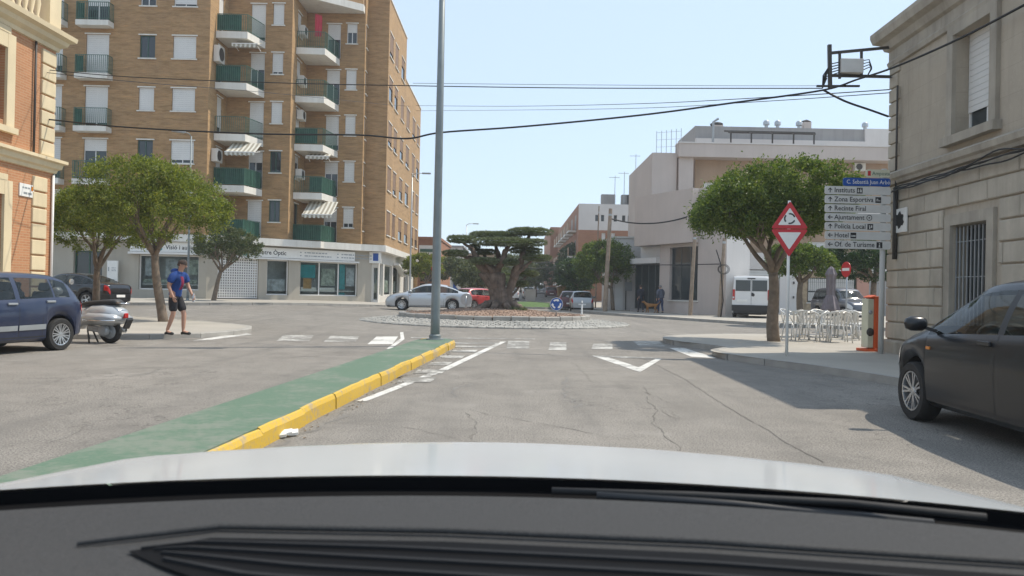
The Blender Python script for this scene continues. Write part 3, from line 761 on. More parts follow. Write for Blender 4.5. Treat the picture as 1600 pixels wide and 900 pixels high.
# ground floor, frontal part
OG = Vector((0, A0 + .25, 0))
sw = onplane(217, 397, OG, X, -Y)[0], onplane(311, 397, OG, X, -Y)[0]
dw = onplane(115, 397, OG, X, -Y)[0], onplane(160, 397, OG, X, -Y)[0]
q = MB(); wall(q, OG, X, -Y, -31, xA + .02, .2, 3.72, [(sw[0], sw[1], .95, 2.95), (dw[0], dw[1], .5, 3.1), (-29, -26.5, .6, 3)], .25); q.build('ground_wall', MATS['stucco_ground'], apt)
def shopwin(O, U, Nn, u0, u1, z0, z1, mull=2, posters=(), seed=0):
    rr = random.Random(seed); wn = window(apt, O, U, Nn, u0, u1, z0, z1, 0, 'frame_white', .2, False, mull, 'pane_shop', False, 'shop_window', .07)
    b = MB(); fbox(b, O, U, Nn, u0 - .3, u1 + .3, z0 - .2, z1 + .2, -.85, -.8); fbox(b, O, U, Nn, u0 - .3, u1 + .3, z0 - .25, z0 - .2, -.85, -.26); fbox(b, O, U, Nn, u0 - .3, u1 + .3, z1 + .2, z1 + .25, -.85, -.26)
    b.build('back_wall', MATS['shop_inside'], wn)
    for (a, c, d, e, m) in posters:
        p = MB(); fbox(p, O, U, Nn, u0 + (u1 - u0) * a, u0 + (u1 - u0) * c, z0 + (z1 - z0) * d, z0 + (z1 - z0) * e, -.26, -.245); p.build('poster', MATS[m], wn)
    s = MB(); fbox(s, O, U, Nn, u0 + .1, u1 - .1, z0 + .28, z0 + .34, -.6, -.27); s.build('display_shelf', MATS['white_paint'], wn)
    return wn
mat('shop_inside', (.42, .43, .42), .8, .2, 2); mat('poster_grey', (.45, .48, .5), .5, .45, 3.5); mat('poster_teal', (.02, .33, .36), .5, .2, 4); mat('poster_mix', (.35, .4, .33), .5, .6, 5)
mat('poster_orange', (.5, .28, .08), .5, .4, 4)
shopwin(OG, X, -Y, sw[0], sw[1], .95, 2.95, 0, [(.08, .26, .4, .92, 'poster_grey'), (.42, .62, .35, .9, 'poster_grey'), (.8, .97, .45, .88, 'poster_mix'), (.05, .95, .2, .3, 'poster_mix')], 1)
window(apt, OG, X, -Y, dw[0], dw[1], .5, 3.1, 0, 'frame_green', .25, False, 1, 'pane_dark', False, 'entrance_door', .07)
window(apt, OG, X, -Y, -29, -26.5, .6, 3, 0, 'frame_white', .25, False, 1, 'pane_dark', False, 'shop_window', .07)
# ground floor, diagonal part with the optician
Od = Vector((xA + .02, A0 + .25, 0)); Ed = Vector((-9.3, D0 - .05, 0)); Ud = (Ed - Od).normalized(); Nd = Vector((Ud.y, -Ud.x, 0)); Ld = (Ed - Od).length
op = lambda px, py: onplane(px, py, Od, Ud, Nd)
gr, s1, s2, dr = [op(p, 430)[0] for p in (340, 404)], [op(p, 430)[0] for p in (417, 451)], [op(p, 430)[0] for p in (469, 559)], [op(p, 430)[0] for p in (572, 581)]
zt_ = 2.9; q = MB(); wall(q, Od, Ud, Nd, 0, Ld, .2, 3.72, [(gr[0], gr[1], .5, zt_), (s1[0], s1[1], .75, zt_), (s2[0], s2[1], .75, zt_)], .25); q.build('ground_wall', MATS['stucco_ground'], apt)
shopwin(Od, Ud, Nd, s1[0], s1[1], .75, zt_, 0, [(.1, .9, .12, .45, 'poster_grey')], 2)
shopwin(Od, Ud, Nd, s2[0], s2[1], .75, zt_, 2, [(.03, .28, .52, .9, 'poster_teal'), (.38, .62, .3, .8, 'poster_mix'), (.7, .8, .2, .95, 'poster_teal'), (.82, .97, .3, .85, 'poster_grey'), (.08, .22, .2, .5, 'poster_orange'), (.04, .3, .12, .24, 'sign_white'), (.36, .62, .12, .24, 'sign_white'), (.68, .8, .02, .1, 'poster_teal')], 3)
# white lattice roller grille
gm = MB(); n = 17; m_ = 15
for i in range(n + 1): u = gr[0] + .05 + (gr[1] - gr[0] - .1) * i / n; fbox(gm, Od, Ud, Nd, u - .035, u + .035, .55, zt_ - .02, -.12, -.1)
for j in range(m_ + 1): z = .57 + (zt_ - .6) * j / m_; fbox(gm, Od, Ud, Nd, gr[0] + .03, gr[1] - .03, z - .035, z + .035, -.098, -.082)
gd = gm.build('roller_grille', MATS['frame_white'], apt)
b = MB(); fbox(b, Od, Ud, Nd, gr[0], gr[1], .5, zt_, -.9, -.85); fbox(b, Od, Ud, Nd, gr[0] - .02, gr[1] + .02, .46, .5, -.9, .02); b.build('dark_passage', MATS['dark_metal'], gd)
def sign_panel(O, U, Nn, u0, u1, z0, z1, name='shop_sign'):
    b = MB(); fbox(b, O, U, Nn, u0, u1, z0, z1, .02, .16); o = b.build(name, MATS['sign_white'], apt, bevel=.01)
    return o
def disc(O, U, Nn, u, z, r, d, m, par, name='logo', r0=0, a0=0, a1=2 * PI):
    mb = MB(); U = Vector(U).normalized(); c = Vector(O) + U * u + Vector(Nn).normalized() * d; c.z = z; n = 20
    for i in range(n):
        p, q = a0 + (a1 - a0) * i / n, a0 + (a1 - a0) * (i + 1) / n
        f = lambda a, rr: c + U * math.cos(a) * rr + Z * math.sin(a) * rr
        mb.face([f(p, r0), f(p, r), f(q, r), f(q, r0)] if r0 else [c, f(p, r), f(q, r)])
    return mb.build(name, MATS[m], par)
u0, u1 = onplane(205, 385, OG, X, -Y)[0], onplane(319, 385, OG, X, -Y)[0]
sg = sign_panel(OG, X, -Y, u0, u1, 3.12, 3.70); lettering("L'ESQUALL", OG + X * (u0 + .15) - Y * .165 + Z * 3.28, X, Z, .3, MATS['grey_metal'], sg)
lettering('Visió i audició', OG + X * (u0 + 2.05) - Y * .165 + Z * 3.28, X, Z, .34, MATS['sign_black'], sg, bold=.006); disc(OG, X, -Y, u0 + 1.65, 3.4, .25, .166, 'teal', sg, r0=.09, a0=.5, a1=5.9); disc(OG, X, -Y, u0 + 1.68, 3.4, .1, .167, 'teal', sg)
b = MB(); fbox(b, OG, X, -Y, u0 - .05, u1 + .05, 2.98, 3.1, .0, .3); b.build('shutter_box', MATS['frame_white'], apt)
u0, u1 = op(366, 390)[0], op(553, 395)[0]
sg = sign_panel(Od, Ud, Nd, u0, u1, 3.02, 3.62)
lettering('Centre Òptic', Od + Ud * (u0 + 1.15) + Nd * .165 + Z * 3.2, Ud, Z, .36, MATS['sign_black'], sg, bold=.006)
disc(Od, Ud, Nd, u0 + .62, 3.32, .27, .166, 'teal', sg, r0=.1, a0=.5, a1=5.9); disc(Od, Ud, Nd, u0 + .66, 3.32, .11, .167, 'teal', sg)
print_lines(Od + Ud * u0 + Nd * .166 + Z * 3.0, Ud, Z, [(4.3, .38, 1.5, .07), (4.3, .18, 1.8, .07), (6.8, .38, 2.9, .07), (6.8, .18, 2.4, .07), (4.0, .38, .1, .07), (4.0, .18, .1, .07), (6.5, .38, .1, .07), (6.5, .18, .1, .07)], MATS['grey_metal'], sg, 1)
b = MB(); fbox(b, Od, Ud, Nd, u0, u1 + .3, 2.9, 3.0, .0, .22); b.build('shutter_box', MATS['frame_white'], apt)
# corner shop, glazed right side
OS = Vector((xE - .35, 0, 0)); q = MB()
pw = [(51.6, 53.0), (53.5, 56.9), (57.4, 60.6)]
wall(q, OS, Y, X, D0 - .05, 69.2, .2, 3.72, [(a, b, .8, 2.95) for a, b in pw] + [(63, 66, .6, 2.8)], .2); q.build('ground_wall', MATS['off_white'], apt)
for a, b in pw: shopwin(OS, Y, X, a, b, .8, 2.95, 0, [(.1, .9, .1, .5, 'poster_mix')], 5)
window(apt, OS, Y, X, 63, 66, .6, 2.8, 0, 'frame_white', .2, False, 2, 'pane_dark', False)
OC = Vector((-9.3, D0 - .05, 0)); q = MB(); wall(q, OC, X, -Y, 0, xE - .35 + 9.3, .2, 3.72, [(.08, .42, .5, 2.7)], .15); q.build('ground_wall', MATS['off_white'], apt)
d_ = window(apt, OC, X, -Y, .08, .42, .5, 2.7, 0, 'frame_white', .15, False, 0, 'pane_shop', False, 'glass_door', .05)
b = MB(); fbox(b, OC, X, -Y, -.15, .62, 2.95, 3.68, .03, .2); sb = b.build('shop_sign', MATS['sign_white'], apt); b = MB(); fbox(b, OC, X, -Y, .1, .45, 3.1, 3.6, .205, .21); b.build('logo_panel', MATS['sign_blue'], sb)
b = MB()
for i in range(8):
    y0, y1 = 57.2 + i * .5, 57.7 + i * .5; h0, h1 = 3.0 - .8 * sm(i / 8) , 3.0 - .8 * sm((i + 1) / 8)
    b.obox((xE - .1, (y0 + y1) / 2, (h0 + h1) / 2 + .1), (.2, 0, 0), (0, .25, (h1 - h0) / 2), (0, 0, .07))
b.build('arched_canopy', MATS['frame_white'], apt)
ORG[0] = Vector((0, 0, 0))
ip = AT(176, 424, A0 - .1)
t = thing('information_board', 'tall white information board standing beside the flats entrance', 'sign', (ip.x, A0 - .1, gz(ip.x, A0) + .13)); ORG[0] = Vector(t.location)
b = MB(); b.box(ip.x - .3, ip.x + .3, A0 - .15, A0 - .05, t.location.z, 2.55); b.build('panel', MATS['sign_white'], t)
print_lines((ip.x - .3, A0 - .153, .9), X, Z, [(.26, 1.22, .24, .04), (.26, 1.14, .24, .03), (.26, 1.06, .26, .04), (.06, 1.05, .07, .24), (.1, .5, .14, .04), (.32, .56, .18, .04), (.24, .4, .18, .04), (.28, .26, .24, .04)], MATS['grey_metal'], t, 2)
ORG[0] = Vector((0, 0, 0))

# ---------------------------------------------------------------- villa on the left
VX, VY = -12.36, 20.7; VL = (VX - 4, 14, .12)
vil = thing('brick_villa', 'orange-brick villa with cream stone quoins, cornice and window surrounds', 'building', VL); ORG[0] = Vector(VL)
OV = Vector((VX, VY, 0)); UV = Vector((0, -1, 0)); NV = Vector((1, 0, 0))
wins = [(2.05, 3.15, 1.1, 3.35), (2.05, 3.15, 5.15, 6.9), (5.2, 6.3, 1.1, 3.35), (5.2, 6.3, 5.15, 6.9)]
q = MB(); wall(q, OV, UV, NV, 0, 14, .0, 7.75, wins, .3); q.build('wall', MATS['brick_villa'], vil)
q = MB(); q.box(VX - 9, VX - .001, VY - .2, VY, 0, 7.75); q.box(VX - 9, VX - 8.8, VY - 14, VY - .2, 0, 7.75); q.box(VX - 9, VX - .02, VY - 14, VY - .2, 7.4, 7.7); q.build('rear_wall', MATS['brick_villa'], vil)
for (a, b, c, d) in wins:
    wn = window(vil, OV, UV, NV, a, b, c, d, .3, 'frame_white', .28, False, 1, 'pane_dark', False)
    s = MB(); fbox(s, OV, UV, NV, a - .3, a - .003, c - .15, d + .35, -.02, .07); fbox(s, OV, UV, NV, b + .003, b + .3, c - .15, d + .35, -.02, .07); fbox(s, OV, UV, NV, a - .003, b + .003, d + .003, d + .35, -.02, .065); fbox(s, OV, UV, NV, a - .1, b + .1, d + .352, d + .5, -.02, .075)
    fbox(s, OV, UV, NV, a - .36, b + .36, c - .3, c - .152, -.02, .14); s.build('stone_surround', MATS['villa_stone'], wn)
def quoin_col(u0, u1, z0, z1, n, proud):
    for i in range(n):
        a = z0 + (z1 - z0) * i / n; b = z0 + (z1 - z0) * (i + 1) / n; mb = MB(); g = .022
        fbox(mb, OV, UV, NV, u0 + g, u1 - g, a + g, b - g, -.02, proud); mb.build('quoin', MATS['villa_stone'], vil, bevel=.02)
quoin_col(.28, .92, .3, 4.0, 9, .05); quoin_col(.02, .66, 4.55, 7.35, 7, .06)
def moulding(name, prof, uA, uB, m, par, O, U, Nn, ret_len=0):
    O, U, Nn = Vector(O), Vector(U).normalized(), Vector(Nn).normalized(); mb = MB()
    secs = []
    if ret_len: secs.append(([O - U * 0 - Nn * ret_len - U * d + Z * z for d, z in prof]))
    secs.append([O + U * uA - (U * d if ret_len else Vector((0, 0, 0))) + Nn * d + Z * z for d, z in prof]); secs.append([O + U * uB + Nn * d + Z * z for d, z in prof])
    k = len(prof); n0 = len(mb.v)
    for s in secs: mb.v += [tuple(p) for p in s]
    for i in range(len(secs) - 1):
        for j in range(k - 1): mb.f.append((i * k + j, i * k + j + 1, (i + 1) * k + j + 1, (i + 1) * k + j)); mb.mi.append(0)
    mb.f.append(tuple(range(k))); mb.f.append(tuple((len(secs) - 1) * k + j for j in range(k - 1, -1, -1))); mb.mi += [0, 0]
    return mb.build(name, MATS[m], par)
moulding('string_course', [(-.02, 4.14), (.06, 4.16), (.08, 4.24), (.15, 4.28), (.18, 4.4), (.26, 4.43), (.26, 4.51), (-.02, 4.53)], 0, 14, 'villa_stone', vil, OV, UV, NV, .5)
moulding('cornice', [(-.02, 7.4), (.06, 7.42), (.08, 7.52), (.2, 7.6), (.24, 7.7), (.36, 7.76), (.38, 7.88), (-.02, 7.93)], 0, 14, 'villa_stone', vil, OV, UV, NV, .5)
moulding('plinth', [(-.02, .0), (.07, .0), (.07, .32), (.03, .36), (-.02, .36)], .02, 14, 'villa_stone', vil, OV, UV, NV)
q = MB(); fbox(q, OV, UV, NV, .0, .5, 8.0, 9.6, -.3, .12); fbox(q, OV, UV, NV, 3.4, 3.8, 8.0, 9.6, -.3, .12); fbox(q, OV, UV, NV, -.05, 14, 9.05, 9.2, -.25, .1); q.build('parapet', MATS['villa_stone'], vil)
for i in range(11):
    if 3.3 < .72 + .25 * i < 3.9: continue
    q = MB(); c = OV + UV * (.72 + .25 * i) - NV * .08; c.z = 8.0; q.lathe([(.07, 0), (.07, .1), (.045, .16), (.09, .45), (.05, .75), (.045, .85), (.07, .95), (.07, 1.05)], 10, c); q.build('baluster', MATS['villa_stone'], vil, smooth=40)
q = MB(); q.tube([(VX + .05, VY - .06, .2), (VX + .05, VY - .06, 4.1)], .035, 8); q.build('downpipe', MATS['frame_white'], vil, smooth=True)
q = MB(); q.tube([(VX + .06, VY - .95, 4.5), (VX + .06, VY - .95, 7.4)], .03, 8); q.build('drain_pipe', MATS['dark_metal'], vil, smooth=True)
ORG[0] = Vector((0, 0, 0))
u, z_ = onplane(40, 298, OV, UV, NV)
t = thing('street_name_plaque', 'small cream ceramic street name plaque on the orange brick villa wall', 'sign', (VX, VY - u, z_ - .17)); ORG[0] = Vector(t.location)
b = MB(); fbox(b, OV, UV, NV, u - .3, u + .28, z_ - .15, z_ + .17, .003, .03); b.build('plate', MATS['sign_white'], t)
print_lines(OV + UV * u + NV * .034 + Z * z_, UV, Z, [(-.12, .05, .3, .04), (-.2, -.09, .36, .05)], MATS['grey_metal'], t, 3)
b = MB(); fbox(b, OV, UV, NV, u - .26, u - .18, z_ + .02, z_ + .13, .031, .036); b.build('crest', MATS['amber_lens'], t); ORG[0] = Vector((0, 0, 0))
# ---------------------------------------------------------------- stone building on the right
def ashlar_mat(name, axis, col, bw, bh, ms=.006):
    m, t, b = _new(name)
    g = t.nodes.new('ShaderNodeNewGeometry'); sp = t.nodes.new('ShaderNodeSeparateXYZ'); t.links.new(g.outputs['Position'], sp.inputs[0])
    cb = t.nodes.new('ShaderNodeCombineXYZ'); t.links.new(sp.outputs[axis], cb.inputs[0]); t.links.new(sp.outputs[2], cb.inputs[1])
    br = N(t, 'ShaderNodeTexBrick', Scale=1.0); br.inputs['Mortar Size'].default_value = ms; br.inputs['Brick Width'].default_value = bw; br.inputs['Row Height'].default_value = bh
    br.inputs['Color1'].default_value = (*col, 1); br.inputs['Color2'].default_value = (*[c * .94 for c in col], 1); br.inputs['Mortar'].default_value = (*[c * .86 for c in col], 1)
    t.links.new(cb.outputs[0], br.inputs['Vector'])
    n1 = noise(t, g.outputs['Position'], 1.3, 6, .65); out = mixc(t, ramp(t, n1, [(.35, .3), (.6, 0.)]), br.outputs[0], tuple(c * .6 for c in col))
    n2 = noise(t, coords(t, (2, 2, .15)), 1.7, 5, .7); out = mixc(t, ramp(t, n2, [(.5, 0.), (.75, .4)]), out, tuple(c * .45 for c in col))
    n3 = noise(t, g.outputs['Position'], 14, 4); out = mixc(t, ramp(t, n3, [(.6, 0.), (.75, .25)]), out, tuple(min(1, c * 1.3) for c in col))
    t.links.new(out, b.inputs['Base Color']); b.inputs['Roughness'].default_value = .9; bump(t, b, noise(t, g.outputs['Position'], 25, 5), .3, .01); MATS[name] = m
ashlar_mat('stone_upper', 1, (.43, .37, .29), 1.35, .46)
mat('stone_block', (.43, .38, .305), .9, .16, 1.8, bmp=.35, bsc=22, streak=.35)
mat('stone_trim', (.36, .32, .26), .9, .16, 2, bmp=.3, bsc=25, streak=.5)
SL = (11.5, 6, .12)
stn = thing('stone_building', 'weathered grey-beige stone townhouse with rusticated base and barred window beside the pavement', 'building', SL); ORG[0] = Vector(SL)
US = Vector((-.035, -1, 0)).normalized(); NS = Vector((US.y, -US.x, 0)); OSB = Vector((8.12, 16.7, 0))
sp_ = lambda px, py: onplane(px, py, OSB, US, NS)
wl = (sp_(1489, 420)[0], sp_(1546, 420)[0], .75, 2.62); wu = (sp_(1494, 120)[0], sp_(1552, 120)[0], 4.25, 6.1)
wins = [wl, wu]; SLEN = 6.4
q = MB(); wall(q, OSB, US, NS, 0, SLEN, .0, 7.0, wins, .32); q.build('wall', MATS['stone_upper'], stn)
q = MB(); a = OSB - NS * .3; far = OSB - NS * 9
q.obox((OSB + far) / 2 + US * .15 + Z * 3.5 - NS * .005, NS * 4.49, US * .149, Z * 3.5); q.obox(far + US * 3.2 + Z * 3.5, US * 3.2, NS * .15, Z * 3.5); q.obox((OSB + far) / 2 + US * 3.2 + Z * 6.85 - NS * .02, US * 3.1, NS * 4.4, Z * .1); q.obox((OSB + far) / 2 + US * (SLEN - .15) + Z * 3.5 - NS * .005, NS * 4.49, US * .149, Z * 3.5)
q.build('rear_wall', MATS['stone_upper'], stn)
# rusticated courses, block by block
random.seed(9); ch = .362; nrow = 9; zb = .42
for i in range(nrow):
    z0, z1 = zb + ch * i, zb + ch * (i + 1); u = 0.0 if i % 2 else -.0; first = True
    while u < SLEN - .3:
        L = random.uniform(.85, 1.45) if not first else (.55 if i % 2 else .95); first = False; v = min(SLEN, u + L)
        if SLEN - v < .4: v = SLEN
        pieces = [(u, v)]
        for (a, b, c, d) in (wins[0],):
            a, b, c, d = a - .3, b + .3, c - .25, d + .32; out = []
            for (p, r) in pieces:
                if z1 <= c + .02 or z0 >= d - .02 or r <= a or p >= b: out.append((p, r)); continue
                if a - p > .12: out.append((p, a))
                if r - b > .12: out.append((b, r))
            pieces = out
        for (p, r) in pieces:
            mb = MB(); g = .013; pr = .05 + random.uniform(-.004, .006)
            c = [(p + g, z0 + g, -.02), (r - g, z0 + g, -.02), (r - g, z1 - g, -.02), (p + g, z1 - g, -.02)]; k_ = .018
            f_ = [(p + g, z0 + g, pr - k_), (r - g, z0 + g, pr - k_), (r - g, z1 - g, pr - k_), (p + g, z1 - g, pr - k_)]; t_ = [(p + g + k_, z0 + g + k_, pr), (r - g - k_, z0 + g + k_, pr), (r - g - k_, z1 - g - k_, pr), (p + g + k_, z1 - g - k_, pr)]
            pts = [OSB + US * uu + NS * dd + Z * zz for L_ in (c, f_, t_) for uu, zz, dd in L_]; mb.v = [tuple(x) for x in pts]
            for b0 in (0, 4):
                for e in range(4): mb.f.append((b0 + e, b0 + (e + 1) % 4, b0 + 4 + (e + 1) % 4, b0 + 4 + e)); mb.mi.append(0)
            mb.f.append((8, 9, 10, 11)); mb.mi.append(0); o = mb.build('stone_block', MATS['stone_block'], stn)
            o.data.flip_normals() if o.data.polygons[-1].normal.dot(NS) < 0 else None
        u = v
for i in range(8):                                   # corner quoins of the upper floor
    z0 = 3.98 + .3 * i; mb = MB(); fbox(mb, OSB, US, NS, -.03, .42 if i % 2 else .34, z0 + .012, z0 + .288, -.02, .045); mb.build('quoin', MATS['stone_block'], stn, bevel=.02)
moulding('plinth', [(-.02, .0), (.1, .0), (.1, .36), (.06, .405), (-.02, .41)], 0, SLEN, 'stone_trim', stn, OSB, US, NS, .3)
moulding('string_course', [(-.02, 3.69), (.1, 3.7), (.12, 3.76), (.17, 3.8), (.19, 3.9), (.12, 3.95), (-.02, 3.96)], 0, SLEN, 'stone_trim', stn, OSB, US, NS, .3)
moulding('cornice', [(-.02, 6.25), (.06, 6.27), (.08, 6.36), (.05, 6.4), (.05, 6.6), (.12, 6.64), (.18, 6.78), (.3, 6.84), (.34, 6.98), (.34, 7.06), (.22, 7.14), (-.02, 7.2)], 0, SLEN, 'stone_trim', stn, OSB, US, NS, .4)
q = MB(); fbox(q, OSB, US, NS, .3, SLEN, 7.2, 8.3, -1.6, -1.1); q.build('parapet', MATS['stone_upper'], stn)
def barred(wn, u0, u1, z0, z1, O, U, Nn, n=9, m='galv', d=.02):
    b = MB(); O, U, Nn = Vector(O), Vector(U), Vector(Nn)
    for i in range(n + 1):
        p = O + U * (u0 + .03 + (u1 - u0 - .06) * i / n) - Nn * d; b.bar((p.x, p.y, z0 + .03), (p.x, p.y, z1 - .03), .02)
    for z in (z0 + .12, (z0 + z1) / 2, z1 - .3):
        p, r = O + U * (u0 + .01) - Nn * (d + .015), O + U * (u1 - .01) - Nn * (d + .015); b.bar((p.x, p.y, z), (r.x, r.y, z), .025, .012)
    return b.build('bars', MATS[m], wn)
for i, (a, b, c, d) in enumerate(wins):
    up = i % 2
    wn = window(stn, OSB, US, NS, a, b, c, d, .78 if up else 0, 'frame_white' if up else 'dark_metal', .3, False, 1, 'pane_dark', False)
    s = MB(); w2 = .2; pr = .075 if up else .07
    fbox(s, OSB, US, NS, a - w2, a - .003, c, d + w2, -.02, pr); fbox(s, OSB, US, NS, b + .003, b + w2, c, d + w2, -.02, pr); fbox(s, OSB, US, NS, a - .003, b + .003, d + .003, d + w2, -.02, pr - .004)
    fbox(s, OSB, US, NS, a - w2 - .08, b + w2 + .08, c - .16, c - .003, -.02, .16); s.build('stone_surround', MATS['stone_trim'], wn)
    if not up: barred(wn, a, b, c, d, OSB, US, NS, 9, 'galv', .04)
q = MB(); p = OSB + US * .5 + NS * .1; q.tube([(p.x, p.y, z) for z in (2.1, 3.6)], .05, 8); q.tube([(p.x, p.y, z) for z in (3.6, 5.75)], .022, 8); q.build('cable_conduit', MATS['dark_metal'], stn, smooth=True)
def cable_on(pts, r, name, par): q = MB(); q.tube(pts, r, 6); return q.build(name, MATS['cable'], par, smooth=True)
for j in range(4):
    pts = []
    for i in range(36):
        u = .5 + i * .165; s = .012 * math.sin(i * .9 + j * 2) + (.12 * math.exp(-((u - 4.2) / .9) ** 2) * (j - 1.5) if j else 0); p = OSB + US * u + NS * (.13 + .02 * j)
        pts.append((p.x, p.y, 3.6 - .03 * j + s))
    cable_on(pts, .014, 'wall_cable', stn)
ORG[0] = Vector((0, 0, 0))
u, z_ = sp_(1413, 344); t = thing('wall_meter_panel', 'white wall panel with dark ragged opening on the stone building corner', 'panel', tuple(OSB + US * u + Z * (z_ - .25))); ORG[0] = Vector(t.location)
b = MB(); fbox(b, OSB, US, NS, u - .28, u + .28, z_ - .26, z_ + .24, .06, .1); b.build('plate', MATS['sign_white'], t, bevel=.008)
b = MB(); c = OSB + US * u + NS * .103; c.z = z_; pts = [c + US * (math.cos(k * PI / 9) * (.19 + .03 * ((k * 7) % 3 - 1))) + Z * (math.sin(k * PI / 9) * (.16 + .03 * ((k * 5) % 3 - 1))) for k in range(18)]
b.face(pts); b.build('dark_opening', MATS['sign_black'], t); ORG[0] = Vector((0, 0, 0))  # flat black face stands in for the shade inside the ragged opening

# ---------------------------------------------------------------- buildings across the square
mat('pink_plaster', (.52, .45, .405), .85, .06, .5, streak=.1, bmp=.1, bsc=30)
mat('white_plaster', (.64, .61, .58), .85, .05, .5, streak=.08)
mat('grey_plaster', (.32, .31, .30), .85, .08, .6, streak=.3)
mat('tan_plaster', (.40, .28, .19), .85, .08, .6, streak=.2)
mat('rubble', (.34, .26, .17), .9, .3, 4, bmp=.6, bsc=9)
mat('pink_paint', (.45, .25, .19), .8, .1, 1)
mat('teal_glass_frame', (.10, .11, .11), .5, .1)
ML = (14, 54, .13)
# two-storey block facing the roundabout
Q0 = Vector((8.55, 51.6, 0)); Q1 = Vector((12.25, 44.3, 0)); UM = (Q1 - Q0).normalized(); NM = Vector((UM.y, -UM.x, 0)); LM = (Q1 - Q0).length
blk = thing('corner_bank_building', 'two-storey pale pink corner building with overhanging upper floor and tall tinted windows', 'building', (Q0.x + 2, Q0.y, .13)); ORG[0] = Vector(blk.location)
mpn = lambda px, py: onplane(px, py, Q0, UM, NM)
ub = mpn(1092, 380)[0]; uw = mpn(1046, 430)[0], mpn(1090, 430)[0]; ug = mpn(1030, 450)[0]
q = MB(); wall(q, Q0, UM, NM, ug, LM, .1, 7.7, [(uw[0], uw[1], .95, 4.25)], .3); q.build('wall', MATS['pink_plaster'], blk)
wn = window(blk, Q0, UM, NM, uw[0], uw[1], .95, 4.25, 0, 'teal_glass_frame', .25, True, 2, 'pane_tint' if 'pane_tint' in MATS else 'pane_dark', False)
q = MB(); fbox(q, Q0, UM, NM, -.0, ub, 4.45, 7.7, .01, .55); q.build('upper_storey', MATS['pink_plaster'], blk)
q = MB(); c0 = Q0 + NM * .55; c1 = c0 - UM * .9 - NM * 2.5
q.prism([(c0.x, c0.y), (c1.x, c1.y), ((Q0 - NM * 6).x, (Q0 - NM * 6).y), ((Q0 + UM * .02).x, (Q0 + UM * .02).y)], 4.45, 7.1, bottom=True); q.build('chamfer_wall', MATS['pink_plaster'], blk)
# recessed shop front on the left
q = MB(); fbox(q, Q0, UM, NM, -1.0, ug, 3.3, 3.65, -.1, .3); fbox(q, Q0, UM, NM, -.5, ug, 3.66, 4.44, -.5, -.35); q.build('shop_fascia', MATS['white_plaster'], blk)
window(blk, Q0 - NM * .2, UM, NM, -.9, ug - .02, .3, 3.28, 0, 'teal_glass_frame', .1, False, 3, 'pane_dark', False, 'shop_window')
q = MB(); fbox(q, Q0, UM, NM, -1.0, ug, .1, .29, -.5, .0); fbox(q, Q0, UM, NM, -1.0, LM - .03, .0, 7.69, -1.75, -.8); q.build('core', MATS['grey_plaster'], blk)
q = MB(); e = Q1 - NM * 1.8; q.obox((Q1 + e) / 2 - UM * .12 + Z * 3.9, NM * .89, UM * .11, Z * 3.79); q.build('end_wall', MATS['white_plaster'], blk)
q = MB(); q.tube([Q0 + UM * .05 + NM * .58 + Z * 3.2, Q0 + UM * 4 + NM * .62 + Z * 3.12, Q1 + NM * .15 + Z * 3.1], .03, 6); q.build('wall_cable', MATS['cable'], blk)
ORG[0] = Vector((0, 0, 0))
# big block with roof terraces
big = thing('terrace_apartment_block', 'wide pale plaster apartment block with roof terrace, pergola and chimneys', 'building', (22, 58, .13)); ORG[0] = Vector(big.location)
OB = Vector((0, 54, 0)); bx = lambda px, py=240, D=54: AT(px, py, D).x; bz = lambda px, py, D=54: AT(px, py, D).z
x0, x1, x2, x3 = bx(1017), bx(1055), bx(1086), bx(1420)
fl = [(bx(1270), bx(1340), 7.4, 9.2), (bx(1160), bx(1220), 7.4, 9.2), (bx(1100), bx(1140), 7.4, 9.2), (bx(1262, 390), bx(1300, 390), 4.4, 5.2)]
q = MB(); wall(q, OB, X, -Y, x2, x3, 4.0, 11.0, fl, .2); q.build('wall', MATS['tan_plaster'], big)
for h in fl: window(big, OB, X, -Y, *h, .6, 'frame_white', .2, False, 1, 'pane_dark', False)
q = MB(); q.box(x0, x1, 53.4, 64, .1, bz(1030, 241)); q.box(x1 + .01, x3, 54.3, 64, .1, 10.9); q.build('wing', MATS['grey_plaster'] if False else MATS['pink_plaster'], big)
q = MB(); fbox(q, OB, X, -Y, x1, x3, bz(1200, 252), bz(1200, 231.5), .0, 1.2); fbox(q, OB, X, -Y, x1 + .1, x2 - .3, 7.6, bz(1200, 252) - .004, .2, .9); q.build('terrace_parapet', MATS['pink_plaster'], big)
q = MB(); fbox(q, OB, X, -Y, x1 - .02, x3, bz(1200, 231.5) + .003, bz(1200, 231.5) + .09, -.05, 1.26); q.build('coping', MATS['white_plaster'], big)
q = MB(); fbox(q, OB, X, -Y, x2 + 2, x3, 6.6, 7.5, .02, 1.0); q.build('balcony', MATS['white_plaster'], big)
ac_unit(big, OB, X, -Y, bx(1332, 262), bz(1335, 268), .75, .55, .4)
# penthouse set back
PD = 58; q = MB(); q.box(AT(1086, 210, PD).x, AT(1350, 210, PD).x, PD, PD + 6, 10.5, AT(1200, 199, PD).z); q.build('penthouse', MATS['grey_plaster'], big)
q = MB(); q.box(AT(1350, 210, PD).x + .01, AT(1440, 210, PD).x, PD - .2, PD + 6, 10.5, AT(1360, 202, PD).z); q.build('penthouse', MATS['white_plaster'], big)
q = MB(); q.box(AT(1086, 225, PD).x, AT(1350, 225, PD).x, PD - .25, PD - .01, 10.5, AT(1200, 219, PD).z); q.build('terrace_wall', MATS['white_plaster'], big)
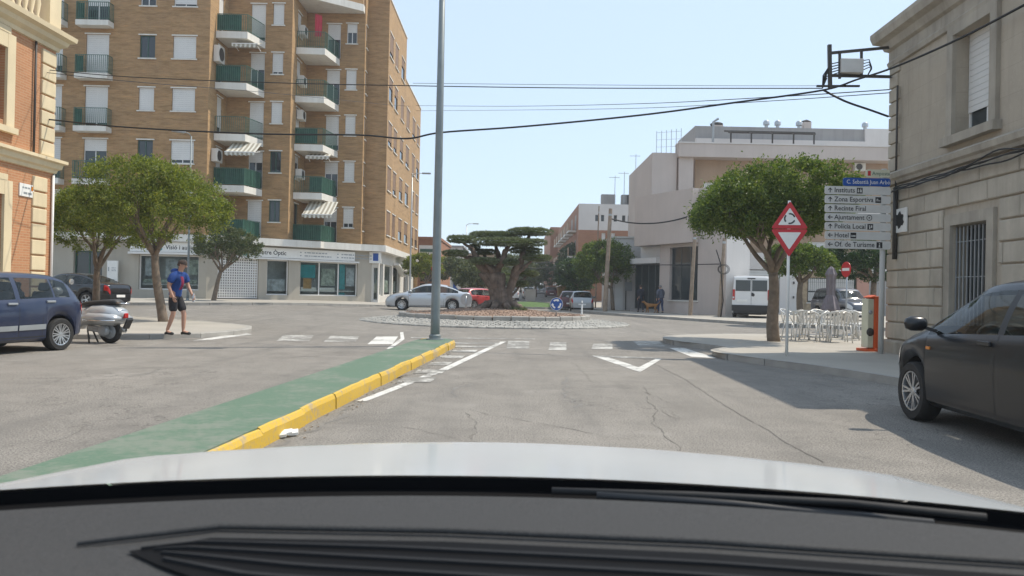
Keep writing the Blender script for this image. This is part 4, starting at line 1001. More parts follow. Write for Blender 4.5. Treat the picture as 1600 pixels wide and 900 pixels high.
# pergola
PG = MB(); pd = 56.2; zt0 = AT(1200, 208, pd).z; zb0 = AT(1200, 214, pd).z; xs = [AT(p, 215, pd).x for p in (1142, 1174, 1207, 1240, 1272)]
for x in xs:
    PG.bar((x, pd, 10.9), (x, pd, zt0), .09); PG.bar((x, pd, zt0), (x - .75, pd - 1.7, zb0), .09)
PG.bar((xs[0] - .2, pd, zt0), (xs[-1] + .1, pd, zt0), .1); PG.bar((xs[0] - .95, pd - 1.7, zb0), (xs[-1] - .6, pd - 1.7, zb0), .1)
for i in range(44):
    x = xs[0] - .1 + (xs[-1] - xs[0] + .1) * i / 43
    if 12 < i < 22 and i % 3: continue
    PG.bar((x, pd, zt0 + .07), (x - .72, pd - 1.6, zb0 + .07), .07, .02)
PG.build('pergola', MATS['dark_metal'], big)
zr = AT(1200, 199, PD).z
def cyl(prof, c, m, par, name, n=14): q = MB(); q.lathe(prof, n, c); return q.build(name, MATS[m], par, smooth=40)
for px in (1204, 1222, 1256, 1361): cyl([(.13, -.3), (.13, .35), (.24, .4), (.24, .62), (.15, .74), (.01, .76)], (AT(px, 199, PD).x, PD + 1, zr), 'galv', big, 'roof_vent')
q = MB(); xx = AT(1270, 199, PD).x; q.box(xx - .28, xx + .28, PD + 1, PD + 1.6, zr - .2, zr + .7); ch_ = q.build('chimney', MATS['pink_plaster'], big)
q = MB(); q.lathe([(.4, .78), (.3, .85), (.01, .95)], 4, (xx, PD + 1.3, zr)); q.bar((xx - .2, PD + 1.3, zr + .7), (xx - .2, PD + 1.3, zr + .8), .04); q.bar((xx + .2, PD + 1.3, zr + .7), (xx + .2, PD + 1.3, zr + .8), .04); q.build('cowl', MATS['dark_metal'], ch_)
q = MB(); xx = AT(1125, 199, PD).x; q.box(xx - .3, xx + .4, PD + .6, PD + 1.3, zr - .3, zr + .25); ch_ = q.build('chimney', MATS['pink_plaster'], big); q = MB(); q.lathe([(.5, .3), (.5, .4), (.3, .5), (.01, .55)], 8, (xx, PD + 1, zr)); q.build('cowl', MATS['dark_metal'], ch_)
q = MB(); q.tube([(AT(1114, 215, 57).x, 57, 11), (AT(1114, 215, 57).x, 57, zr + .1), (AT(1122, 215, 57).x, 57, zr + .35)], .09, 8); q.build('flue', MATS['grey_metal'], big)
for px, h in ((1300, 0), (1077, 0)):
    q = MB(); x = AT(px, 225, 56).x; q.box(x, x + .8, 56, 56.4, 11.4, 12.0); q.build('air_conditioner', MATS['off_white'], big)
for px in (1280, 1284): ac_unit(big, Vector((0, 57.6, 0)), X, -Y, AT(px, 222, 57).x, 12.0, .7, .6, .3)
# antenna and wire fence on the left terrace
q = MB()
xa, xb = bx(1024, 235), bx(1062, 235)
for i in range(6): x = xa + (xb - xa) * i / 5; q.bar((x, 53.6, 11.1), (x, 53.6, 12.6 + .25 * i / 5), .035)
for j in range(3): q.bar((xa, 53.6, 11.5 + .5 * j), (xb, 53.6, 11.6 + .52 * j), .02)
q.build('terrace_fence', MATS['galv'], big)
# ground floor row behind the van
OR_ = Vector((0, 53.2, 0)); gxx = lambda px, py=440: AT(px, py, 53.2).x
xr = [gxx(p) for p in (1147, 1170, 1205, 1248, 1262, 1338, 1357, 1400)]
gh = [(xr[1], xr[2] + .6, .2, 3.15), (xr[4], xr[5], .95, 2.65)]
q = MB(); wall(q, OR_, X, -Y, xr[0], xr[3], .1, 4.3, [gh[0]], .2); q.build('ground_wall', MATS['white_plaster'], big)
q = MB(); wall(q, OR_, X, -Y, xr[3], xr[5], .1, 3.1, [gh[1]], .2); q.build('ground_wall', MATS['rubble'], big)
q = MB(); q.box(xr[5], xr[6], 53.1, 53.4, .1, 3.1); q.build('pilaster', MATS['pink_paint'], big)
q = MB(); q.box(xr[6], xr[7] + 6, 53.15, 53.4, .1, 3.1); q.build('ground_wall', MATS['grey_plaster'], big)
q = MB(); q.box(xr[3], xr[7] + 6, 53.0, 54, 3.1, 4.3); q.build('fascia', MATS['white_plaster'], big)
n = 16; q = MB()
for i in range(n): z = .2 + 2.9 * i / n; q.box(gh[0][0] + .02, gh[0][1] - .02, 53.28, 53.32 , z, z + 2.9 / n - .015)
q.build('roller_door', MATS['roller'], big)
wn = window(big, OR_, X, -Y, *gh[1], .0, 'frame_green', .2, True, 3, 'pane_sky' if 'pane_sky' in MATS else 'pane_dark', False); barred(wn, *gh[1], OR_, X, -Y, 24, 'dark_metal', -.03)
b = MB(); fbox(b, OR_, X, -Y, gh[1][0] + .1, gh[1][1] - .1, 1.75, 2.6, -.15, -.14); fbox(b, OR_, X, -Y, gh[1][0] + .1, gh[1][1] - .1, 1.05, 1.65, -.15, -.14); b.build('curtain', MATS['frame_white'], wn)
q = MB()
for z in (1.2, 2.2): q.box(gxx(1240) - .04, gxx(1240) + .04, 53.1, 53.19, z, z + .16)
q.build('lamp_bracket', MATS['dark_metal'], big)
ORG[0] = Vector((0, 0, 0))
# low white house between
lw = thing('low_white_house', 'low whitewashed house with meter box beside the corner building', 'building', (7.6, 55.5, .13)); ORG[0] = Vector(lw.location)
xa, xb = AT(955, 430, 54.5).x, AT(1001, 430, 54.5).x
q = MB(); q.box(xa, xb + .6, 54.5, 60, .1, 5.2); q.build('wall', MATS['white_plaster'], lw)
q = MB(); q.box(xa - .05, xb + .6, 54.42, 60, 5.2, 5.32); q.build('coping', MATS['off_white'], lw)
q = MB(); x = AT(983, 455, 54.4).x; q.box(x - .3, x + .2, 54.4, 54.5, 1.5, 2.1); q.build('meter_box', MATS['grey_metal'], lw)
q = MB(); x = AT(978, 455, 54.4).x; q.tube([(x, 54.44, .1), (x, 54.44, 2.5)], .035, 6); q.build('downpipe', MATS['dark_metal'], lw)
q = MB(); q.box(xa + .3, xa + .85, 54.46, 54.5, .13, 2.2); q.build('door', MATS['frame_white'], lw)
for z in (3.05, 3.35): q = MB(); q.tube([(xa, 54.4, z), (xb, 54.4, z - .05)], .03, 6); q.build('wall_cable', MATS['cable'], lw)
ORG[0] = Vector((0, 0, 0))
# far brick-and-white flats up the street
fb = thing('far_brick_flats', 'white-topped brick flats with small windows along the right of the far street', 'building', (12, 90, gz(12, 90) + .1)); ORG[0] = Vector(fb.location)
FD = 85; OF = Vector((0, FD, 0)); fx = lambda px, py=340: AT(px, py, FD).x; fzz = lambda py: AT(950, py, FD).z
xa, xb = fx(904), fx(1012); zt = fzz(319); zm = fzz(360)
fw = [(fx(p), fx(p + 5), fzz(346), fzz(336)) for p in (930, 939, 959, 972, 981)]
q = MB(); wall(q, OF, X, -Y, xa, xb, zm, zt, fw, .2); q.build('wall', MATS['white_plaster'], fb)
for h in fw: window(fb, OF, X, -Y, *h, 0, 'teal_glass_frame', .2, False, 0, 'pane_dark', False, fw=.04)
fw = [(fx(940, 370), fx(946, 370), fzz(380), fzz(364)), (fx(955, 370), fx(961, 370), fzz(380), fzz(364))]
q = MB(); wall(q, OF, X, -Y, xa, xb, gz(xa, FD), zm - .002, fw, .2); q.build('wall', MATS['brick_red'], fb)
for h in fw: window(fb, OF, X, -Y, *h, .8, 'frame_white', .2, False, 0, 'pane_dark', False)
OFs = Vector((xa, 0, 0)); q = MB(); sw_ = []
for k in range(4):
    for j in range(6):
        y0 = FD + 3 + j * 5.5; sw_.append((y0, y0 + 2.2, zt - 2.6 - 2.9 * k, zt - .9 - 2.9 * k))
wall(q, OFs, Y, -X, FD, FD + 38, gz(xa, FD) - .5, zt - .02, sw_, .3); q.build('side_wall', MATS['brick_red'], fb)
for h in sw_:
    window(fb, OFs, Y, -X, *h, .5, 'frame_white', .3, False, 0, 'pane_dark', False)
    q = MB(); q.box(xa - .9, xa - .01, h[0] - .4, h[1] + .6, h[2] - .35, h[2] - .15); bal = q.build('balcony', MATS['slab_white'], fb)
    q = MB(); q.box(xa - .9, xa - .82, h[0] - .4, h[1] + .6, h[2] - .15, h[2] + .8); q.build('railing', MATS['tan_plaster'], bal)
q = MB(); q.box(xa + .01, xb + 10, FD + .3, FD + 38, gz(xa, FD), zt - .3); q.build('roof', MATS['concrete'], fb)
for px, py in ((952, 322), (963, 322), (985, 325), (994, 322)): q = MB(); x = fx(px, py); q.box(x - .4, x + .4, FD + 4, FD + 5, zt - .3, zt + 1.6); q.build('chimney', MATS['grey_plaster'], fb)
q = MB(); q.box(fx(998), xb + 2, FD - .5, FD + 6, zm, zt + 3.2); q.build('stair_tower', MATS['pink_plaster'], fb)
q = MB()
for px, h in ((981, 2.5), (999, 4.5), (966, 2)):
    x = fx(px, 310); q.bar((x, FD + 3, zt), (x, FD + 3, zt + 1.6 + h), .06); q.bar((x - .7, FD + 3, zt + 1.4 + h), (x + .5, FD + 3, zt + 1.4 + h), .05)
q.build('aerial', MATS['galv'], fb)
q = MB(); q.box(xa - 1.2, xa + 8, FD + 38.2, FD + 62, gz(xa, FD), zt + .6); q.build('annexe', MATS['brick_red'], fb)
ORG[0] = Vector((0, 0, 0))
# houses up the left side of the far street
lb = thing('red_brick_house', 'red-brick house with green-striped sign beyond the corner of the flats', 'building', (-9, 80, gz(-9, 80) + .1)); ORG[0] = Vector(lb.location)
xa, xb = AT(650, 400, 76).x, AT(686, 400, 76).x; zt = AT(670, 374, 76).z
q = MB(); q.box(xa - 3, xb, 76, 90, .3, zt); q.build('wall', MATS['brick_red'], lb)
q = MB(); q.box(xa - 3, xb + .1, 75.9, 90, zt, zt + .25); q.build('coping', MATS['brick_red'], lb)
q = MB(); q.box(xa + .3, xb - .2, 75.85, 75.98, zt - 1.5, zt - .6); sg = q.build('shop_sign', MATS['sign_white'], lb); q = MB(); q.box(xa + .4, xb - .3, 75.8, 75.84, zt - 1.25, zt - .95); q.build('stripe', MATS['rail_green'], sg)
q = MB()
for z in (1.1, 2.1): q.box(xb - 1.8, xb - .6, 75.95, 75.99, z, z + .8)
q.build('window', MATS['pane_dark'], lb); ORG[0] = Vector((0, 0, 0))
for i, (p0, p1, pt, D, m, lab) in enumerate(((684, 722, 386, 96, 'white_plaster', 'white house with dark roof railings behind the red brick house'), (716, 772, 397, 118, 'tan_plaster', 'low tan house seen behind the olive tree'), (768, 800, 420, 150, 'white_plaster', 'distant white house at the left end of the far street'))):
    xa, xb, zt = AT(p0, 420, D).x, AT(p1, 420, D).x, AT((p0 + p1) / 2, pt, D).z; g0 = gz(xa, D)
    h_ = thing('street_house', lab, 'building', ((xa + xb) / 2, D + 5, g0)); ORG[0] = Vector(h_.location); O_ = Vector((0, D, 0))
    hs = [(xa + (xb - xa) * f, xa + (xb - xa) * (f + .2), g0 + 1 + z, g0 + 2.3 + z) for f in (.15, .6) for z in (0, 2.9) if g0 + 3.2 + z < zt]
    q = MB(); wall(q, O_, X, -Y, xa, xb, g0 - .3, zt, hs, .2); q.build('wall', MATS[m], h_)
    for h in hs: window(h_, O_, X, -Y, *h, .4, 'frame_white', .2, True, 0, 'pane_dark', False)
    q = MB(); q.box(xa, xb, D + .25, D + 12, g0 - .3, zt - .1); q.box(xa - .15, xb + .15, D - .2, D + 12, zt, zt + .2); q.build('roof', MATS['grey_plaster'], h_); ORG[0] = Vector((0, 0, 0))
# ================================================================ vehicles
def interp(pts, x):
    if x <= pts[0][0]: return pts[0][1]
    for i in range(len(pts) - 1):
        (a, b), (c, d) = pts[i], pts[i + 1]
        if x <= c:
            m0 = (d - pts[i - 1][1]) / (c - pts[i - 1][0]) if i > 0 else (d - b) / (c - a)
            m1 = (pts[i + 2][1] - b) / (pts[i + 2][0] - a) if i + 2 < len(pts) else (d - b) / (c - a)
            s = (d - b) / (c - a); h = c - a
            if abs(s) < 1e-9: m0 = m1 = 0
            else:
                m0 = 0 if m0 * s < 0 else max(-3 * abs(s), min(3 * abs(s), m0)); m1 = 0 if m1 * s < 0 else max(-3 * abs(s), min(3 * abs(s), m1))
            t = (x - a) / h
            return b * (2 * t ** 3 - 3 * t * t + 1) + m0 * h * (t ** 3 - 2 * t * t + t) + d * (-2 * t ** 3 + 3 * t * t) + m1 * h * (t ** 3 - t * t)
    return pts[-1][1]
SPECS = {
 'hatch': dict(L=3.80, H=1.42, fa=1.17, ra=-1.30, R=.295,
   top=[(-1.9, .60), (-1.885, .80), (-1.84, .95), (-1.68, 1.18), (-1.48, 1.345), (-1.1, 1.41), (-.3, 1.425), (.15, 1.39), (.45, 1.27), (1.0, .965), (1.1, .93), (1.5, .84), (1.74, .73), (1.87, .58), (1.9, .5)],
   belt=[(-1.9, .585), (-1.885, .75), (-1.84, .88), (-1.5, .95), (-.3, .905), (.9, .865), (1.1, .85), (1.5, .77), (1.74, .66), (1.87, .52), (1.9, .45)],
   plan=[(-1.9, .62), (-1.86, .70), (-1.7, .775), (-1.3, .815), (-.2, .825), (1.0, .815), (1.45, .76), (1.72, .66), (1.85, .54), (1.9, .42)],
   side=[(-1.52, -1.17), (-1.13, -.42), (-.33, .86)], screen=(.42, .98), rear=(-1.83, -1.5)),
 'sedan': dict(L=4.65, H=1.47, fa=1.40, ra=-1.31, R=.315,
   top=[(-2.325, .58), (-2.31, .82), (-2.25, .98), (-2.1, 1.03), (-1.8, 1.06), (-1.35, 1.26), (-.9, 1.405), (-.3, 1.465), (.2, 1.445), (.6, 1.32), (1.2, 1.02), (1.32, .98), (1.9, .88), (2.15, .76), (2.29, .6), (2.325, .5)],
   belt=[(-2.325, .56), (-2.31, .76), (-2.25, .92), (-2.0, .97), (-.5, .945), (1.0, .92), (1.32, .9), (1.9, .80), (2.15, .68), (2.29, .54), (2.325, .45)],
   plan=[(-2.325, .62), (-2.28, .72), (-2.0, .83), (-1.4, .875), (0, .885), (1.3, .87), (1.8, .80), (2.1, .68), (2.28, .52), (2.325, .4)],
   side=[(-1.62, -1.06), (-1.0, -.25), (-.17, 1.06)], screen=(.52, 1.2), rear=(-1.72, -1.02)),
 'suv': dict(L=4.1, H=1.72, fa=1.25, ra=-1.25, R=.33,
   top=[(-2.05, .7), (-2.04, 1.0), (-1.98, 1.3), (-1.85, 1.6), (-1.6, 1.69), (-.5, 1.73), (.25, 1.68), (.5, 1.55), (.95, 1.13), (1.05, 1.09), (1.6, 1.0), (1.9, .88), (2.03, .7), (2.05, .6)],
   belt=[(-2.05, .68), (-2.04, .9), (-1.95, 1.02), (-.5, 1.02), (.9, 1.0), (1.05, .98), (1.6, .92), (1.9, .8), (2.03, .64), (2.05, .55)],
   plan=[(-2.05, .7), (-1.95, .8), (-1.5, .85), (0, .86), (1.3, .85), (1.8, .8), (2.0, .7), (2.05, .6)],
   side=[(-1.8, -1.3), (-1.22, -.4), (-.3, .82)], screen=(.48, .95), rear=(-2.0, -1.8)),
 'van': dict(L=4.96, H=2.25, fa=1.55, ra=-1.45, R=.33,
   top=[(-2.48, 2.14), (-2.42, 2.22), (-2.0, 2.25), (.6, 2.25), (1.0, 2.2), (1.35, 1.85), (1.75, 1.32), (1.85, 1.26), (2.3, 1.05), (2.45, .8), (2.48, .6)],
   belt=[(-2.48, 1.2), (.8, 1.2), (1.75, 1.15), (1.85, 1.12), (2.3, .95), (2.45, .7), (2.48, .55)],
   plan=[(-2.48, .965), (-2.3, 1.0), (0, 1.02), (1.5, 1.0), (2.0, .93), (2.35, .8), (2.48, .65)],
   side=[(.55, 1.6)], screen=(1.08, 1.72), rear=None),
}
def wheel(par, x, y, R, side, rim='alu', spokes=7, wd=.2):
    ax = Vector((0, side, 0)); w_ = bpy.data.objects.new('wheel', None); COL.objects.link(w_); w_.parent = par; w_.empty_display_size = .1; w_.location = (x, y, R)
    h = wd / 2; rr = R * .68
    t = MB(); t.lathe([(rr, -h), (R * .93, -h), (R, -h * .75), (R * 1.0, h * .75), (R * .94, h), (rr + .01, h), (rr - .005, h * .7), (rr - .005, -h * .7)], 36, (0, 0, 0), ax, True); t.build('tyre', MATS['rubber'], w_, smooth=50)
    m = MB(); m.lathe([(rr, h * .72), (rr, h * .93), (rr * .93, h * .9), (rr * .9, h * .5), (rr * .9, -h * .5)], 36, (0, 0, 0), ax); m.lathe([(.001, h * .82), (rr * .2, h * .8), (rr * .24, h * .6)], 16, (0, 0, 0), ax)
    for k in range(spokes):
        a = 2 * PI * k / spokes
        for da in (-.14, .14):
            c0 = Vector((math.cos(a + da * .5), 0, math.sin(a + da * .5))) * rr * .15; c1 = Vector((math.cos(a + da), 0, math.sin(a + da))) * rr * .93
            m.bar(c0 + ax * h * .66, c1 + ax * h * .76, rr * .1, .022, up=ax)
    m.build('rim', MATS[rim], w_, smooth=40)
    d = MB(); d.lathe([(.001, h * .3), (rr * .88, h * .3)], 24, (0, 0, 0), ax); d.build('brake_disc', MATS['dark_metal'], w_)
    return w_
def make_car(name, label, loc, rz, kind, paint, cat='car', scale=1.0, rim='alu', spokes=7, trim=None, seams=True, black_pillar=True, seats=True, group=None, plate=True, handles=True, steer=0, tail=(3.4, 5.0)):
    S_ = SPECS[kind]; c = thing(name, label, cat, loc, rz, group); c.scale = (scale,) * 3
    L = S_['L']; top, belt, plan = S_['top'], S_['belt'], S_['plan']; R = S_['R']; Ra = R + .055
    def zbot(x):
        z = .2 + .06 * sm((abs(x) - L / 2 + .45) / .45)
        for xw in (S_['fa'], S_['ra']):
            d = abs(x - xw)
            if d < Ra: z = max(z, R + math.sqrt(Ra * Ra - d * d))
        return z
    def sec(x):
        hw, zs, zt, zb = interp(plan, x), interp(belt, x), interp(top, x), zbot(x); zs = min(zs, zt - .012); zb = min(zb, zs - .08)
        t = max(0, min(1, (zt - zs) / .42)); rw = hw * (.9 - .2 * t if kind != 'van' else .9); cr = .015 + .05 * t; zre = zt - cr
        P = [(hw * .9, zb), (hw * .965, zb + .05), (hw * .99, zb + .36 * (zs - zb)), (hw, zb + .62 * (zs - zb)), (hw * .985, zs - .05 * min(1, (zs - zb) / .4)), (hw * .955, zs)]
        for s in (.07, .3, .55, .75, .9, 1.0):
            bow = .02 * math.sin(PI * s) * t; P.append((hw * .945 + (rw - hw * .945) * s + bow, zs + .004 + (zre - zs - .004) * s))
        P += [(rw * .95, zre + cr * .35), (rw * .8, zre + cr * .7), (rw * .45, zt - cr * .08), (0, zt)]
        return P
    xs = set(lines(-L / 2, L / 2, .09))
    for xw in (S_['fa'], S_['ra']):
        for k in range(17): xs.add(xw + Ra * math.cos(PI * k / 16) * .9999)
        xs |= {xw - Ra - .002, xw + Ra + .002}
    for a, b in S_['side']: xs |= {a, b}
    for q in (S_['screen'], S_['rear']):
        if q: xs |= set(q)
    for p in top: xs.add(p[0])
    xs = sorted(xs); xs = [x for i, x in enumerate(xs) if i == 0 or x - xs[i - 1] > 1e-4]
    secs = [sec(x) for x in xs]; K = len(secs[0])
    def cellkind(xm, j):
        if 6 <= j <= 9:
            for i, (a, b) in enumerate(S_['side']):
                if a < xm < b: return ('side', i)
            if S_['side'][0][0] < xm < S_['side'][-1][1] and black_pillar: return ('pillar', sum(xm > q[1] for q in S_['side']))
        if j >= 12:
            if S_['screen'][0] < xm < S_['screen'][1]: return ('screen', 0)
            if S_['rear'] and S_['rear'][0] < xm < S_['rear'][1]: return ('rear', 0)
        return ('body', 0)
    groups = {}
    for sd in (1, -1):
        for i in range(len(xs) - 1):
            for j in range(K - 1):
                k = cellkind((xs[i] + xs[i + 1]) / 2, j)
                key = k if k[0] in ('body', 'screen', 'rear') else (k[0], k[1], sd)
                g = groups.setdefault(key, MB())
                q = [(xs[i], sd * secs[i][j][0], secs[i][j][1]), (xs[i + 1], sd * secs[i + 1][j][0], secs[i + 1][j][1]), (xs[i + 1], sd * secs[i + 1][j + 1][0], secs[i + 1][j + 1][1]), (xs[i], sd * secs[i][j + 1][0], secs[i][j + 1][1])]
                g.face(q[::-1] if sd > 0 else q)
    g = groups[('body', 0)]
    for e, fl in ((0, False), (-1, True)):
        x = xs[e]; s = secs[e]; poly = [(x, y, z) for y, z in s] + [(x, -y, z) for y, z in s[-2::-1]]; g.face(poly[::-1] if fl else poly)
    body = g.build('body', paint, c, smooth=32, weld=True)
    for key, g in groups.items():
        if key[0] == 'side': g.build('side_window', MATS['car_glass'], c, smooth=True, weld=True)
        elif key[0] == 'screen': g.build('windscreen', MATS['car_glass'], c, smooth=True, weld=True)
        elif key[0] == 'rear': g.build('rear_window', MATS['car_glass'], c, smooth=True, weld=True)
        elif key[0] == 'pillar': g.build('pillar', MATS['black_plastic'], c, smooth=True, weld=True)
    def SP(x, v, sd, off=.004):
        s = sec(x); v = max(0, min(K - 1.001, v)); j = int(v); f = v - j; y = s[j][0] + (s[j + 1][0] - s[j][0]) * f; z = s[j][1] + (s[j + 1][1] - s[j][1]) * f
        n = Vector((s[j + 1][1] - s[j][1], -(s[j + 1][0] - s[j][0]))).normalized()
        e = .02; dx = (interp(plan, min(L / 2, x + e)) - interp(plan, max(-L / 2, x - e))) / (2 * e)
        return Vector((x - (dx * off), sd * (y + n.x * off), z + n.y * off))
    def patch(name, x0, x1, v0, v1, sd, m, off=.005, nx=8, nv=6):
        g = MB(); g.grid(lambda u, v: SP(u, v, sd, off), lines(x0, x1, (x1 - x0) / nx), [v0 + (v1 - v0) * i / nv for i in range(nv + 1)], flip=sd > 0); return g.build(name, m, c, smooth=True)
    u = MB(); u.box(-L / 2 + .12, L / 2 - .12, -.52, .52, .17, .5); u.box(-L / 2 + .3, L / 2 - .3, -interp(plan, 0) + .28, interp(plan, 0) - .28, .18, .3); u.build('underbody', MATS['black_plastic'], c)
    hwF, hwR = interp(plan, S_['fa']), interp(plan, S_['ra'])
    for sd in (1, -1):
        wheel(c, S_['fa'], sd * (hwF - .115), R, sd, rim, spokes); wheel(c, S_['ra'], sd * (hwR - .115), R, sd, rim, spokes)
        for xw, hw in ((S_['fa'], hwF), (S_['ra'], hwR)):
            w_ = MB(); w_.grid(lambda a, y: (xw + math.cos(a) * (Ra - .004), sd * y, R + math.sin(a) * (Ra - .004)), [PI * k / 12 for k in range(13)], [hw * .9, hw - .4]); w_.build('wheel_arch_liner', MATS['black_plastic'], c)
        patch('headlight', L / 2 - .42, L / 2 - .06, 3.0, 4.7, sd, MATS['head_glass'], .006)
        if kind != 'van': patch('tail_light', -L / 2 + .008, -L / 2 + (.2 if kind == 'sedan' else .1), tail[0], tail[1], sd, MATS['red_lens'], .006)
        patch('bumper_strip', L / 2 - .55, L / 2 - .03, .3, 1.6, sd, MATS['black_plastic'] if trim == 'black' else paint, .012) if trim == 'black' else None
        if trim in ('strip', 'black'):
            for a, b in ((S_['ra'] + Ra + .03, -.36), (-.33, S_['fa'] - Ra - .03)): patch('rubbing_strip', a, b, 1.75, 2.2, sd, MATS['grey_metal'], .014, 8, 2)
        if seams:
            for x, v0, v1 in ((S_['side'][-1][1] - .02, 1.2, 4.95), (S_['side'][-1][0] - .04, 1.2, 5.9), (S_['ra'] + Ra * 1.02 + .08, 1.2, 2.9)): patch('door_seam', x - .005, x + .005, v0, v1, sd, MATS['black_plastic'], .0015, 1, 8)
            patch('sill_seam', S_['ra'] + Ra + .02, S_['fa'] - Ra - .02, 1.1, 1.2, sd, MATS['black_plastic'], .002, 10, 1)
        if handles:
            for xh in (S_['side'][-1][0] + .1, S_['side'][-2][0] + .1) if len(S_['side']) > 1 else (.7,):
                p = SP(xh, 4.1, sd, .015); h = MB(); h.obox(p, (.095, 0, 0), (0, .014, 0), (0, 0, .019)); h.build('door_handle', MATS['grey_metal'] if trim else paint, c, bevel=.008)
        xm = S_['side'][-1][1] - .16; p = SP(xm, 6.2, sd, .0); h = MB(); h.bar(p + Vector((0, 0, .02)), p + Vector((.02, sd * .12, .06)), .04, .03); st = h.build('mirror_arm', MATS['black_plastic'], c)
        h = MB(); h.lathe([(.01, -.1), (.06, -.095), (.085, -.06), (.085, .04), (.06, .085), (.01, .1)], 16, (0, 0, 0), (0, 1, 0)); mo = h.build('mirror', paint if trim is None else MATS['black_plastic'], c, smooth=True); mo.location = p + Vector((.02, sd * .19, .09)); mo.scale = (.75, 1, .82)
        i_ = MB(); p = SP(S_['fa'] + .05 - Ra - .12, 3.7, sd, .006); i_.obox(p, (.035, 0, 0), (0, .006, 0), (0, 0, .014)); i_.build('side_indicator', MATS['amber_lens'], c)
    xf = L / 2
    g = MB(); zc = interp(belt, xf); g.box(xf - .012, xf + .012, -.36, .36, .36, zc + .005); g.build('grille', MATS['black_plastic'], c, bevel=.006)
    b = MB(); b.box(xf - .03, xf + .025, -.26, .26, .30, .41) if plate else None
    if plate:
        b = MB(); b.box(xf + .013, xf + .022, -.26, .26, .40, .50); b.build('number_plate', MATS['sign_white'], c)
        if kind != 'van': b = MB(); b.box(-xf - .012, -xf + .01, -.26, .26, .44, .55); b.build('number_plate', MATS['sign_white'], c)
    if seats:
        hwi = interp(plan, 0) * .42
        for sx in (-.05, -.95) if kind != 'van' else (.4,):
            for sy in (-hwi, hwi):
                s = MB(); zc = .42
                s.obox((sx, sy, zc), (.24, 0, .02), (0, .24, 0), (0, 0, .09)); s.obox((sx - .3, sy, zc + .33), (-.09, 0, .32), (0, .23, 0), (.05, 0, .02)); s.obox((sx - .4, sy, zc + .74), (-.02, 0, .08), (0, .13, 0), (.04, 0, .01)); s.build('seat', MATS['seat_cloth'], c, bevel=.04)
        s = MB(); xd = S_['screen'][1] - .1; s.box(xd - .35, xd, -hwi - .3, hwi + .3, .6, .88 if kind != 'van' else 1.1); s.build('dashboard', MATS['black_plastic'], c, bevel=.05)
        s = MB(); s.lathe([(.17, -.012), (.185, 0), (.17, .012), (.155, 0)], 20, (xd - .42, hwi, .84), (-.9, 0, .45), True); s.build('steering_wheel', MATS['black_plastic'], c, smooth=True)
    return c
mat('seat_cloth', (.06, .06, .065), .9, .2, 6)
pB = paint_mat('paint_blue', (.009, .018, .052), .3, .0, dust=.05)
pK = paint_mat('paint_black', (.009, .011, .014), .3, .0, dust=.0, coat=.2); pK.node_tree.nodes['Principled BSDF'].inputs['Specular IOR Level'].default_value = .4
pK2 = paint_mat('paint_black_clean', (.008, .008, .009), .18, .0, dust=.02)
pS = paint_mat('paint_silver', (.52, .54, .56), .3, .5, dust=.06)
pR = paint_mat('paint_red', (.38, .035, .035), .35, .1, dust=.1)
pW = paint_mat('paint_white', (.70, .70, .69), .4, 0, dust=.1)
pG = paint_mat('paint_grey', (.36, .37, .38), .3, .5, dust=.08)
pD = paint_mat('paint_darkred', (.10, .02, .025), .3, .2, dust=.1)
def ground_at(px, py, dz=0.): 
    p = GP(px, py); 
    for _ in range(6): p = GP(px, py, gz(p.x, p.y) + dz)
    return p
def place(car, local, world, rz):        # put the local ground point of a car on a world point
    v = Matrix.Rotation(rz, 3, 'Z') @ Vector(local); car.location = (world[0] - v.x, world[1] - v.y, world[2] if len(world) > 2 else 0); car.rotation_euler = (0, 0, rz)
# blue hatchback: nose towards the camera and left
rzb = rad(-90 - 14)
car1 = make_car('parked_car', 'dark blue five-door hatchback parked at the left kerb, nose out of view', (0, 0, 0), 0, 'hatch', pB, trim='strip', black_pillar=False, spokes=9)
place(car1, (-1.30, .71, 0), (-8.35, 14.25, 0), rzb)
# black hatchback on the right, nose pointing away
car2 = make_car('parked_car', 'dusty black hatchback parked beside the stone building on the right', (0, 0, 0), 0, 'hatch', pK, trim=None, black_pillar=True, spokes=7, scale=1.03)
p = GP(1432, 656); place(car2, (1.17 * 1.03, .72 * 1.03, 0), (p.x, p.y, 0), rad(90 - 3.2))
# black saloon by the flats
car3 = make_car('parked_car', 'glossy black saloon parked in front of the block of flats behind the scooter', (0, 0, 0), 0, 'sedan', pK2, spokes=5, tail=(3.2, 4.9))
p = AT(188, 460, 33.6); place(car3, (-2.3, 0, 0), (p.x, 33.6, gz(p.x, 33.6)), rad(180 - 12))
# silver saloon behind the roundabout, nose to the left
car4 = make_car('saloon_car', 'silver four-door saloon driving behind the cobbled roundabout', (0, 0, 0), 0, 'sedan', pS, spokes=9)
p = AT(630, 480, 42.2); place(car4, (1.40, .8, 0), (p.x, 41.6, gz(p.x, 42) ), rad(180 + 2))
car5 = make_car('hatchback_car', 'small red hatchback half hidden behind the olive trunk and silver saloon', (0, 0, 0), 0, 'hatch', pR, spokes=7)
p = AT(740, 470, 50); place(car5, (-.6, 0, 0), (p.x, 50, gz(p.x, 50)), rad(-62 - 90 + 180 + 20))
car6 = make_car('parked_car', 'pale grey hatchback parked tail towards the roundabout beside the wooden hut', (0, 0, 0), 0, 'hatch', pG, spokes=7, tail=(3.2, 5.6))
p = AT(912, 475, 52.5); car6.location = (p.x, 54.4, gz(p.x, 54)); car6.rotation_euler = (0, 0, rad(87))
car7 = make_car('parked_car', 'dark red car parked just left of the pale grey hatchback', (0, 0, 0), 0, 'hatch', pD, spokes=7)
p = AT(893, 475, 56); car7.location = (p.x, 58, gz(p.x, 58)); car7.rotation_euler = (0, 0, rad(87))
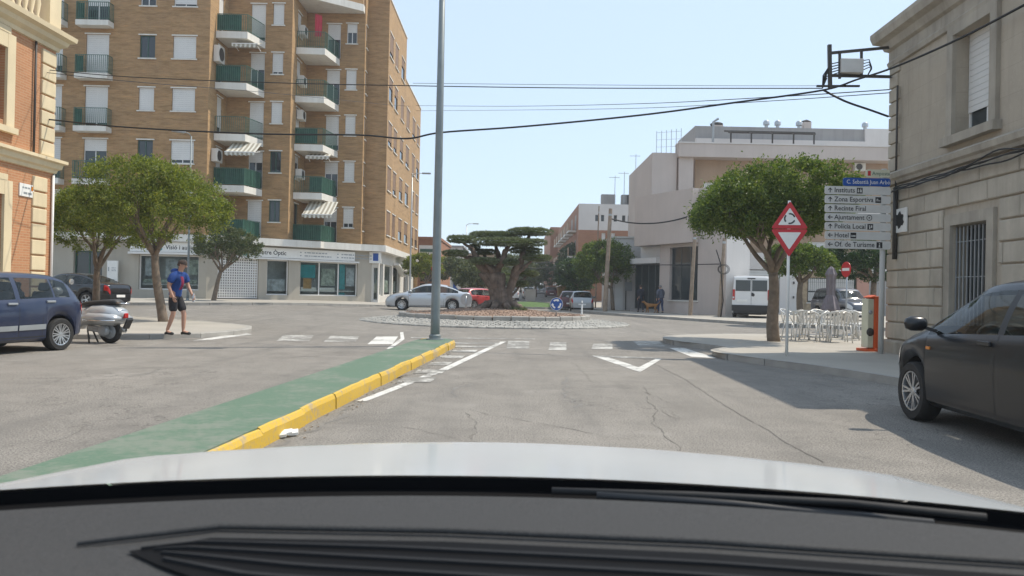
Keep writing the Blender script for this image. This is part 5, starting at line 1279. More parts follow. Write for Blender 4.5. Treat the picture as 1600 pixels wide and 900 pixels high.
car8 = make_car('parked_car', 'boxy dark-blue off-roader facing the cafe terrace behind the folded parasol', (0, 0, 0), 0, 'suv', paint_mat('paint_suv', (.06, .07, .09), .3, .3, dust=.2), trim='black', spokes=6)
p = AT(1318, 490, 41.5); car8.location = (p.x, 41.5, .13); car8.rotation_euler = (0, 0, rad(-82))
# white van seen from behind
van = make_car('delivery_van', 'white panel van with black bumper seen from behind across the square', (0, 0, 0), 0, 'van', pW, cat='van', handles=False, seams=False, seats=False, black_pillar=False)
p = AT(1173, 495, 41.0); van.location = (p.x + .85, 41 + 2.33, .13); van.rotation_euler = (0, 0, rad(70)); LV = -2.48
def vp(name, m, y0, y1, z0, z1, d=.012, bev=0): b = MB(); b.box(LV - d, LV + .02, y0, y1, z0, z1); return b.build(name, m, van, bevel=bev)
for sd in (1, -1):
    y0, y1 = sorted((sd * .04, sd * .80)); vp('rear_window', MATS['pane_dark'], y0, y1, 1.42, 2.0)
    y0, y1 = sorted((sd * .83, sd * .95)); vp('tail_light', MATS['red_lens'], y0, y1, .95, 1.5, .03, .01)
    y0, y1 = sorted((sd * .86, sd * .93)); vp('reversing_light', MATS['head_glass'], y0, y1, 1.02, 1.12, .034)
vp('bumper', MATS['black_plastic'], -.98, .98, .36, .68, .07, .02); vp('lower_valance', MATS['black_plastic'], -.9, .9, .25, .36, .03)
vp('door_seam', MATS['black_plastic'], -.008, .008, .7, 2.1, .004); vp('number_plate', MATS['sign_white'], .2, .72, .86, .98, .014); vp('handle', MATS['black_plastic'], -.12, -.02, 1.16, 1.34, .03, .01); vp('brake_light', MATS['black_plastic'], -.2, .2, 2.06, 2.12, .02)
b = MB(); b.lathe([(.001, .016), (.07, .016), (.08, 0)], 16, (LV - .006, -.1, 1.22), (-1, 0, 0)); b.build('emblem', MATS['dark_metal'], van)
for i, (px, D, pt, lab) in enumerate(((826, 96, pW, 'far white car on the street behind the grass island'), (845, 120, pG, 'far grey car up the street beside the cypress trees'), (861, 105, pD, 'far dark red car up the street left of the wooden hut'), (983, 75, pR, 'red car parked behind the leaning pole and street tree'), (800, 88, pW, 'white car parked behind the olive tree trunk'))):
    k = make_car('distant_car', lab, (0, 0, 0), 0, 'hatch', pt, seats=False, seams=False, handles=False, trim='black'); p = AT(px, 460, D); k.location = (p.x, D, gz(p.x, D)); k.rotation_euler = (0, 0, rad(90 if i != 3 else 80))
# ================================================================ trees
def leaf_mat(name, cols, trans=.3):
    m, t, b = _new(name); g = t.nodes.new('ShaderNodeNewGeometry')
    r = t.nodes.new('ShaderNodeValToRGB'); e = r.color_ramp.elements
    while len(e) < len(cols): e.new(.5)
    for i, c in enumerate(cols): e[i].position = i / (len(cols) - 1); e[i].color = (*c, 1)
    t.links.new(g.outputs['Random Per Island'], r.inputs[0]); t.links.new(r.outputs[0], b.inputs['Base Color']); b.inputs['Roughness'].default_value = .45; b.inputs['Specular IOR Level'].default_value = .35
    tr = t.nodes.new('ShaderNodeBsdfTranslucent'); mx = t.nodes.new('ShaderNodeMixShader'); mx.inputs[0].default_value = trans
    k = t.nodes.new('ShaderNodeMix'); k.data_type = 'RGBA'; k.blend_type = 'MULTIPLY'; k.inputs[0].default_value = 1; k.inputs[7].default_value = (1.3, 1.25, .5, 1); t.links.new(r.outputs[0], k.inputs[6]); t.links.new(k.outputs[2], tr.inputs[0])
    t.links.new(b.outputs[0], mx.inputs[1]); t.links.new(tr.outputs[0], mx.inputs[2]); t.links.new(mx.outputs[0], t.nodes['Material Output'].inputs[0]); MATS[name] = m
leaf_mat('leaf_lime', [(.075, .11, .025), (.135, .18, .038), (.20, .24, .05), (.28, .30, .075)], .42)
leaf_mat('leaf_green', [(.045, .088, .026), (.09, .15, .036), (.14, .20, .048), (.20, .25, .075)], .36)
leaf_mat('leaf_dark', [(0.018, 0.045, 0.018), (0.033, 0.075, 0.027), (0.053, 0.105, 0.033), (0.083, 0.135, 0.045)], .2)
leaf_mat('leaf_dusty', [(0.042, 0.07, 0.035), (0.077, 0.105, 0.049), (0.112, 0.14, 0.07), (0.168, 0.182, 0.098)])
leaf_mat('leaf_olive', [(.075, .10, .06), (.12, .15, .085), (.175, .205, .125), (.28, .31, .20)], .2)
mat('bark', (.20, .155, .115), .95, .28, 7, bmp=.6, bsc=30, streak=.3)
mat('bark_olive', (.165, .125, .098), .95, .4, 5, bmp=1.0, bsc=14, streak=.75, stain=(.045, .035, .028))
def leaf(mb, p, d, n, L, W):
    d = d.normalized(); s = d.cross(n)
    if s.length < .01: s = d.cross(Vector((1, 0, .3)))
    s.normalize(); k = len(mb.v); f = s.cross(d) * L * .12
    mb.v += [tuple(p), tuple(p + d * L * .5 + s * W / 2 + f), tuple(p + d * L), tuple(p + d * L * .5 - s * W / 2 + f)]
    mb.f.append((k, k + 1, k + 2, k + 3)); mb.mi.append(0)
def rnd_dir(r):
    z = r.uniform(-1, 1); a = r.uniform(0, 2 * PI); q = math.sqrt(1 - z * z); return Vector((q * math.cos(a), q * math.sin(a), z))
def crown_leaves(r, c, rad3, nclump, nleaf, L, W, flat=.55, power=2.6, spread=.062, top_flat=0.):
    mb = MB(); tips = []; avg = (rad3[0] * rad3[1] * rad3[2]) ** (1 / 3)
    lump = [(rnd_dir(r), r.uniform(-.24, .13)) for _ in range(16)]
    for i in range(nclump):
        d = rnd_dir(r)
        if d.z < 0: d.z *= flat
        k = (abs(d.x) ** power + abs(d.y) ** power + abs(d.z) ** power) ** (-1 / power)
        rr = r.uniform(.25, .8) if i % 3 == 0 else r.uniform(.84, .98)
        for q, s in lump: rr *= 1 + s * max(0, d.dot(q) - .6) / .4
        p = d * k * rr; p = Vector((p.x * rad3[0], p.y * rad3[1], p.z * rad3[2] * (1 if p.z < 0 else 1 - top_flat))); cc = c + p; tips.append(cc)
        out = Vector((d.x, d.y, d.z * .8 + .45)).normalized(); sp = avg * spread * r.uniform(.75, 1.6)
        for _ in range(nleaf):
            o = Vector((r.gauss(0, 1), r.gauss(0, 1), r.gauss(0, .75))) * sp
            dd = (out * .7 + rnd_dir(r)).normalized(); leaf(mb, cc + o, dd, rnd_dir(r) + Z * .8, L * r.uniform(.5, 1.3), W * r.uniform(.6, 1.25))
    return mb, tips
def limb(mb, r, a, b, r0, r1, n=7, wob=.06, seg=8):
    a, b = Vector(a), Vector(b); L = (b - a).length; pts = []; o1, o2 = rnd_dir(r), rnd_dir(r)
    for i in range(n):
        t = i / (n - 1); p = a.lerp(b, t) + (o1 * math.sin(PI * t) + o2 * math.sin(2 * PI * t) * .6) * wob * L; pts.append(p)
    mb.tube(pts, [r0 + (r1 - r0) * (i / (n - 1)) ** .8 for i in range(n)], seg)
    return pts
def tree(label, base, fork, ctr, rad3, leafm, seed, nclump=170, nleaf=75, L=.085, W=.042, r0=.13, nlimb=6, power=2.6, flat=.5, pit=True, name='street_tree', cat='tree', group=None, low=.35, top_flat=0, twig=True):
    r = random.Random(seed); base, fork, ctr = Vector(base), Vector(fork), Vector(ctr)
    t = thing(name, label, cat, tuple(base), 0, group); ORG[0] = base
    mb, tips = crown_leaves(r, ctr, rad3, nclump, nleaf, L, W, flat, power, top_flat=top_flat)
    tr = MB(); pts = limb(tr, r, base - Z * .1, fork, r0 * 1.25, r0 * .85, 8, .025, 12)
    o = tr.build('trunk', MATS['bark'], t, smooth=True)
    for k in range(nlimb):
        a = 2 * PI * (k + r.random() * .5) / nlimb; tgt = ctr + Vector((math.cos(a) * rad3[0] * .55, math.sin(a) * rad3[1] * .55, -rad3[2] * low + r.uniform(0, .5) * rad3[2]))
        b = MB(); pp = limb(b, r, fork - Z * r.uniform(0, .12), tgt, r0 * .6, r0 * .22, 7, .07, 7)
        if twig:
            near = sorted(tips, key=lambda q: (q - tgt).length)[:7]
            for q in near: limb(b, r, pp[r.choice((3, 4, 5, 6))], q, r0 * .2, r0 * .05, 5, .08, 5)
        b.build('limb', MATS['bark'], t, smooth=True)
    tag(mb.build('crown', MATS[leafm], t), kind=None)
    ORG[0] = Vector((0, 0, 0)); return t
def rise(px, py, D): return AT(px, py, D)
b = ground_at(256, 503, .12); b = AT(256, 503, 23.4); b.z = gz(b.x, b.y) + .12
tree('tall pavement tree with pale trunk and broad lime-green crown behind the walking man', b, AT(242, 395, 23.4), AT(243, 312, 23.4), (2.05, 1.95, 1.3), 'leaf_lime', 1, 360, 95, .092, .046, .12, 7)
b = AT(152, 485, 25.6); b.z = gz(b.x, b.y) + .12
tree('forked pavement tree with round green crown nearest the villa corner', b, AT(152, 418, 25.6), AT(162, 342, 25.6), (1.62, 1.7, 1.12), 'leaf_lime', 2, 260, 90, .092, .046, .11, 6)
b = AT(333, 475, 40.5); b.z = gz(b.x, b.y) + .13
tree('small leaning tree with dusty flat crown in front of the white roller grille', b, AT(345, 424, 40.5), AT(357, 382, 40.5), (1.85, 1.5, .86), 'leaf_dusty', 3, 200, 55, .13, .065, .11, 6)
b = AT(1210, 533, 19.9); b.z = .12
tree('large clipped tree with dense dark-green boxy crown beside the give-way sign', b, AT(1208, 425, 19.9), AT(1197, 318, 19.9), (2.1, 1.8, .8), 'leaf_green', 4, 560, 125, .09, .046, .14, 6, power=3.6, flat=.85, low=.6)
b = AT(1251, 500, 33.5); b.z = .13
tree('smaller sunlit tree behind the cafe chairs and give-way pole', b, AT(1251, 440, 33.5), AT(1255, 408, 33.5), (1.5, 1.4, .72), 'leaf_green', 5, 230, 70, .13, .065, .13, 5)
b = AT(1366, 500, 34); b.z = .13
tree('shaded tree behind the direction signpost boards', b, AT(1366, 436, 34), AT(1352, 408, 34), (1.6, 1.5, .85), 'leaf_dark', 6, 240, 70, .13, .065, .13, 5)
b = AT(958, 487, 53.2); b.z = .13
tree('round-headed tree beside the tilted wooden pole and low white house', b, AT(955, 448, 53.2), AT(944, 410, 53.2), (2.05, 2.0, 1.45), 'leaf_green', 7, 260, 65, .17, .085, .12, 6)
b = AT(667, 470, 60); b.z = gz(b.x, b.y) + .13
tree('small yellow-green tree at the right end of the flats beside a lamp post', b, AT(666, 440, 60), AT(664, 415, 60), (1.6, 1.5, .95), 'leaf_lime', 8, 160, 50, .18, .09, .1, 5)
for i, (px, D, cy, w, h, lm, lab) in enumerate(((722, 74, 424, 2.5, 1.3, 'leaf_dusty', 'pale green street tree behind the red hatchback'), (752, 68, 432, 2.4, 1.2, 'leaf_dusty', 'street tree right behind the olive trunk'), (808, 90, 420, 3.2, 2.2, 'leaf_dusty', 'tall loose tree showing between the olive branches'), (838, 105, 428, 2.6, 2.0, 'leaf_dark', 'dark tree right of the olive at the far kerb'))):
    c = AT(px, cy, D); g0 = gz(c.x, D) + .1; tree(lab, (c.x, D, g0), (c.x, D, c.z - h * .7), c, (w, w, h), lm, 20 + i, 200, 45, .26, .13, .14, 5, twig=False)
for i, (px, D, top) in enumerate(((904, 66, 402), (898, 78, 404), (893, 90, 376), (887, 104, 396), (882, 120, 404), (877, 140, 412), (873, 165, 420), (869, 195, 428))):
    g = AT(px, 440, D); z0 = gz(g.x, D); zt = AT(px, top, D).z; h = (zt - z0 - 1.6) / 2
    tree(('nearest', 'second', 'tallest', 'fourth', 'fifth', 'sixth', 'seventh', 'farthest')[i] + ' dark evergreen in the row along the right of the far street', (g.x, D, z0), (g.x, D, z0 + 1.6), (g.x, D, z0 + 1.6 + h), (1.9 if i != 2 else 1.5, 2.4, max(1.2, h)), 'leaf_dark', 40 + i, 200, 45, .28, .14, .16, 3, power=2.1, flat=1.0, name='evergreen_tree', twig=False)
for i, (px, D, top) in enumerate(((814, 135, 428), (822, 160, 432), (829, 190, 434), (836, 220, 435), (846, 260, 433), (857, 280, 431))):
    g = AT(px, 440, D); z0 = gz(g.x, D); zt = AT(px, top, D).z; h = (zt - z0 - 1.2) / 2
    tree(('first', 'second', 'third', 'fourth', 'fifth', 'last')[i] + ' hazy tree from the olive along the left of the far street', (g.x, D, z0), (g.x, D, z0 + 1.2), (g.x, D, z0 + 1.2 + h), (2.6, 2.6, max(1.2, h)), 'leaf_dusty' if i % 2 else 'leaf_green', 60 + i, 140, 40, .36, .18, .16, 3, power=2.1, flat=1.0, name='distant_tree', twig=False)
# ---- the clipped olive on the roundabout
r = random.Random(77); OD = 31.4; ob = Vector((AT(782, 482, OD).x, OD, RZ + .52))
ol = thing('olive_tree', 'ancient olive with massive gnarled trunk clipped into flat cloud pads on the roundabout', 'tree', tuple(ob)); ORG[0] = ob
pads = [(828.5, 362.5, 33, 6.5, .3), (773, 367.5, 39, 5, .7), (721, 374.5, 22, 6.5, 0), (796, 379, 56, 7.5, -.3), (712, 396, 19, 4.5, -.2), (757, 394, 17, 4, .5), (756, 408, 21, 5, -.5), (821, 392, 24, 5, .4), (838, 403, 21, 5, -.1), (798, 410, 11, 4, -.4), (822, 427.6, 19, 4.5, .6), (813, 443.6, 12, 4, .3), (741, 387, 8, 5, .3)]
k = OD / FPX; padc = []
for i, (px, py, hw, hh, dy) in enumerate(pads):
    c = AT(px, py, OD + dy); rx, rz_ = hw * k, hh * k * .64; ry = min(rx * .7, .62); mb = MB(); padc.append(c)
    n = int(5200 * rx * ry / .8) + 900
    for _ in range(n):
        a = r.uniform(0, 2 * PI); q = math.sqrt(r.random()) ** .9; u = r.random()
        zz = math.sqrt(max(0, 1 - q ** 4)) * (1 if u < .62 else -.75) * r.uniform(.8, 1.03); wv = 1 + .08 * math.sin(a * 5 + i) + .06 * math.sin(a * 9 + 2 * i); zz *= 1 + .22 * math.sin(a * 4 + q * 7 + i) + r.gauss(0, .08)
        p = c + Vector((math.cos(a) * q * rx * wv, math.sin(a) * q * ry * wv, zz * rz_))
        o = Vector((math.cos(a) * q, math.sin(a) * q, zz * 1.2 + .3)).normalized(); leaf(mb, p, (o + rnd_dir(r) * .9), rnd_dir(r), r.uniform(.07, .12), r.uniform(.022, .034))
    core = MB(); core.lathe([(.01, -.45), (.5, -.38), (.74, -.1), (.72, .15), (.45, .4), (.01, .48)], 16); core.v = [(c.x + x * rx, c.y + y * ry, c.z + z * rz_) for x, y, z in core.v]
    o = mb.build('foliage_pad', MATS['leaf_olive'], ol); core.build('twig_mass', MATS['leaf_green'], o, smooth=True)
tb = MB(); T = lambda px, py, dy=0: AT(px, py, OD + dy)
def strand(pts, rs, seg=9):
    P = []; R_ = []
    for i in range(len(pts) - 1):
        for j in range(5):
            t = j / 5; P.append(Vector(pts[i]).lerp(Vector(pts[i + 1]), sm(t) * .4 + t * .6) + rnd_dir(r) * .025); R_.append((rs[i] + (rs[i + 1] - rs[i]) * t) * r.uniform(.86, 1.16))
    P.append(Vector(pts[-1])); R_.append(rs[-1]); tb.tube(P, R_, seg)
strand([ob - Z * .2, T(778, 455), T(772, 430), T(760, 412)], [.34, .28, .3, .2], 14); strand([T(792, 487), T(795, 455), T(803, 432), T(809, 412)], [.2, .16, .15, .13], 12)
for i in range(17):
    a = PI + PI * i / 16; off = lambda s: Vector((math.cos(a) * s, math.sin(a) * s * .8, 0)); ph = r.uniform(-.3, .3)
    strand([ob + off(.52) - Z * .15, ob + off(.34) + Z * .25, T(777, 450) + off(.26 + ph * .12), T(768 + 8 * math.cos(a), 427) + off(.28)], [.12, .095, .085, .07], 7)
for pts, rs in (([T(768, 430), T(750, 412), T(742, 398), T(738, 388), T(724, 380)], [.34, .24, .16, .11, .06]), ([T(775, 425), T(785, 405, -.2), T(790, 392, -.2), T(796, 382, -.2)], [.26, .18, .14, .1]), ([T(802, 435), T(812, 418, .1), T(816, 400, .1), T(822, 380, .2), T(827, 366, .3)], [.24, .18, .15, .12, .09]), ([T(806, 428), T(822, 415), T(832, 405)], [.15, .1, .06]), ([T(748, 405), T(730, 402), T(715, 398)], [.15, .1, .05]), ([T(783, 415, .3), T(776, 392, .5), T(773, 372, .7)], [.18, .12, .07]), ([T(800, 450, .3), T(815, 440, .5), T(822, 430, .6)], [.1, .08, .05]), ([T(800, 462, .2), T(812, 447, .3)], [.08, .05]), ([T(760, 415, .3), T(756, 397, .5)], [.14, .08]), ([T(770, 425, -.3), T(757, 410, -.6)], [.14, .08]), ([T(815, 410, .2), T(821, 394, .4)], [.1, .06])): strand(pts, [q * .74 for q in rs], 8)
for i in range(9):
    a = 2 * PI * i / 9 + .2; d = Vector((math.cos(a), math.sin(a) * .8, 0)); strand([ob + d * .5 + Z * .25, ob + d * .95 + Z * .02, ob + d * r.uniform(1.2, 1.5) - Z * .08], [.16, .11, .04], 7)
tb.build('trunk', MATS['bark_olive'], ol, smooth=True)
ORG[0] = Vector((0, 0, 0))
gs_ = MB(); r = random.Random(4)
for _ in range(420):
    a = r.uniform(-.7, .9); p = ob + Vector((.55 + r.uniform(-.25, .5), -.55 + r.uniform(-.3, .3), -.06)); leaf(gs_, p, Vector((r.gauss(0, .5), r.gauss(0, .5), 1)), rnd_dir(r), r.uniform(.12, .3), .02)
tag(gs_.build('grass_tuft', MATS['leaf_dusty']), 'tuft of dry grass growing at the right foot of the olive trunk', 'grass', kind='stuff')
# ================================================================ street furniture
def lamp_post(label, base, h, r0, arm, m='galv', head=True):
    base = Vector(base); t = thing('street_lamp', label, 'street lamp', tuple(base)); ORG[0] = base
    q = MB(); q.tube([base - Z * .05, base + Z * .5, base + Z * h * .5, base + Z * h], [r0, r0 * .97, r0 * .8, r0 * .55], 16); q.build('pole', MATS[m], t, smooth=True)
    q = MB(); q.lathe([(r0 * 1.9, 0), (r0 * 1.9, .02), (r0 * 1.25, .03), (r0 * 1.25, .1), (r0, .12)], 16, base); q.build('base_plate', MATS[m], t, smooth=40)
    a = Vector(arm); q = MB(); q.tube([base + Z * (h - .02), base + Z * (h + .12) + a * .3, base + Z * (h + .16) + a], r0 * .4, 8); q.build('arm', MATS[m], t, smooth=True)
    d = a.normalized(); c = base + Z * (h + .14) + a + d * .22; q = MB(); q.obox(c, d * .32, d.cross(Z) * .12, Z * .05); q.build('lamp_head', MATS['grey_metal'], t, bevel=.03)
    ORG[0] = Vector((0, 0, 0)); return t
pb_ = AT(682, 527, 17.55); lamp_post('thick grey lamp post standing on the tip of the green median', (pb_.x, 17.2, .15), 9.5, .105, (1.4, .3, 0), 'post_grey' if mat('post_grey', (.20, .23, .235), .5, .12, 3, metal=.2, streak=.25) else '')
p = AT(293, 470, 39.5); lamp_post('slim grey lamp post beside the small leaning tree at the flats', (p.x, 39.5, gz(p.x, 39.5) + .13), 8.4, .06, (-.3, -.3, 0), 'post_grey')
p = AT(640, 468, 55.5); lamp_post('slim lamp post at the right corner of the flats', (p.x, 55.5, gz(p.x, 55.5) + .1), 9.2, .07, (.8, 0, 0))
p = AT(727, 450, 86); lamp_post('distant lamp post behind the left side of the olive tree', (p.x, 86, gz(p.x, 86)), 8.2, .08, (.8, 0, 0))
def wood_pole(label, p0, p1, r0, D, zb=.13):
    a = AT(*p0, D); a.z = zb; b = AT(*p1, D); t = thing('utility_pole', label, 'utility pole', tuple(a)); ORG[0] = a
    q = MB(); q.tube([a - Z * .2, a.lerp(b, .5), b], [r0, r0 * .88, r0 * .75], 12); q.build('pole', MATS['wood_pole'], t, smooth=40)
    q = MB(); d = (b - a).normalized(); q.lathe([(r0 * .8, 0), (r0 * .8, .12)], 12, a.lerp(b, .93), d); q.build('band', MATS['galv'], t); ORG[0] = Vector((0, 0, 0)); return b
wp1 = wood_pole('tilted thick wooden pole in front of the low white house', (945, 488), (954, 326), .15, 49)
wp2 = wood_pole('wooden pole in front of the tall tinted window of the pink corner building', (1078, 495), (1086, 365), .12, 43.5)
wp3 = wood_pole('wooden pole with coiled cable loops beside the white van', (1124, 497), (1132, 372), .12, 41.8)
wp4 = wood_pole('thin pole rising behind the tilted wooden pole', (930, 484), (936, 322), .06, 60, gz(6, 60) + .13)
q = MB(); c = AT(1129, 418, 41.7)
for k in range(3):
    rr = .24 + .04 * k; q.tube([c + Vector((math.cos(a) * rr, -.16 - .03 * k, math.sin(a) * rr * .85 - .1)) for a in [2 * PI * i / 24 for i in range(25)]], .013, 6, False)
tag(q.build('cable_coil', MATS['cable'], smooth=True), 'black cable coiled in loops and hung on the pole by the white van', 'cable')
q = MB(); q.tube([AT(1119, 390, 41.6), AT(1126, 412, 41.6), AT(1130, 470, 41.6), AT(1126, 495, 41.6)], .03, 6); tag(q.build('drop_cable', MATS['cable'], smooth=True), 'thick black cable running down the pole by the white van', 'cable')

# ---- signs
def sign_post(name, label, base, h, r0, rz=0, m='galv'):
    t = thing(name, label, 'sign', tuple(base), rz); q = MB(); q.tube([(0, 0, -.05), (0, 0, h)], r0, 12); q.build('post', MATS[m], t, smooth=True); return t
def tri(mb, c, w_, h, up, y, cut=.06):
    x, z = c; pts = [(x - w_ / 2, z), (x + w_ / 2, z), (x, z + h)] if up else [(x - w_ / 2, z + h), (x, z), (x + w_ / 2, z + h)]
    o = []
    for i in range(3):
        a, b, d = Vector(pts[i - 1]), Vector(pts[i]), Vector(pts[(i + 1) % 3]); o += [b.lerp(a, cut), b * .96 + (a + d) * .02, b.lerp(d, cut)]
    f = [(p.x, y, p.y) for p in o]; b_ = [(p.x, y + .012, p.y) for p in o]
    mb.face(f if up else f)
    mb.face(b_[::-1]); n = len(f)
    for i in range(n): mb.face([f[i], b_[i], b_[(i + 1) % n], f[(i + 1) % n]])
    return mb
def giveway(label, base, h0, W_, H_, rz, name='give_way_sign', detail=True):
    t = sign_post(name, label, base, h0 + 2 * H_ + .02, .03, rz, 'sign_white')
    for up in (True, False):
        z = h0 + H_ + .012 if up else h0
        q = MB(); tri(q, (0, z), W_, H_, up, -.06); pl = q.build('warning_plate' if up else 'give_way_plate', MATS['sign_red'], t)
        q = MB(); zi = z + H_ * (.13 if up else .27); tri(q, (0, zi), W_ * .62, H_ * .62, up, -.0635, .03); q.build('white_field', MATS['sign_white'], pl)
        if up and detail:
            cz = z + H_ * .36
            for k in range(3):
                q = MB(); a0 = k * 2 * PI / 3 + .3; rr = W_ * .135
                for i in range(10):
                    a, b = a0 + 1.5 * i / 10, a0 + 1.5 * (i + 1) / 10; wd = W_ * .022 * (1 if i < 8 else 1.6 - (i - 7) * .5)
                    q.face([(math.cos(a) * (rr - wd), -.0645, cz + math.sin(a) * (rr - wd)), (math.cos(b) * (rr - wd), -.0645, cz + math.sin(b) * (rr - wd)), (math.cos(b) * (rr + wd), -.0645, cz + math.sin(b) * (rr + wd)), (math.cos(a) * (rr + wd), -.0645, cz + math.sin(a) * (rr + wd))][::-1])
                q.build('arrow', MATS['sign_black'], pl)
    return t
b = AT(1229, 555, 15.15); giveway('red and white roundabout and give-way sign on pole beside the large tree', (b.x, b.y, .12), AT(1231, 402, 15.15).z - .12, .70, .545, rad(-10))
b = AT(686, 480, 46); giveway('back of a give-way sign half hidden by the thick lamp post', (b.x - .25, 46, gz(b.x, 46) + .1), 1.75, .75, .6, rad(150), 'sign_back', False)
# direction boards
b = AT(1376, 552, 16.1); t = sign_post('direction_signpost', 'stack of grey direction boards with a blue street board on one pole', (b.x, 16.1, .12), 3.85, .055, 0, 'post_light' if mat('post_light', (.5, .5, .48), .5, .08) else '')
mat('board_grey', (.60, .59, .56), .5, .06, 4); mat('board_cream', (.58, .57, .43), .5, .06, 4)
pxm = 16.05 / FPX
def zrow(py): return AT(1340, py, 16.05).z - .12
def bpart(name, m, px0, px1, py0, py1, par):
    x0_, x1_ = AT(px0, (py0 + py1) / 2, 16.05).x - b.x, AT(px1, (py0 + py1) / 2, 16.05).x - b.x; z1_, z0_ = zrow(py0), zrow(py1); r_ = (z1_ - z0_) * .22
    q = MB(); pts = []
    for cx, cz, a0 in ((x1_ - r_, z1_ - r_, 0), (x0_ + r_, z1_ - r_, 90), (x0_ + r_, z0_ + r_, 180), (x1_ - r_, z0_ + r_, 270)): pts += [(cx + r_ * math.cos(rad(a0 + k * 30)), cz + r_ * math.sin(rad(a0 + k * 30))) for k in range(4)]
    n = len(pts); f = [(x, -.10, z) for x, z in pts]; bk = [(x, -.06, z) for x, z in pts]; q.face(f[::-1]); q.face(bk)
    for i in range(n): q.face([f[i], f[(i + 1) % n], bk[(i + 1) % n], bk[i]])
    o = q.build(name, MATS[m], par); return o, x0_, x1_, z0_, z1_
rows = [('Instituts', 'u', 292, 304.5, 'i1', 62), ('Zona Esportiva', 'u', 306.2, 318.6, 'i2', 89), ('Recinte Firal', 'u', 320.3, 332.6, None, 0), ('Ajuntament', 'l', 334.2, 346.6, 'o', 0), ('Policia Local', 'u', 348.3, 360.6, 'i3', 0), ('Hotel', 'l', 362.3, 374.6, 'i4', 0), ('Of. de Turisme', 'l', 376.3, 389, 'i5', 0)]
ex, ez = Vector((1, 0, 0)), Z
def arrow_mesh(par, cx, cz, s, left):
    q = MB(); y = -.1035; f = (lambda u, v: (cx - v, y, cz + u)) if left else (lambda u, v: (cx + u, y, cz + v))
    w_ = s * .09
    for poly in ([(-w_, -s * .5), (w_, -s * .5), (w_, s * .42), (-w_, s * .42)], [(0, s * .5), (-s * .4, s * .1), (-s * .4, -s * .1), (0, s * .28)], [(0, s * .5), (0, s * .28), (s * .4, -s * .1), (s * .4, s * .1)]): q.face([f(u, v) for u, v in poly])
    q.build('arrow', MATS['sign_black'], par)
for txt, ar, y0, y1, ic, _ in rows:
    o, xa, xb, za, zb_ = bpart('direction_board', 'board_grey', 1288, 1390, y0, y1, t); hh = zb_ - za; cz = (za + zb_) / 2
    arrow_mesh(o, xa + .1, cz, hh * .62, ar == 'l')
    te = lettering(txt, Vector((xa + .185, -.1035, za + hh * .24)), ex, ez, hh * .86, MATS['sign_black'], o, bold=.0015, sx=.93)
    wtxt = max(v.co.x for v in te.data.vertices)
    if ic == 'o':
        q = MB(); cx = wtxt + .1; rr = hh * .36
        for i in range(20):
            a, c_ = 2 * PI * i / 20, 2 * PI * (i + 1) / 20; q.face([(cx + math.cos(k) * r_, -.1035, cz + math.sin(k) * r_) for k, r_ in ((a, rr), (c_, rr), (c_, rr * .78), (a, rr * .78))])
        q.face([(cx + math.cos(2 * PI * i / 10) * rr * .28, -.1035, cz + math.sin(2 * PI * i / 10) * rr * .28) for i in range(10)]); q.build('symbol', MATS['sign_black'], o)
    elif ic:
        q = MB(); x_ = wtxt + .04; s_ = hh * .72; q.face([(x_, -.1035, cz - s_ / 2), (x_ + s_, -.1035, cz - s_ / 2), (x_ + s_, -.1035, cz + s_ / 2), (x_, -.1035, cz + s_ / 2)]); sy = q.build('symbol', MATS['sign_black'], o)
        q = MB(); R4 = {'i1': [(.15, .2, .4, .55), (.55, .2, .85, .6), (.2, .6, .35, .8), (.6, .65, .75, .85)], 'i2': [(.12, .3, .88, .42), (.2, .55, .5, .7)], 'i3': [(.3, .12, .5, .5), (.25, .55, .45, .75), (.6, .3, .85, .75)], 'i4': [(.1, .3, .9, .42), (.1, .3, .18, .62), (.3, .44, .9, .54)], 'i5': [(.4, .15, .6, .55), (.32, .12, .68, .2), (.42, .65, .58, .82)]}[ic]
        for a, c_, d_, e_ in R4: q.face([(x_ + s_ * a, -.1045, cz - s_ / 2 + s_ * c_), (x_ + s_ * d_, -.1045, cz - s_ / 2 + s_ * c_), (x_ + s_ * d_, -.1045, cz - s_ / 2 + s_ * e_), (x_ + s_ * a, -.1045, cz - s_ / 2 + s_ * e_)])
        tag(q.build('pictogram', MATS['board_grey'], sy), kind='stuff')
o, xa, xb, za, zb_ = bpart('street_board', 'sign_blue', 1316.5, 1389.5, 278.5, 291, t); hh = zb_ - za
lettering('C. Sebastià Juan Arbó', Vector((xa + .06, -.1035, za + hh * .27)), ex, ez, hh * .72, MATS['sign_white'], o, sx=.86)
o, xa, xb, za, zb_ = bpart('town_board', 'board_cream', 1352, 1388.5, 265, 277, t); hh = zb_ - za
lettering('Amposta', Vector((xa + .12, -.1035, za + hh * .27)), ex, ez, hh * .7, MATS['rail_green'], o, sx=.9)
q = MB(); q.face([(xa + .03, -.1035, za + .03), (xa + .09, -.1035, za + .03), (xa + .09, -.1035, zb_ - .03), (xa + .03, -.1035, zb_ - .03)]); q.build('crest', MATS['sign_red'], o)
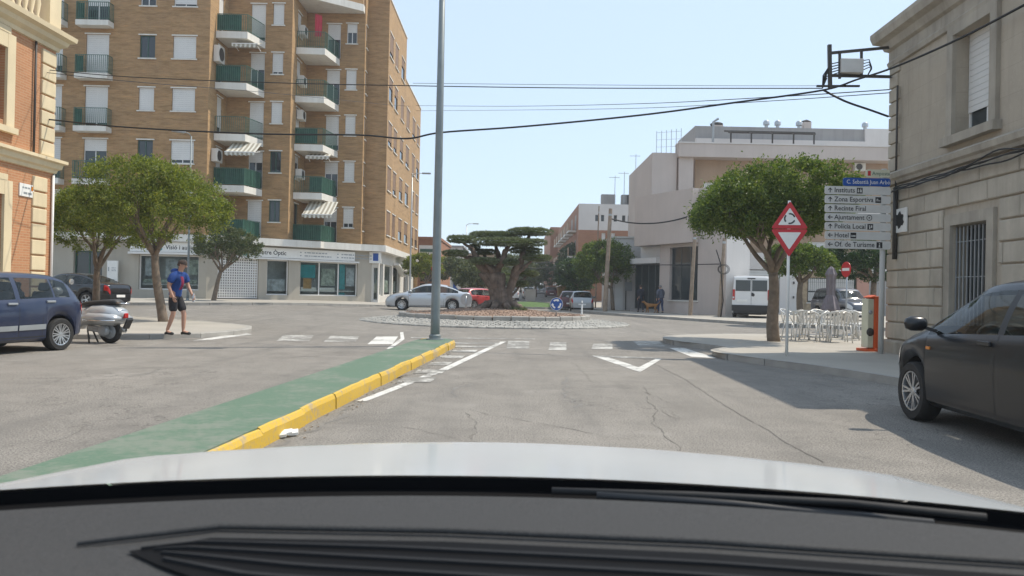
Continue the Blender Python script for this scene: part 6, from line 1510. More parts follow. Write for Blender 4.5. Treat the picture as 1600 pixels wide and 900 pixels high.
# round signs
def round_sign(name, label, base, h, rr, rz, m, post_m='galv', parts=()):
    t = sign_post(name, label, base, h + rr * .6, .028, rz, post_m); q = MB(); q.lathe([(.001, .05), (rr * .985, .05), (rr, .046), (rr, .03), (.001, .03)], 32, (0, 0, h), (0, -1, 0)); pl = q.build('plate', MATS[m], t, smooth=40); return t, pl
b = AT(869, 492, 29.2); t, pl = round_sign('roundabout_sign', 'round blue sign with three white arrows at the edge of the roundabout', (b.x, 29.2, RZ + .36), AT(869, 475, 29.2).z - RZ - .36, .245, 0, 'sign_blue')
cz = AT(869, 475, 29.2).z - RZ - .36
q = MB(); q.lathe([(.232, .0515), (.245, .0515)], 32, (0, 0, cz), (0, -1, 0)); q.build('white_rim', MATS['sign_white'], pl)
for k in range(3):
    q = MB(); a0 = PI / 2 + k * 2 * PI / 3 - .75; rr = .15
    for i in range(12):
        a, c_ = a0 + 1.5 * i / 12, a0 + 1.5 * (i + 1) / 12; w1, w2 = [.03 if j > 4 else .055 * j / 4.0 + .002 for j in (i, i + 1)]
        q.face([(math.cos(a) * (rr - w1), -.0525, cz + math.sin(a) * (rr - w1)), (math.cos(a) * (rr + w1), -.0525, cz + math.sin(a) * (rr + w1)), (math.cos(c_) * (rr + w2), -.0525, cz + math.sin(c_) * (rr + w2)), (math.cos(c_) * (rr - w2), -.0525, cz + math.sin(c_) * (rr - w2))])
    q.build('arrow', MATS['sign_white'], pl)
b = AT(728, 484, 34.6); t, pl = round_sign('round_sign_back', 'grey back of a round sign on the left of the roundabout', (b.x, 34.6, RZ + .36), AT(728, 468, 34.6).z - RZ - .36, .27, rad(175), 'galv')
b = AT(1322, 496, 30); t, pl = round_sign('no_entry_sign', 'red no-entry disc with white bar seen edge-on above the parked off-roader', (b.x, 30, .0), AT(1322, 421, 30).z, .3, rad(-79), 'sign_red')
cz = AT(1322, 421, 30).z; q = MB(); q.box(-.22, .22, -.056, -.051, cz - .055, cz + .055); q.build('white_bar', MATS['sign_white'], pl)
b = GP(909, 492); t = thing('bollard', 'thin white bollard at the right edge of the cobbled apron', 'bollard', (b.x, b.y, gz(b.x, b.y))); q = MB(); q.lathe([(.06, 0), (.045, .04), (.045, .78), (.03, .82), (.001, .83)], 14); q.build('post', MATS['sign_white'], t, smooth=40); q = MB(); q.lathe([(.047, .62), (.047, .70)], 14); q.build('band', MATS['grey_metal'], t)

# ---- overhead cable frame and cables
t = thing('cable_bracket', 'dark steel cable bracket with grey junction box jutting from the stone building corner', 'bracket', tuple(OSB + Z * 5.8)); ORG[0] = Vector(t.location); FDp = 16.4
A_ = lambda px, py, D=FDp: AT(px, py, D)
q = MB(); q.bar(A_(1296, 70), A_(1297, 138), .07); q.bar(A_(1297, 83), A_(1392, 74, 16.6), .055); q.bar(A_(1297, 118), A_(1392, 120, 16.6), .055); q.bar(A_(1312, 80), A_(1312, 123), .045); q.bar(A_(1346, 78), A_(1346, 117), .045); q.bar(A_(1276, 134.5), A_(1343, 134.5), .04); q.build('frame', MATS['dark_metal'], t)
q = MB(); c = A_(1329.5, 104); q.obox(c, (.235, 0, 0), (0, .09, 0), (0, 0, .15)); q.build('junction_box', MATS['board_grey'], t, bevel=.01)
for k in range(5):
    q = MB(); q.tube([A_(1312, 97 + 4 * k), A_(1298 - k * 2, 100 + 5 * k), A_(1286 + k * 1.5, 118 + k), A_(1285, 138)], .012, 6); q.build('lead', MATS['cable'], t, smooth=True)
for k in range(4):
    q = MB(); q.tube([A_(1347, 95 + 5 * k), A_(1358, 93 + 4 * k), A_(1362, 105 + k), A_(1355, 119)], .011, 6); q.build('lead', MATS['cable'], t, smooth=True)
ORG[0] = Vector((0, 0, 0))
def cable(label, pts, r0=.012, sag=0, name='overhead_cable'):
    P = [AT(*p) for p in pts]; out = []
    for i in range(len(P) - 1):                       # smooth curve through the points
        p0, p1, p2, p3 = P[max(0, i - 1)], P[i], P[i + 1], P[min(len(P) - 1, i + 2)]
        for j in range(8):
            s = j / 8; out.append(.5 * ((2 * p1) + (p2 - p0) * s + (2 * p0 - 5 * p1 + 4 * p2 - p3) * s * s + (3 * p1 - p0 - 3 * p2 + p3) * s ** 3))
    out.append(P[-1]); q = MB(); q.tube(out, r0, 6); return tag(q.build(name, MATS['cable'], smooth=True), label, 'cable')
cable('upper thin black cable from the villa corner to the steel bracket', [(62, 108, 20.4), (200, 120, 20), (420, 129, 19), (645, 134, 18), (900, 137.5, 17.2), (1150, 138, 16.7), (1285, 138, 16.4)], .011)
cable('messenger wire just above the upper cable between villa and bracket', [(645, 130, 18), (900, 132.5, 17.2), (1150, 134, 16.7), (1290, 134, 16.4)], .005)
cable('second thin cable hugging the upper cable across the flats', [(62, 112, 20.4), (200, 127, 20), (420, 145, 30), (600, 163, 48), (640, 166, 50)], .009)
cable('lowest thick sagging black cable bundle across the road', [(70, 186, 20.4), (200, 199, 19.8), (400, 209, 18.8), (560, 211, 18.2), (635, 216.5, 17.9), (690, 207, 17.7), (820, 197.5, 17.3), (1000, 180, 16.9), (1150, 160, 16.6), (1285, 141, 16.4), (1340, 124, 16.2), (1400, 104, 15.2), (1500, 60, 13.4), (1600, 8, 11.9)], .021)
cable('lower strand of the thick bundle from bracket down to the stone wall', [(1287, 141, 16.4), (1320, 158, 16.45), (1360, 172, 16.5), (1388, 182, 16.6)], .022)
cable('faint wire crossing the sky under the upper cable', [(650, 165, 50), (800, 166, 40), (1000, 162, 30), (1200, 152, 21), (1390, 140, 16.6)], .012)
cable('faintest wire crossing the sky lowest of the thin pair', [(650, 173, 50), (800, 172, 40), (1000, 169, 30), (1200, 158, 21), (1390, 145, 16.6)], .01)
cable('black cable drooping from tilted pole to the pink corner building', [(955, 342, 49), (985, 348, 49), (1020, 349, 48), (1055, 344, 47), (1085, 335, 46.4)], .045)
cable('far wire crossing the street beyond the olive tree', [(780, 405, 80), (840, 410, 82), (900, 408.5, 84)], .03)
cable('lower far wire crossing the street beyond the olive tree', [(790, 416, 80), (840, 419, 82), (900, 418, 84)], .03)

# ---- cafe terrace
def make_chair(label, group):
    t = thing('cafe_chair', label, 'chair', (0, 0, 0), 0, group); m = MATS['white_metal']
    for sx in (-1, 1):
        for sy in (-1, 1):
            q = MB(); q.tube([(sx * .22, sy * .2, .45), (sx * .27, sy * .25, 0)], .016, 8); q.build('leg', m, t, smooth=True)
    q = MB(); q.lathe([(.001, .455), (.2, .455), (.235, .445), (.235, .43), (.001, .43)], 20); q.build('seat', m, t, smooth=40)
    pts = []
    for i in range(17):
        a = rad(-20) + rad(220) * i / 16; pts.append((math.cos(a) * .29, math.sin(a) * .27, .66 + .14 * max(0, math.sin(a))))
    q = MB(); q.tube([(.25, -.2, .44)] + pts + [(-.25, -.2, .44)], .017, 8); q.build('arm_hoop', m, t, smooth=True)
    for i in range(5):
        a = rad(50 + 20 * i); q = MB(); q.bar((math.cos(a) * .225, math.sin(a) * .2, .45), (math.cos(a) * .29, math.sin(a) * .27, .66 + .14 * math.sin(a)), .045, .008, up=(math.cos(a), math.sin(a), 0)); q.build('back_slat', m, t)
    return t
mat('white_metal', (.62, .62, .60), .35, .06, 4, metal=.25)
ch0 = make_chair('white tubular cafe chair with hooped back on the corner terrace', 'cafe chairs on the terrace')
ORD = ('first', 'second', 'third', 'fourth', 'fifth', 'sixth', 'seventh', 'eighth', 'ninth', 'rightmost')
spots = [(1243, 531, 190), (1262, 533, 150), (1283, 527, 20), (1297, 533, 200), (1311, 535, 170), (1324, 528, 340), (1338, 531, 120), (1275, 531, 260), (1349, 529, 60), (1234, 527, 45)]
for i, (px, py, a) in enumerate(spots):
    c = ch0 if i == 0 else copy_tree(ch0); g = GP(px, py, .12); c['label'] = 'white tubular cafe chair, ' + ORD[sorted(q[0] for q in spots).index(px)] + ' from the left on the corner terrace'; c.location = (g.x, g.y, .12); c.rotation_euler = (0, 0, rad(a))
def make_table(label): 
    t = thing('cafe_table', label, 'table', (0, 0, 0), 0, 'cafe tables on the terrace'); q = MB(); q.lathe([(.001, .735), (.37, .735), (.38, .725), (.38, .71), (.001, .70)], 24); q.build('table_top', MATS['white_metal'], t, smooth=40)
    q = MB(); q.tube([(0, 0, .05), (0, 0, .7)], .03, 10); q.build('column', MATS['galv'], t, smooth=True)
    for k in range(4): a = PI / 4 + k * PI / 2; q = MB(); q.bar((0, 0, .06), (math.cos(a) * .3, math.sin(a) * .3, .015), .05, .02); q.build('foot', MATS['galv'], t)
    return t
tb0 = make_table('round metal cafe table among the white chairs')
for i, (px, py) in enumerate(((1253, 526), (1304, 527), (1331, 524), (1283, 521))):
    c = tb0 if i == 0 else copy_tree(tb0); c['label'] = 'round metal cafe table, ' + ('first', 'third', 'rightmost', 'second')[i] + ' from the left among the white chairs'; g = GP(px, py, .12); c.location = (g.x, g.y, .12)
# folded parasol
b = AT(1291, 512, 24.5); t = thing('folded_parasol', 'folded grey-lilac parasol standing behind the cafe chairs', 'parasol', (b.x, 24.2, .0)); h = AT(1291, 416, 24.2).z
mat('parasol_cloth', (.20, .18, .20), .9, .15, 5); q = MB(); n = 24
prof = [(.02, h), (.1, h - .08), (.17, h - .25), (.13, h - .34), (.12, h - .9), (.17, h - 1.0), (.27, h - 1.35), (.24, h - 1.4)]
for (rr, z) in prof: q.v += [(math.cos(2 * PI * k / n) * rr * (1 + .16 * (1 if k % 3 == 0 else -.6)), math.sin(2 * PI * k / n) * rr * (1 + .16 * (1 if k % 3 == 0 else -.6)), z) for k in range(n)]
for i in range(len(prof) - 1):
    for k in range(n): q.f.append((i * n + k, (i + 1) * n + k, (i + 1) * n + (k + 1) % n, i * n + (k + 1) % n)); q.mi.append(0)
q.build('canopy', MATS['parasol_cloth'], t); q = MB(); q.tube([(0, 0, 0), (0, 0, h)], .025, 8); q.build('pole', MATS['wood_pole'], t, smooth=True); q = MB(); q.lathe([(.28, 0), (.28, .06), (.05, .1), (.05, .3)], 20); q.build('base', MATS['concrete'], t, smooth=40)
# orange advertising stand
b = AT(1358, 549, 16.9); t = thing('orange_stand', 'orange-framed display stand with pale panel beside the direction signpost', 'stand', (b.x, 16.9, .12), rad(8)); H_ = 1.2
mat('orange', (.62, .10, .025), .5, .08); q = MB(); q.box(.02, .14, -.15, .14, .06, H_ - .04); q.build('side_frame', MATS['orange'], t, bevel=.01); q = MB(); q.box(-.02, .15, -.155, .15, H_ - .04, H_); q.bar((-.08, 0, H_ - .03), (.06, 0, H_ + .02), .28, .02); q.build('top_frame', MATS['orange'], t, bevel=.01); q = MB(); q.box(-.2, .17, -.18, .18, .0, .06); q.build('base', MATS['orange'], t, bevel=.01)
q = MB(); q.box(-.12, .018, -.12, .12, .08, H_ - .06); q.build('panel', MATS['board_cream'], t, bevel=.01)
for z, rr, m_ in ((.42, .09, 'dark_metal'), (.85, .05, 'grey_metal')): q = MB(); q.lathe([(.001, .03), (rr * .6, .03), (rr, .0)], 16, (-.06, -.121, z), (0, -1, 0)); q.build('dial', MATS[m_], t)
# hut, block, blue parasol far away
b = AT(889, 478, 68); t = thing('wooden_hut', 'small brown wooden hut with pitched roof behind the parked cars', 'hut', (b.x, 68, gz(b.x, 68)))
mat('hut_wood', (.27, .17, .09), .8, .15, 3); 
for k in range(9):
    q = MB(); q.box(-.95, .95, -.03, .03, .05 + k * .19, .05 + k * .19 + .18); q.build('board', MATS['hut_wood'], t)
q = MB(); q.box(-.95, .95, .031, 1.8, .0, 1.76); q.prism([(0, 0)], 0, 0) if False else None; q.build('cabin', MATS['hut_wood'], t)
q = MB()
for s in (-1, 1): q.obox((s * .52, .85, 1.98), (.58, 0, -s * .235), (0, 1.15, 0), (s * .012, 0, .03))
q.build('roof', MATS['grey_plaster'], t); q = MB(); q.face([(-.95, -.0, 1.76), (.95, 0, 1.76), (0, 0, 2.2)]); q.build('gable', MATS['hut_wood'], t)
b = AT(829, 462, 84); t = thing('concrete_block', 'pale rectangular concrete cabinet at the end of the grass island', 'cabinet', (b.x, 84, gz(b.x, 84))); q = MB(); q.box(-.55, .55, -.3, .3, 0, 1.25); q.build('body', MATS['concrete'], t, bevel=.02); q = MB(); q.box(-.6, .6, -.35, .35, 1.25, 1.32); q.build('cap', MATS['concrete_kerb'], t)
b = AT(717, 460, 62); t = thing('blue_banner', 'slanting bright blue and white banner behind the silver saloon', 'banner', (b.x, 62, gz(b.x, 62))); q = MB(); q.tube([(-.5, 0, 0), (-.5, 0, 1.9)], .03, 6); q.build('pole', MATS['galv'], t); q = MB()
for i in range(6): q.face([(-.5 + i * .17, .03 * math.sin(i), 1.75 - i * .19), (-.5 + (i + 1) * .17, .03 * math.sin(i + 1), 1.75 - (i + 1) * .19), (-.5 + (i + 1) * .17, .03 * math.sin(i + 1), .9 - (i + 1) * .1), (-.5 + i * .17, .03 * math.sin(i), .9 - i * .1)])
q.build('cloth', MATS['sign_blue'], t)
# ================================================================ the scooter
mat('scooter_paint', (.50, .52, .53), .28, .04, 3, metal=.35, coat=.5, kind='obj'); mat('seat_vinyl', (.03, .03, .03), .55, .15, 8)
sc = thing('scooter', 'silver-grey scooter on its stand between the blue hatchback and the kerb', 'scooter', (-9.08, 16.3, 0), rad(180 - 8)); sc.scale = (1.06,) * 3
def blob(name, secs, m, par, n=14, smooth=True):         # secs: (x, zc, half height, half width)
    q = MB()
    for x, zc, hh, hw in secs:
        q.v += [(x, math.copysign(abs(math.cos(2 * PI * k / n)) ** .8, math.cos(2 * PI * k / n)) * hw, zc + math.copysign(abs(math.sin(2 * PI * k / n)) ** .8, math.sin(2 * PI * k / n)) * hh) for k in range(n)]
    for i in range(len(secs) - 1):
        for k in range(n): q.f.append((i * n + k, i * n + (k + 1) % n, (i + 1) * n + (k + 1) % n, (i + 1) * n + k)); q.mi.append(0)
    q.f.append(tuple(range(n - 1, -1, -1))); q.f.append(tuple((len(secs) - 1) * n + k for k in range(n))); q.mi += [0, 0]
    return q.build(name, MATS[m], par, smooth=smooth)
# local x forward; rear axle at x=-.62
blob('body', [(-.98, .58, .02, .05), (-.93, .56, .12, .16), (-.8, .55, .2, .24), (-.6, .55, .225, .27), (-.35, .55, .21, .25), (-.15, .5, .18, .19), (-.02, .41, .14, .15), (.1, .33, .05, .14)], 'scooter_paint', sc)
blob('side_panel', [(-.95, .5, .03, .28), (-.87, .49, .11, .31), (-.6, .49, .155, .33), (-.35, .51, .13, .315), (-.18, .53, .03, .28)], 'scooter_paint', sc)
blob('seat', [(-.88, .80, .03, .1), (-.8, .815, .06, .14), (-.5, .80, .055, .15), (-.2, .765, .06, .14), (-.02, .74, .04, .09)], 'seat_vinyl', sc)
q = MB(); q.box(-.02, .42, -.17, .17, .26, .31); q.build('footboard', MATS['scooter_paint'], sc, bevel=.02)
q = MB(); q.grid(lambda u, v: (.40 + .12 * v + .05 * (1 - u * u), u * (.22 + .06 * math.sin(PI * v)), .28 + .62 * v), [-1 + .2 * i for i in range(11)], [i / 8 for i in range(9)]); o = q.build('leg_shield', MATS['scooter_paint'], sc, smooth=True); s_ = o.modifiers.new('solid', 'SOLIDIFY'); s_.thickness = .03
q = MB(); q.tube([(.56, 0, .55), (.53, 0, .98)], .035, 8); q.build('steering_column', MATS['scooter_paint'], sc); q = MB(); q.tube([(.47, -.34, 1.0), (.53, -.1, 1.0), (.53, .1, 1.0), (.47, .34, 1.0)], .018, 8); q.build('handlebar', MATS['dark_metal'], sc, smooth=True)
blob('headset', [(.44, 1.0, .04, .06), (.5, 1.01, .08, .1), (.6, 1.0, .07, .09), (.64, .99, .03, .04)], 'scooter_paint', sc)
for s in (-1, 1):
    q = MB(); q.tube([(.5, s * .24, 1.0), (.46, s * .3, 1.16)], .008, 6); q.build('mirror_stem', MATS['dark_metal'], sc); q = MB(); q.lathe([(.001, -.012), (.06, -.01), (.06, .01), (.001, .012)], 16, (.46, s * .32, 1.2), (1, 0, 0)); q.build('mirror', MATS['chrome'], sc, smooth=40)
    q = MB(); q.tube([(.47, s * .34, 1.0), (.44, s * .42, 1.0)], .024, 8); q.build('grip', MATS['rubber'], sc, smooth=True)
blob('front_mudguard', [(.36, .3, .02, .06), (.45, .42, .06, .09), (.6, .47, .07, .1), (.76, .4, .06, .09), (.83, .3, .02, .05)], 'scooter_paint', sc)
def swheel(x): 
    w_ = bpy.data.objects.new('wheel', None); COL.objects.link(w_); w_.parent = sc; w_.location = (x, 0, .225); q = MB(); q.lathe([(.14, -.045), (.2, -.05), (.225, -.025), (.225, .025), (.2, .05), (.14, .045)], 28, (0, 0, 0), (0, 1, 0), True); q.build('tyre', MATS['rubber'], w_, smooth=50); q = MB(); q.lathe([(.145, .035), (.12, .05), (.06, .055), (.05, .075), (.001, .075)], 20, (0, 0, 0), (0, 1, 0)); q.lathe([(.145, -.035), (.12, -.05), (.06, -.055), (.001, -.06)], 20, (0, 0, 0), (0, 1, 0)); q.build('rim', MATS['grey_metal'], w_, smooth=40)
swheel(-.66); swheel(.60)
q = MB(); q.lathe([(.001, .06), (.08, .055), (.115, .03), (.12, -.02)], 16, (-.6, .13, .25), (0, 1, 0)); q.obox((-.42, .11, .28), (.18, 0, .02), (0, .045, 0), (0, 0, .06)); q.build('engine_cover', MATS['grey_metal'], sc, bevel=.03); q = MB(); q.lathe([(.03, -.16), (.055, -.15), (.055, .15), (.03, .17)], 12, (-.72, -.16, .26), (1, 0, 0)); q.build('exhaust', MATS['galv'], sc, smooth=True)
for s in (-1, 1): q = MB(); q.tube([(-.2, s * .06, .3), (-.3, s * .13, .0)], .016, 8); q.build('stand_leg', MATS['dark_metal'], sc, smooth=True)
q = MB(); q.box(-1.0, -.95, -.06, .06, .5, .6); q.build('tail_light', MATS['red_lens'], sc, bevel=.015); q = MB(); q.obox((-1.03, 0, .40), (.008, 0, .02), (0, .09, 0), (-.04, 0, .09)); q.build('number_plate', MATS['black_plastic'], sc)
q = MB(); q.tube([(-.85, -.12, .80), (-1.02, -.09, .79), (-1.02, .09, .79), (-.85, .12, .80)], .012, 8); q.build('grab_rail', MATS['chrome'], sc, smooth=True)
for zz, a, b2 in ((.46, -.95, -.25),): q = MB(); q.tube([(a, .3, zz), ((a + b2) / 2, .335, zz - .01), (b2, .28, zz)], .012, 6); q.build('trim_strip', MATS['chrome'], sc, smooth=True)

# ================================================================ people and the dog
mat('skin', (.46, .26, .18), .55, .08, 12, kind='obj'); mat('hair', (.06, .04, .03), .8, .2, 30, kind='obj'); mat('hair_grey', (.2, .19, .18), .8, .2, 30, kind='obj')
mat('shirt_blue', (.014, .055, .22), .85, .2, 8, kind='obj'); mat('shirt_red', (.22, .02, .06), .85, .2, 8, kind='obj'); mat('shorts_black', (.018, .018, .022), .85, .2, 8, kind='obj'); mat('shoe_black', (.02, .02, .02), .6, .2); mat('navy', (.015, .018, .03), .85, .2, 8, kind='obj'); mat('jacket_grey', (.09, .10, .13), .85, .2, 8, kind='obj'); mat('jeans', (.04, .06, .12), .85, .2, 8, kind='obj'); mat('dog_fur', (.30, .14, .045), .9, .25, 25, kind='obj', bmp=.4, bsc=60)
def skinned(name, verts, edges, m, par, root=0, sub=2, smooth=True):
    me = bpy.data.meshes.new(name); me.from_pydata([v[:3] for v in verts], edges, []); me.materials.append(m)
    o = bpy.data.objects.new(name, me); COL.objects.link(o); o.parent = par
    md = o.modifiers.new('skin', 'SKIN'); md.use_smooth_shade = True; md.branch_smoothing = .3
    if not me.skin_vertices: me.attributes.new('x', 'FLOAT', 'POINT')
    for i, v in enumerate(verts):
        rr = v[3] if isinstance(v[3], tuple) else (v[3], v[3]); me.skin_vertices[0].data[i].radius = rr; me.skin_vertices[0].data[i].use_root = (i == root)
    s = o.modifiers.new('sub', 'SUBSURF'); s.levels = sub; s.render_levels = sub
    return o
def ell(name, c, r3, m, par, n=14):
    q = MB(); q.lathe([(math.sin(PI * i / 8), -math.cos(PI * i / 8)) for i in range(9)], n); q.v = [(c[0] + x * r3[0], c[1] + y * r3[1], c[2] + z * r3[2]) for x, y, z in q.v]; return q.build(name, MATS[m], par, smooth=True)
def person(label, loc, rz, J, top, bottom, hair, sleeves=True, long_legs=False, shoes='shoe_black', scale=1, extra=None, loose=1.0):
    """J: joint positions, x forward, y left, z up"""
    p = thing('person', label, 'person', loc, rz); p.scale = (scale,) * 3
    V = []; E = []; idx = {}
    def add(n, pos, r, to=None): idx[n] = len(V); V.append((*pos, r)); (E.append((idx[to], idx[n])) if to else None)
    add('pelvis', J['pelvis'], .125); add('spine', J['spine'], .12, 'pelvis'); add('chest', J['chest'], .135, 'spine'); add('neck', J['neck'], .055, 'chest')
    h = Vector(J['head']); nk = Vector(J['neck']); add('jaw', tuple(nk.lerp(h, .45)), .062, 'neck'); add('skull', tuple(h), (.082, .095), 'jaw'); add('crown', tuple(h + (h - nk).normalized() * .085), .06, 'skull')
    for s in 'LR':
        add('sh' + s, J['sh' + s], .062, 'chest'); add('el' + s, J['el' + s], .042, 'sh' + s); add('wr' + s, J['wr' + s], .028, 'el' + s)
        w_, e_ = Vector(J['wr' + s]), Vector(J['el' + s]); d = (w_ - e_).normalized(); sd = 1 if s == 'L' else -1; lat = d.cross(Vector((0, 1, 0))).normalized(); curl = Vector((0, -sd, 0))
        add('palm' + s, tuple(w_ + d * .055), (.034, .02), 'wr' + s)
        for f in range(4):
            o_ = lat * (.027 - .018 * f); L_ = (.075, .085, .08, .062)[f]; b0 = w_ + d * .085 + o_; add('f%d%s' % (f, s), tuple(b0), .0095, 'palm' + s); add('g%d%s' % (f, s), tuple(b0 + d * L_ * .5 + curl * .012), .0085, 'f%d%s' % (f, s)); add('h%d%s' % (f, s), tuple(b0 + d * L_ * .8 + curl * .035), .0075, 'g%d%s' % (f, s))
        add('t%s' % s, tuple(w_ + d * .035 + lat * .04), .011, 'palm' + s); add('u%s' % s, tuple(w_ + d * .08 + lat * .055 + curl * .015), .009, 't%s' % s)
        add('hip' + s, J['hip' + s], .088, 'pelvis'); add('kn' + s, J['kn' + s], .056, 'hip' + s); a_ = Vector(J['an' + s]); k_ = Vector(J['kn' + s]); add('cf' + s, tuple(k_.lerp(a_, .35)), .055, 'kn' + s); add('an' + s, tuple(a_), .036, 'cf' + s); add('toe' + s, J['to' + s], .035, 'an' + s)
    skinned('body', V, E, MATS['skin'], p)
    fw = Vector(J['face']).normalized(); sdv = Z.cross(fw).normalized()
    ell('nose', h + fw * .098 - Z * .015, (.018, .014, .022), 'skin', p, 8)
    for s in (-1, 1):
        ell('eye', h + fw * .086 + sdv * s * .03 + Z * .012, (.009, .009, .009), 'sign_black', p, 8); ell('ear', h + sdv * s * .085 - Z * .005, (.02, .012, .03), 'skin', p, 8)
    ell('mouth', h + fw * .082 - Z * .055, (.008, .02, .006), 'shirt_red', p, 8)
    up = (h - nk).normalized(); q = MB(); n = 16
    for i in range(6):
        a = PI / 2 * i / 5; q.v += [tuple(h + up * (.02 + math.cos(a) * .105) - fw * .012 + (fw * math.cos(2 * PI * k / n) * .108 + sdv * math.sin(2 * PI * k / n) * .095) * max(.02, math.sin(a)) - (up * .055 if i == 5 and math.cos(2 * PI * k / n) < .2 else Vector((0, 0, 0)))) for k in range(n)]
    for i in range(5):
        for k in range(n): q.f.append((i * n + k, i * n + (k + 1) % n, (i + 1) * n + (k + 1) % n, (i + 1) * n + k)); q.mi.append(0)
    q.build('hair', MATS[hair], p, smooth=True)
    pv, sp, chs, nck = [Vector(J[k]) for k in ('pelvis', 'spine', 'chest', 'neck')]; l = loose
    hem = pv - (sp - pv) * .35
    TV = [(*sp, .155 * l), (*chs, .172 * l), (*chs.lerp(nck, .72), .085), (*pv, .148 * l), (*hem, .15 * l)]; TE = [(0, 1), (1, 2), (0, 3), (3, 4)]
    for s in 'LR':
        a, e, w_ = Vector(J['sh' + s]), Vector(J['el' + s]), Vector(J['wr' + s]); k = len(TV); TV += [(*a, .105 * l), (*a.lerp(e, .8), .082 * l)]; TE += [(1, k), (k, k + 1)]
        if sleeves == 'long': TV += [(*e, .062), (*e.lerp(w_, .93), .045)]; TE += [(k + 1, k + 2), (k + 2, k + 3)]
    skinned('top', TV, TE, MATS[top], p)
    BV = [(*pv, .152 * l), (*(pv + (sp - pv) * .35), .145)]; BE = [(0, 1)]
    for s in 'LR':
        hp, kn, an = Vector(J['hip' + s]), Vector(J['kn' + s]), Vector(J['an' + s]); k = len(BV); BV += [(*hp, .115 * l), (*hp.lerp(kn, .6), .1 * l)]; BE += [(0, k), (k, k + 1)]
        if long_legs: BV += [(*kn, .075), (*kn.lerp(an, .5), .068), (*an, .062)]; BE += [(k + 1, k + 2), (k + 2, k + 3), (k + 3, k + 4)]
        else: BV += [(*hp.lerp(kn, .92), .097 * l)]; BE += [(k + 1, k + 2)]
        t_ = Vector(J['to' + s]); a2 = Vector((an.x, an.y, t_.z)); d = (t_ - a2).normalized()
        skinned('shoe', [(*(a2 - d * .06), .045), (*a2.lerp(t_, .5), .046), (*(t_ + d * .05), .038), (*(an.lerp(a2, .4)), .045)], [(0, 1), (1, 2), (1, 3)], MATS[shoes], p, 0, 1)
    skinned('trousers' if long_legs else 'shorts', BV, BE, MATS[bottom], p)
    if extra: extra(p)
    return p
def upright(stride=.2, lean=.03, arm=.12, kb=.05, elb=.1):
    J = dict(pelvis=(0, 0, .93), spine=(lean * .5, 0, 1.1), chest=(lean, 0, 1.30), neck=(lean * 1.3, 0, 1.48), head=(lean * 1.3 + .03, 0, 1.62), face=(1, 0, -.1))
    for s, sd in (('L', 1), ('R', -1)):
        f = sd * stride; J['hip' + s] = (0, sd * .095, .88); J['kn' + s] = (f * .55 + kb, sd * .1, .5); J['an' + s] = (f - (.03 if f < 0 else 0), sd * .1, .085 if f >= 0 else .10); J['to' + s] = (f + .13, sd * .115, .035)
        J['sh' + s] = (lean, sd * .185, 1.40); J['el' + s] = (lean - sd * arm * .6 - .02, sd * .235, 1.12); J['wr' + s] = (lean - sd * arm + elb, sd * .225, .88)
    return J
# the walking man: towards the right, slightly stooped
J = upright(.13, .07, .0, .05); J['kneck'] = 0
J.update(pelvis=(-.03, 0, .93), spine=(.0, 0, 1.1), chest=(.04, 0, 1.30), neck=(.09, 0, 1.47), head=(.14, 0, 1.61), face=(1, 0, -.25), shR=(.03, -.18, 1.39), elR=(-.05, -.24, 1.13), wrR=(.06, -.24, .89), shL=(.08, .18, 1.39), elL=(.14, .24, 1.14), wrL=(.27, .2, .93),
  hipL=(-.03, .095, .88), knL=(.14, .1, .50), anL=(.13, .1, .085), toL=(.27, .11, .035), hipR=(-.03, -.095, .88), knR=(.0, -.1, .49), anR=(-.15, -.1, .09), toR=(-.02, -.11, .035))
def man_extra(p):
    q = MB(); q.grid(lambda u, v: (.18 + .045 * math.sin(PI * v) - .03 * (u * u) + .03 * v, u * .05 - .1, 1.04 + .30 * v), [-1 + .25 * i for i in range(9)], [i / 6 for i in range(7)]); q.build('red_panel', MATS['shirt_red'], p, smooth=True)
    ell('hood', (-.04, 0, 1.46), (.09, .12, .07), 'shirt_blue', p); q = MB(); q.lathe([(.03, 0), (.035, .02), (.035, .14), (.015, .17), (.015, .2)], 12, (.31, .2, .76)); q.build('bottle', MATS['head_glass'], p, smooth=True)
b = AT(274, 525, 17.75); person('man in blue and red top and black shorts walking beside the pale tree trunk', (b.x, 17.75, .10), rad(-8), J, 'shirt_blue', 'shorts_black', 'hair', extra=man_extra, loose=1.0)
b = AT(1001, 488, 49.5); person('person in dark navy clothes walking away ahead of the dog', (b.x, 49.5, .13), rad(100), upright(.16, .03, .12), 'navy', 'navy', 'hair', 'long', True)
b = AT(1032, 489, 48.2); person('person in grey jacket and jeans standing at the window behind the brown dog', (b.x, 48.2, .13), rad(110), upright(.08, .05, .05), 'jacket_grey', 'jeans', 'hair_grey', 'long', True, loose=1.12)
b = AT(1017, 490, 48.0); dg = thing('dog', 'ginger-brown dog walking on the pavement between the two people', 'dog', (b.x, 48.0, .13), rad(172))
V = [(-.30, 0, .48, .09), (-.1, 0, .47, .105), (.12, 0, .46, .125), (.26, 0, .50, .105), (.36, 0, .60, .075), (.44, 0, .68, .07), (.52, 0, .66, .048), (.59, 0, .64, .035)]; E = [(i, i + 1) for i in range(7)]
for x, y in ((-.3, .07), (-.3, -.07)): k = len(V); dx = .08 if y > 0 else -.06; V += [(x + .02, y, .40, .075), (x + .07 + dx * .3, y, .27, .045), (x - .05 + dx, y, .16, .028), (x - .02 + dx, y, .03, .026), (x + .05 + dx, y, .02, .024)]; E += [(0, k), (k, k + 1), (k + 1, k + 2), (k + 2, k + 3), (k + 3, k + 4)]
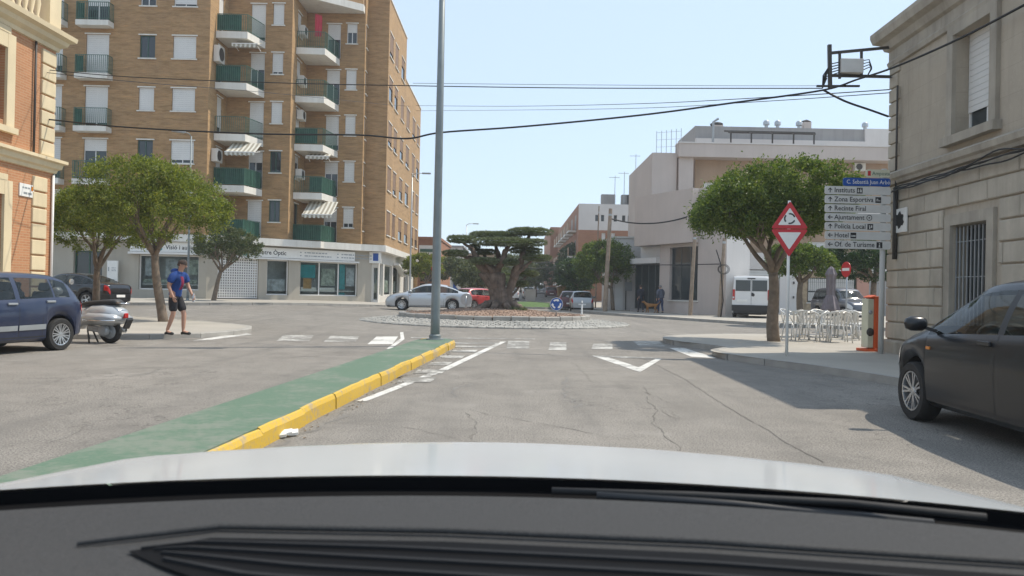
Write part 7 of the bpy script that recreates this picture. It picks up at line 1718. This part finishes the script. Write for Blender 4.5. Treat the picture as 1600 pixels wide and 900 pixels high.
for x, y in ((.22, .07), (.22, -.07)): k = len(V); dx = -.07 if y > 0 else .07; V += [(x, y, .36, .06), (x + dx * .5, y, .22, .035), (x + dx, y, .04, .026), (x + .05 + dx, y, .02, .024)]; E += [(2, k), (k, k + 1), (k + 1, k + 2), (k + 2, k + 3)]
k = len(V); V += [(-.42, 0, .56, .03), (-.52, 0, .66, .022), (-.55, 0, .76, .015)]; E += [(0, k), (k, k + 1), (k + 1, k + 2)]
skinned('body', V, E, MATS['dog_fur'], dg, 1)
for s in (-1, 1): ell('ear', (.41, s * .07, .68), (.03, .015, .06), 'dog_fur', dg, 8)
ell('nose', (.63, 0, .645), (.015, .015, .012), 'sign_black', dg, 8)

# ================================================================ the car we sit in
mat('dash_plastic', (.047, .0465, .046), .75, .3, 420, bmp=.25, bsc=700, spec=.2); mat('cowl_black', (.006, .006, .0065), .7, .1, spec=.08); pOwn = paint_mat('paint_own', (.62, .64, .64), .25, .0, dust=.06)
own = thing('own_car', 'white car seen from its front seats, pale bonnet and dark dashboard in the foreground', 'car', (0, -.4, 0)); ORG[0] = Vector((0, -.4, 0))
def bz_(x, y):
    z = .987 - .118 * (y - 1.1) - .045 * x * x; yf = 1.74 - .30 * (x / .76) ** 2; 
    if y > yf: z -= .9 * (y - yf) ** 2 + .1 * (y - yf)
    ax = abs(x)
    if ax > .70: z -= 2.2 * (ax - .70) ** 2
    return z
rear = lambda x: 1.105 - .22 * x * x
q = MB(); q.grid(lambda x, t: (x, rear(x) + (2.18 - .25 * x * x - rear(x)) * max(0, t), bz_(x, rear(x) + (2.18 - .25 * x * x - rear(x)) * max(0, t)) + .1 * min(0, t)), lines(-.80, .80, .04), [i / 30 for i in range(31)]); q.build('bonnet', pOwn, own, smooth=True)
q = MB(); q.grid(lambda x, t: (x, rear(x) + .002, bz_(x, rear(x)) - .003 - .1 * t), lines(-.80, .80, .04), [0, 1]); q.build('bonnet_seal', MATS['cowl_black'], own)
q = MB()
for s in (-1, 1): q.grid(lambda u, v: (s * (.80 + .07 * math.sin(PI * .5 * v)), -1.9 + 3.9 * u, bz_(.8, max(rear(.8), -1.9 + 3.9 * u)) * (1 - v) + .3 * v), [i / 24 for i in range(25)], [i / 6 for i in range(7)], flip=s > 0)
q.build('side_panels', pOwn, own, smooth=True)
q = MB(); q.grid(lambda x, t: (x, 2.18 - .25 * x * x + .06 * math.sin(PI * t), bz_(x, 2.18 - .25 * x * x) * (1 - t) + .3 * t), lines(-.80, .80, .1), [i / 6 for i in range(7)]); q.build('front_bumper', pOwn, own, smooth=True)
q = MB(); q.box(-.8, .8, -1.9, 2.0, .2, .3); q.build('floor_pan', MATS['black_plastic'], own)
ORG[0] = Vector((0, 0, 0))
for x, y in ((-.74, 1.75), (.74, 1.75), (-.74, -.95), (.74, -.95)):
    w_ = wheel(own, 0, 0, .31, 1); w_.location = (x, y, .31); w_.rotation_euler = (0, 0, rad(90) if x < 0 else rad(-90))
ORG[0] = Vector((0, -.4, 0))
dedge = lambda x: .925 - .34 * x * x
q = MB(); q.grid(lambda x, t: (x, dedge(x) + .004 + (rear(x) + .03 - dedge(x)) * t, 1.0045 - .005 * x * x - .03 * math.sin(PI * t) + (bz_(x, rear(x)) - 1.0 - .016) * t), lines(-.80, .80, .05), [i / 8 for i in range(9)]); q.build('windscreen_cowl', MATS['cowl_black'], own, smooth=True)
def dz(x, y):
    t = (dedge(x) - y); z = 1.006 - .012 * t - .30 * max(0, .02 - t) ** 1.5
    z += .03 * math.exp(-(((x + .47) / .13) ** 2 + ((y - .52) / .13) ** 2))       # instrument hood on the left
    return z
q = MB(); q.grid(lambda x, t: (x, dedge(x) - (dedge(x) - .30) * t, dz(x, dedge(x) - (dedge(x) - .30) * t)), lines(-.80, .80, .025), [(i / 36) ** 1.3 for i in range(37)], flip=True); dsh = q.build('dashboard', MATS['dash_plastic'], own, smooth=True)
q = MB(); q.box(-.8, .8, .28, .32, .4, 1.0); q.build('dash_front', MATS['dash_plastic'], own)
def onD(px, py, dz_=0): d = ray(px, py); t = (1.0055 + dz_ - CAM_H) / d.z; return CAMP + d * t
# raised lip round the defroster outlet
lip = [(120, 850), (345, 822), (700, 829), (1100, 846), (1620, 880)]
for i in range(1):
    pts = [onD(*p, .004) for p in lip]; q = MB(); q.tube(pts, [.002, .0035, .0035, .0035, .0035], 8); q.build('vent_lip', MATS['dash_plastic'], dsh, smooth=True)
top_ = [(200, 861), (330, 840), (700, 846), (1100, 864), (1650, 902)]; bot_ = [(205, 864), (250, 884), (330, 912), (1100, 960), (1650, 1010)]
q = MB(); T_, B_ = [onD(*p, .0025) for p in top_], [onD(*p, .0025) for p in bot_]
for i in range(4): q.face([B_[i], B_[i + 1], T_[i + 1], T_[i]])
q.build('defroster_outlet', MATS['cowl_black'], dsh)
for k, (f0, f1) in enumerate(((.2, .235), (.42, .455), (.64, .675), (.84, .875))):
    q = MB(); n = 24
    def lerpP(f, u):
        i = min(3, int(u * 4)); s = u * 4 - i; a = T_[i].lerp(T_[i + 1], s); b_ = B_[i].lerp(B_[i + 1], s); return a.lerp(b_, f)
    us = [.04 + .06 * k + (1 - .04 - .06 * k) * j / n for j in range(n + 1)]
    for a, b_ in zip(us, us[1:]):
        p = [lerpP(f0, a), lerpP(f0, b_), lerpP(f1, b_), lerpP(f1, a)]; q.face([v + Z * .003 for v in p][::-1]); q.face([p[3] + Z * .003, p[2] + Z * .003, p[2], p[3]][::-1])
    q.build('vent_blade', MATS['dash_vent'] if 'dash_vent' in MATS else mat('dash_vent', (.022, .022, .023), .7, .1, spec=.15), dsh)
q = MB(); q.tube([(.06, 1.055, .98), (.25, 1.04, .982), (.45, 1.015, .982), (.6, .97, .98)], .005, 8); q.build('wiper_blade', MATS['rubber'], own, smooth=True)
q = MB(); q.tube([(.55, 1.0, .962), (.3, 1.03, .974), (.12, 1.045, .977)], .006, 8); q.build('wiper_arm', MATS['black_plastic'], own, smooth=True)
ORG[0] = Vector((0, 0, 0))
# ================================================================ dusty air
hb = MB(); hb.box(-55, 55, -25, 310, -1.2, 27)
m = bpy.data.materials.new('air'); m.use_nodes = True; t_ = m.node_tree; t_.nodes.clear(); o_ = t_.nodes.new('ShaderNodeOutputMaterial'); v_ = t_.nodes.new('ShaderNodeVolumePrincipled')
v_.inputs['Color'].default_value = (.9, .93, .96, 1); v_.inputs['Density'].default_value = .0009; v_.inputs['Anisotropy'].default_value = .3; t_.links.new(v_.outputs[0], o_.inputs['Volume'])
tag(hb.build('haze', m), 'thin dusty haze filling the street', 'haze', kind='stuff')
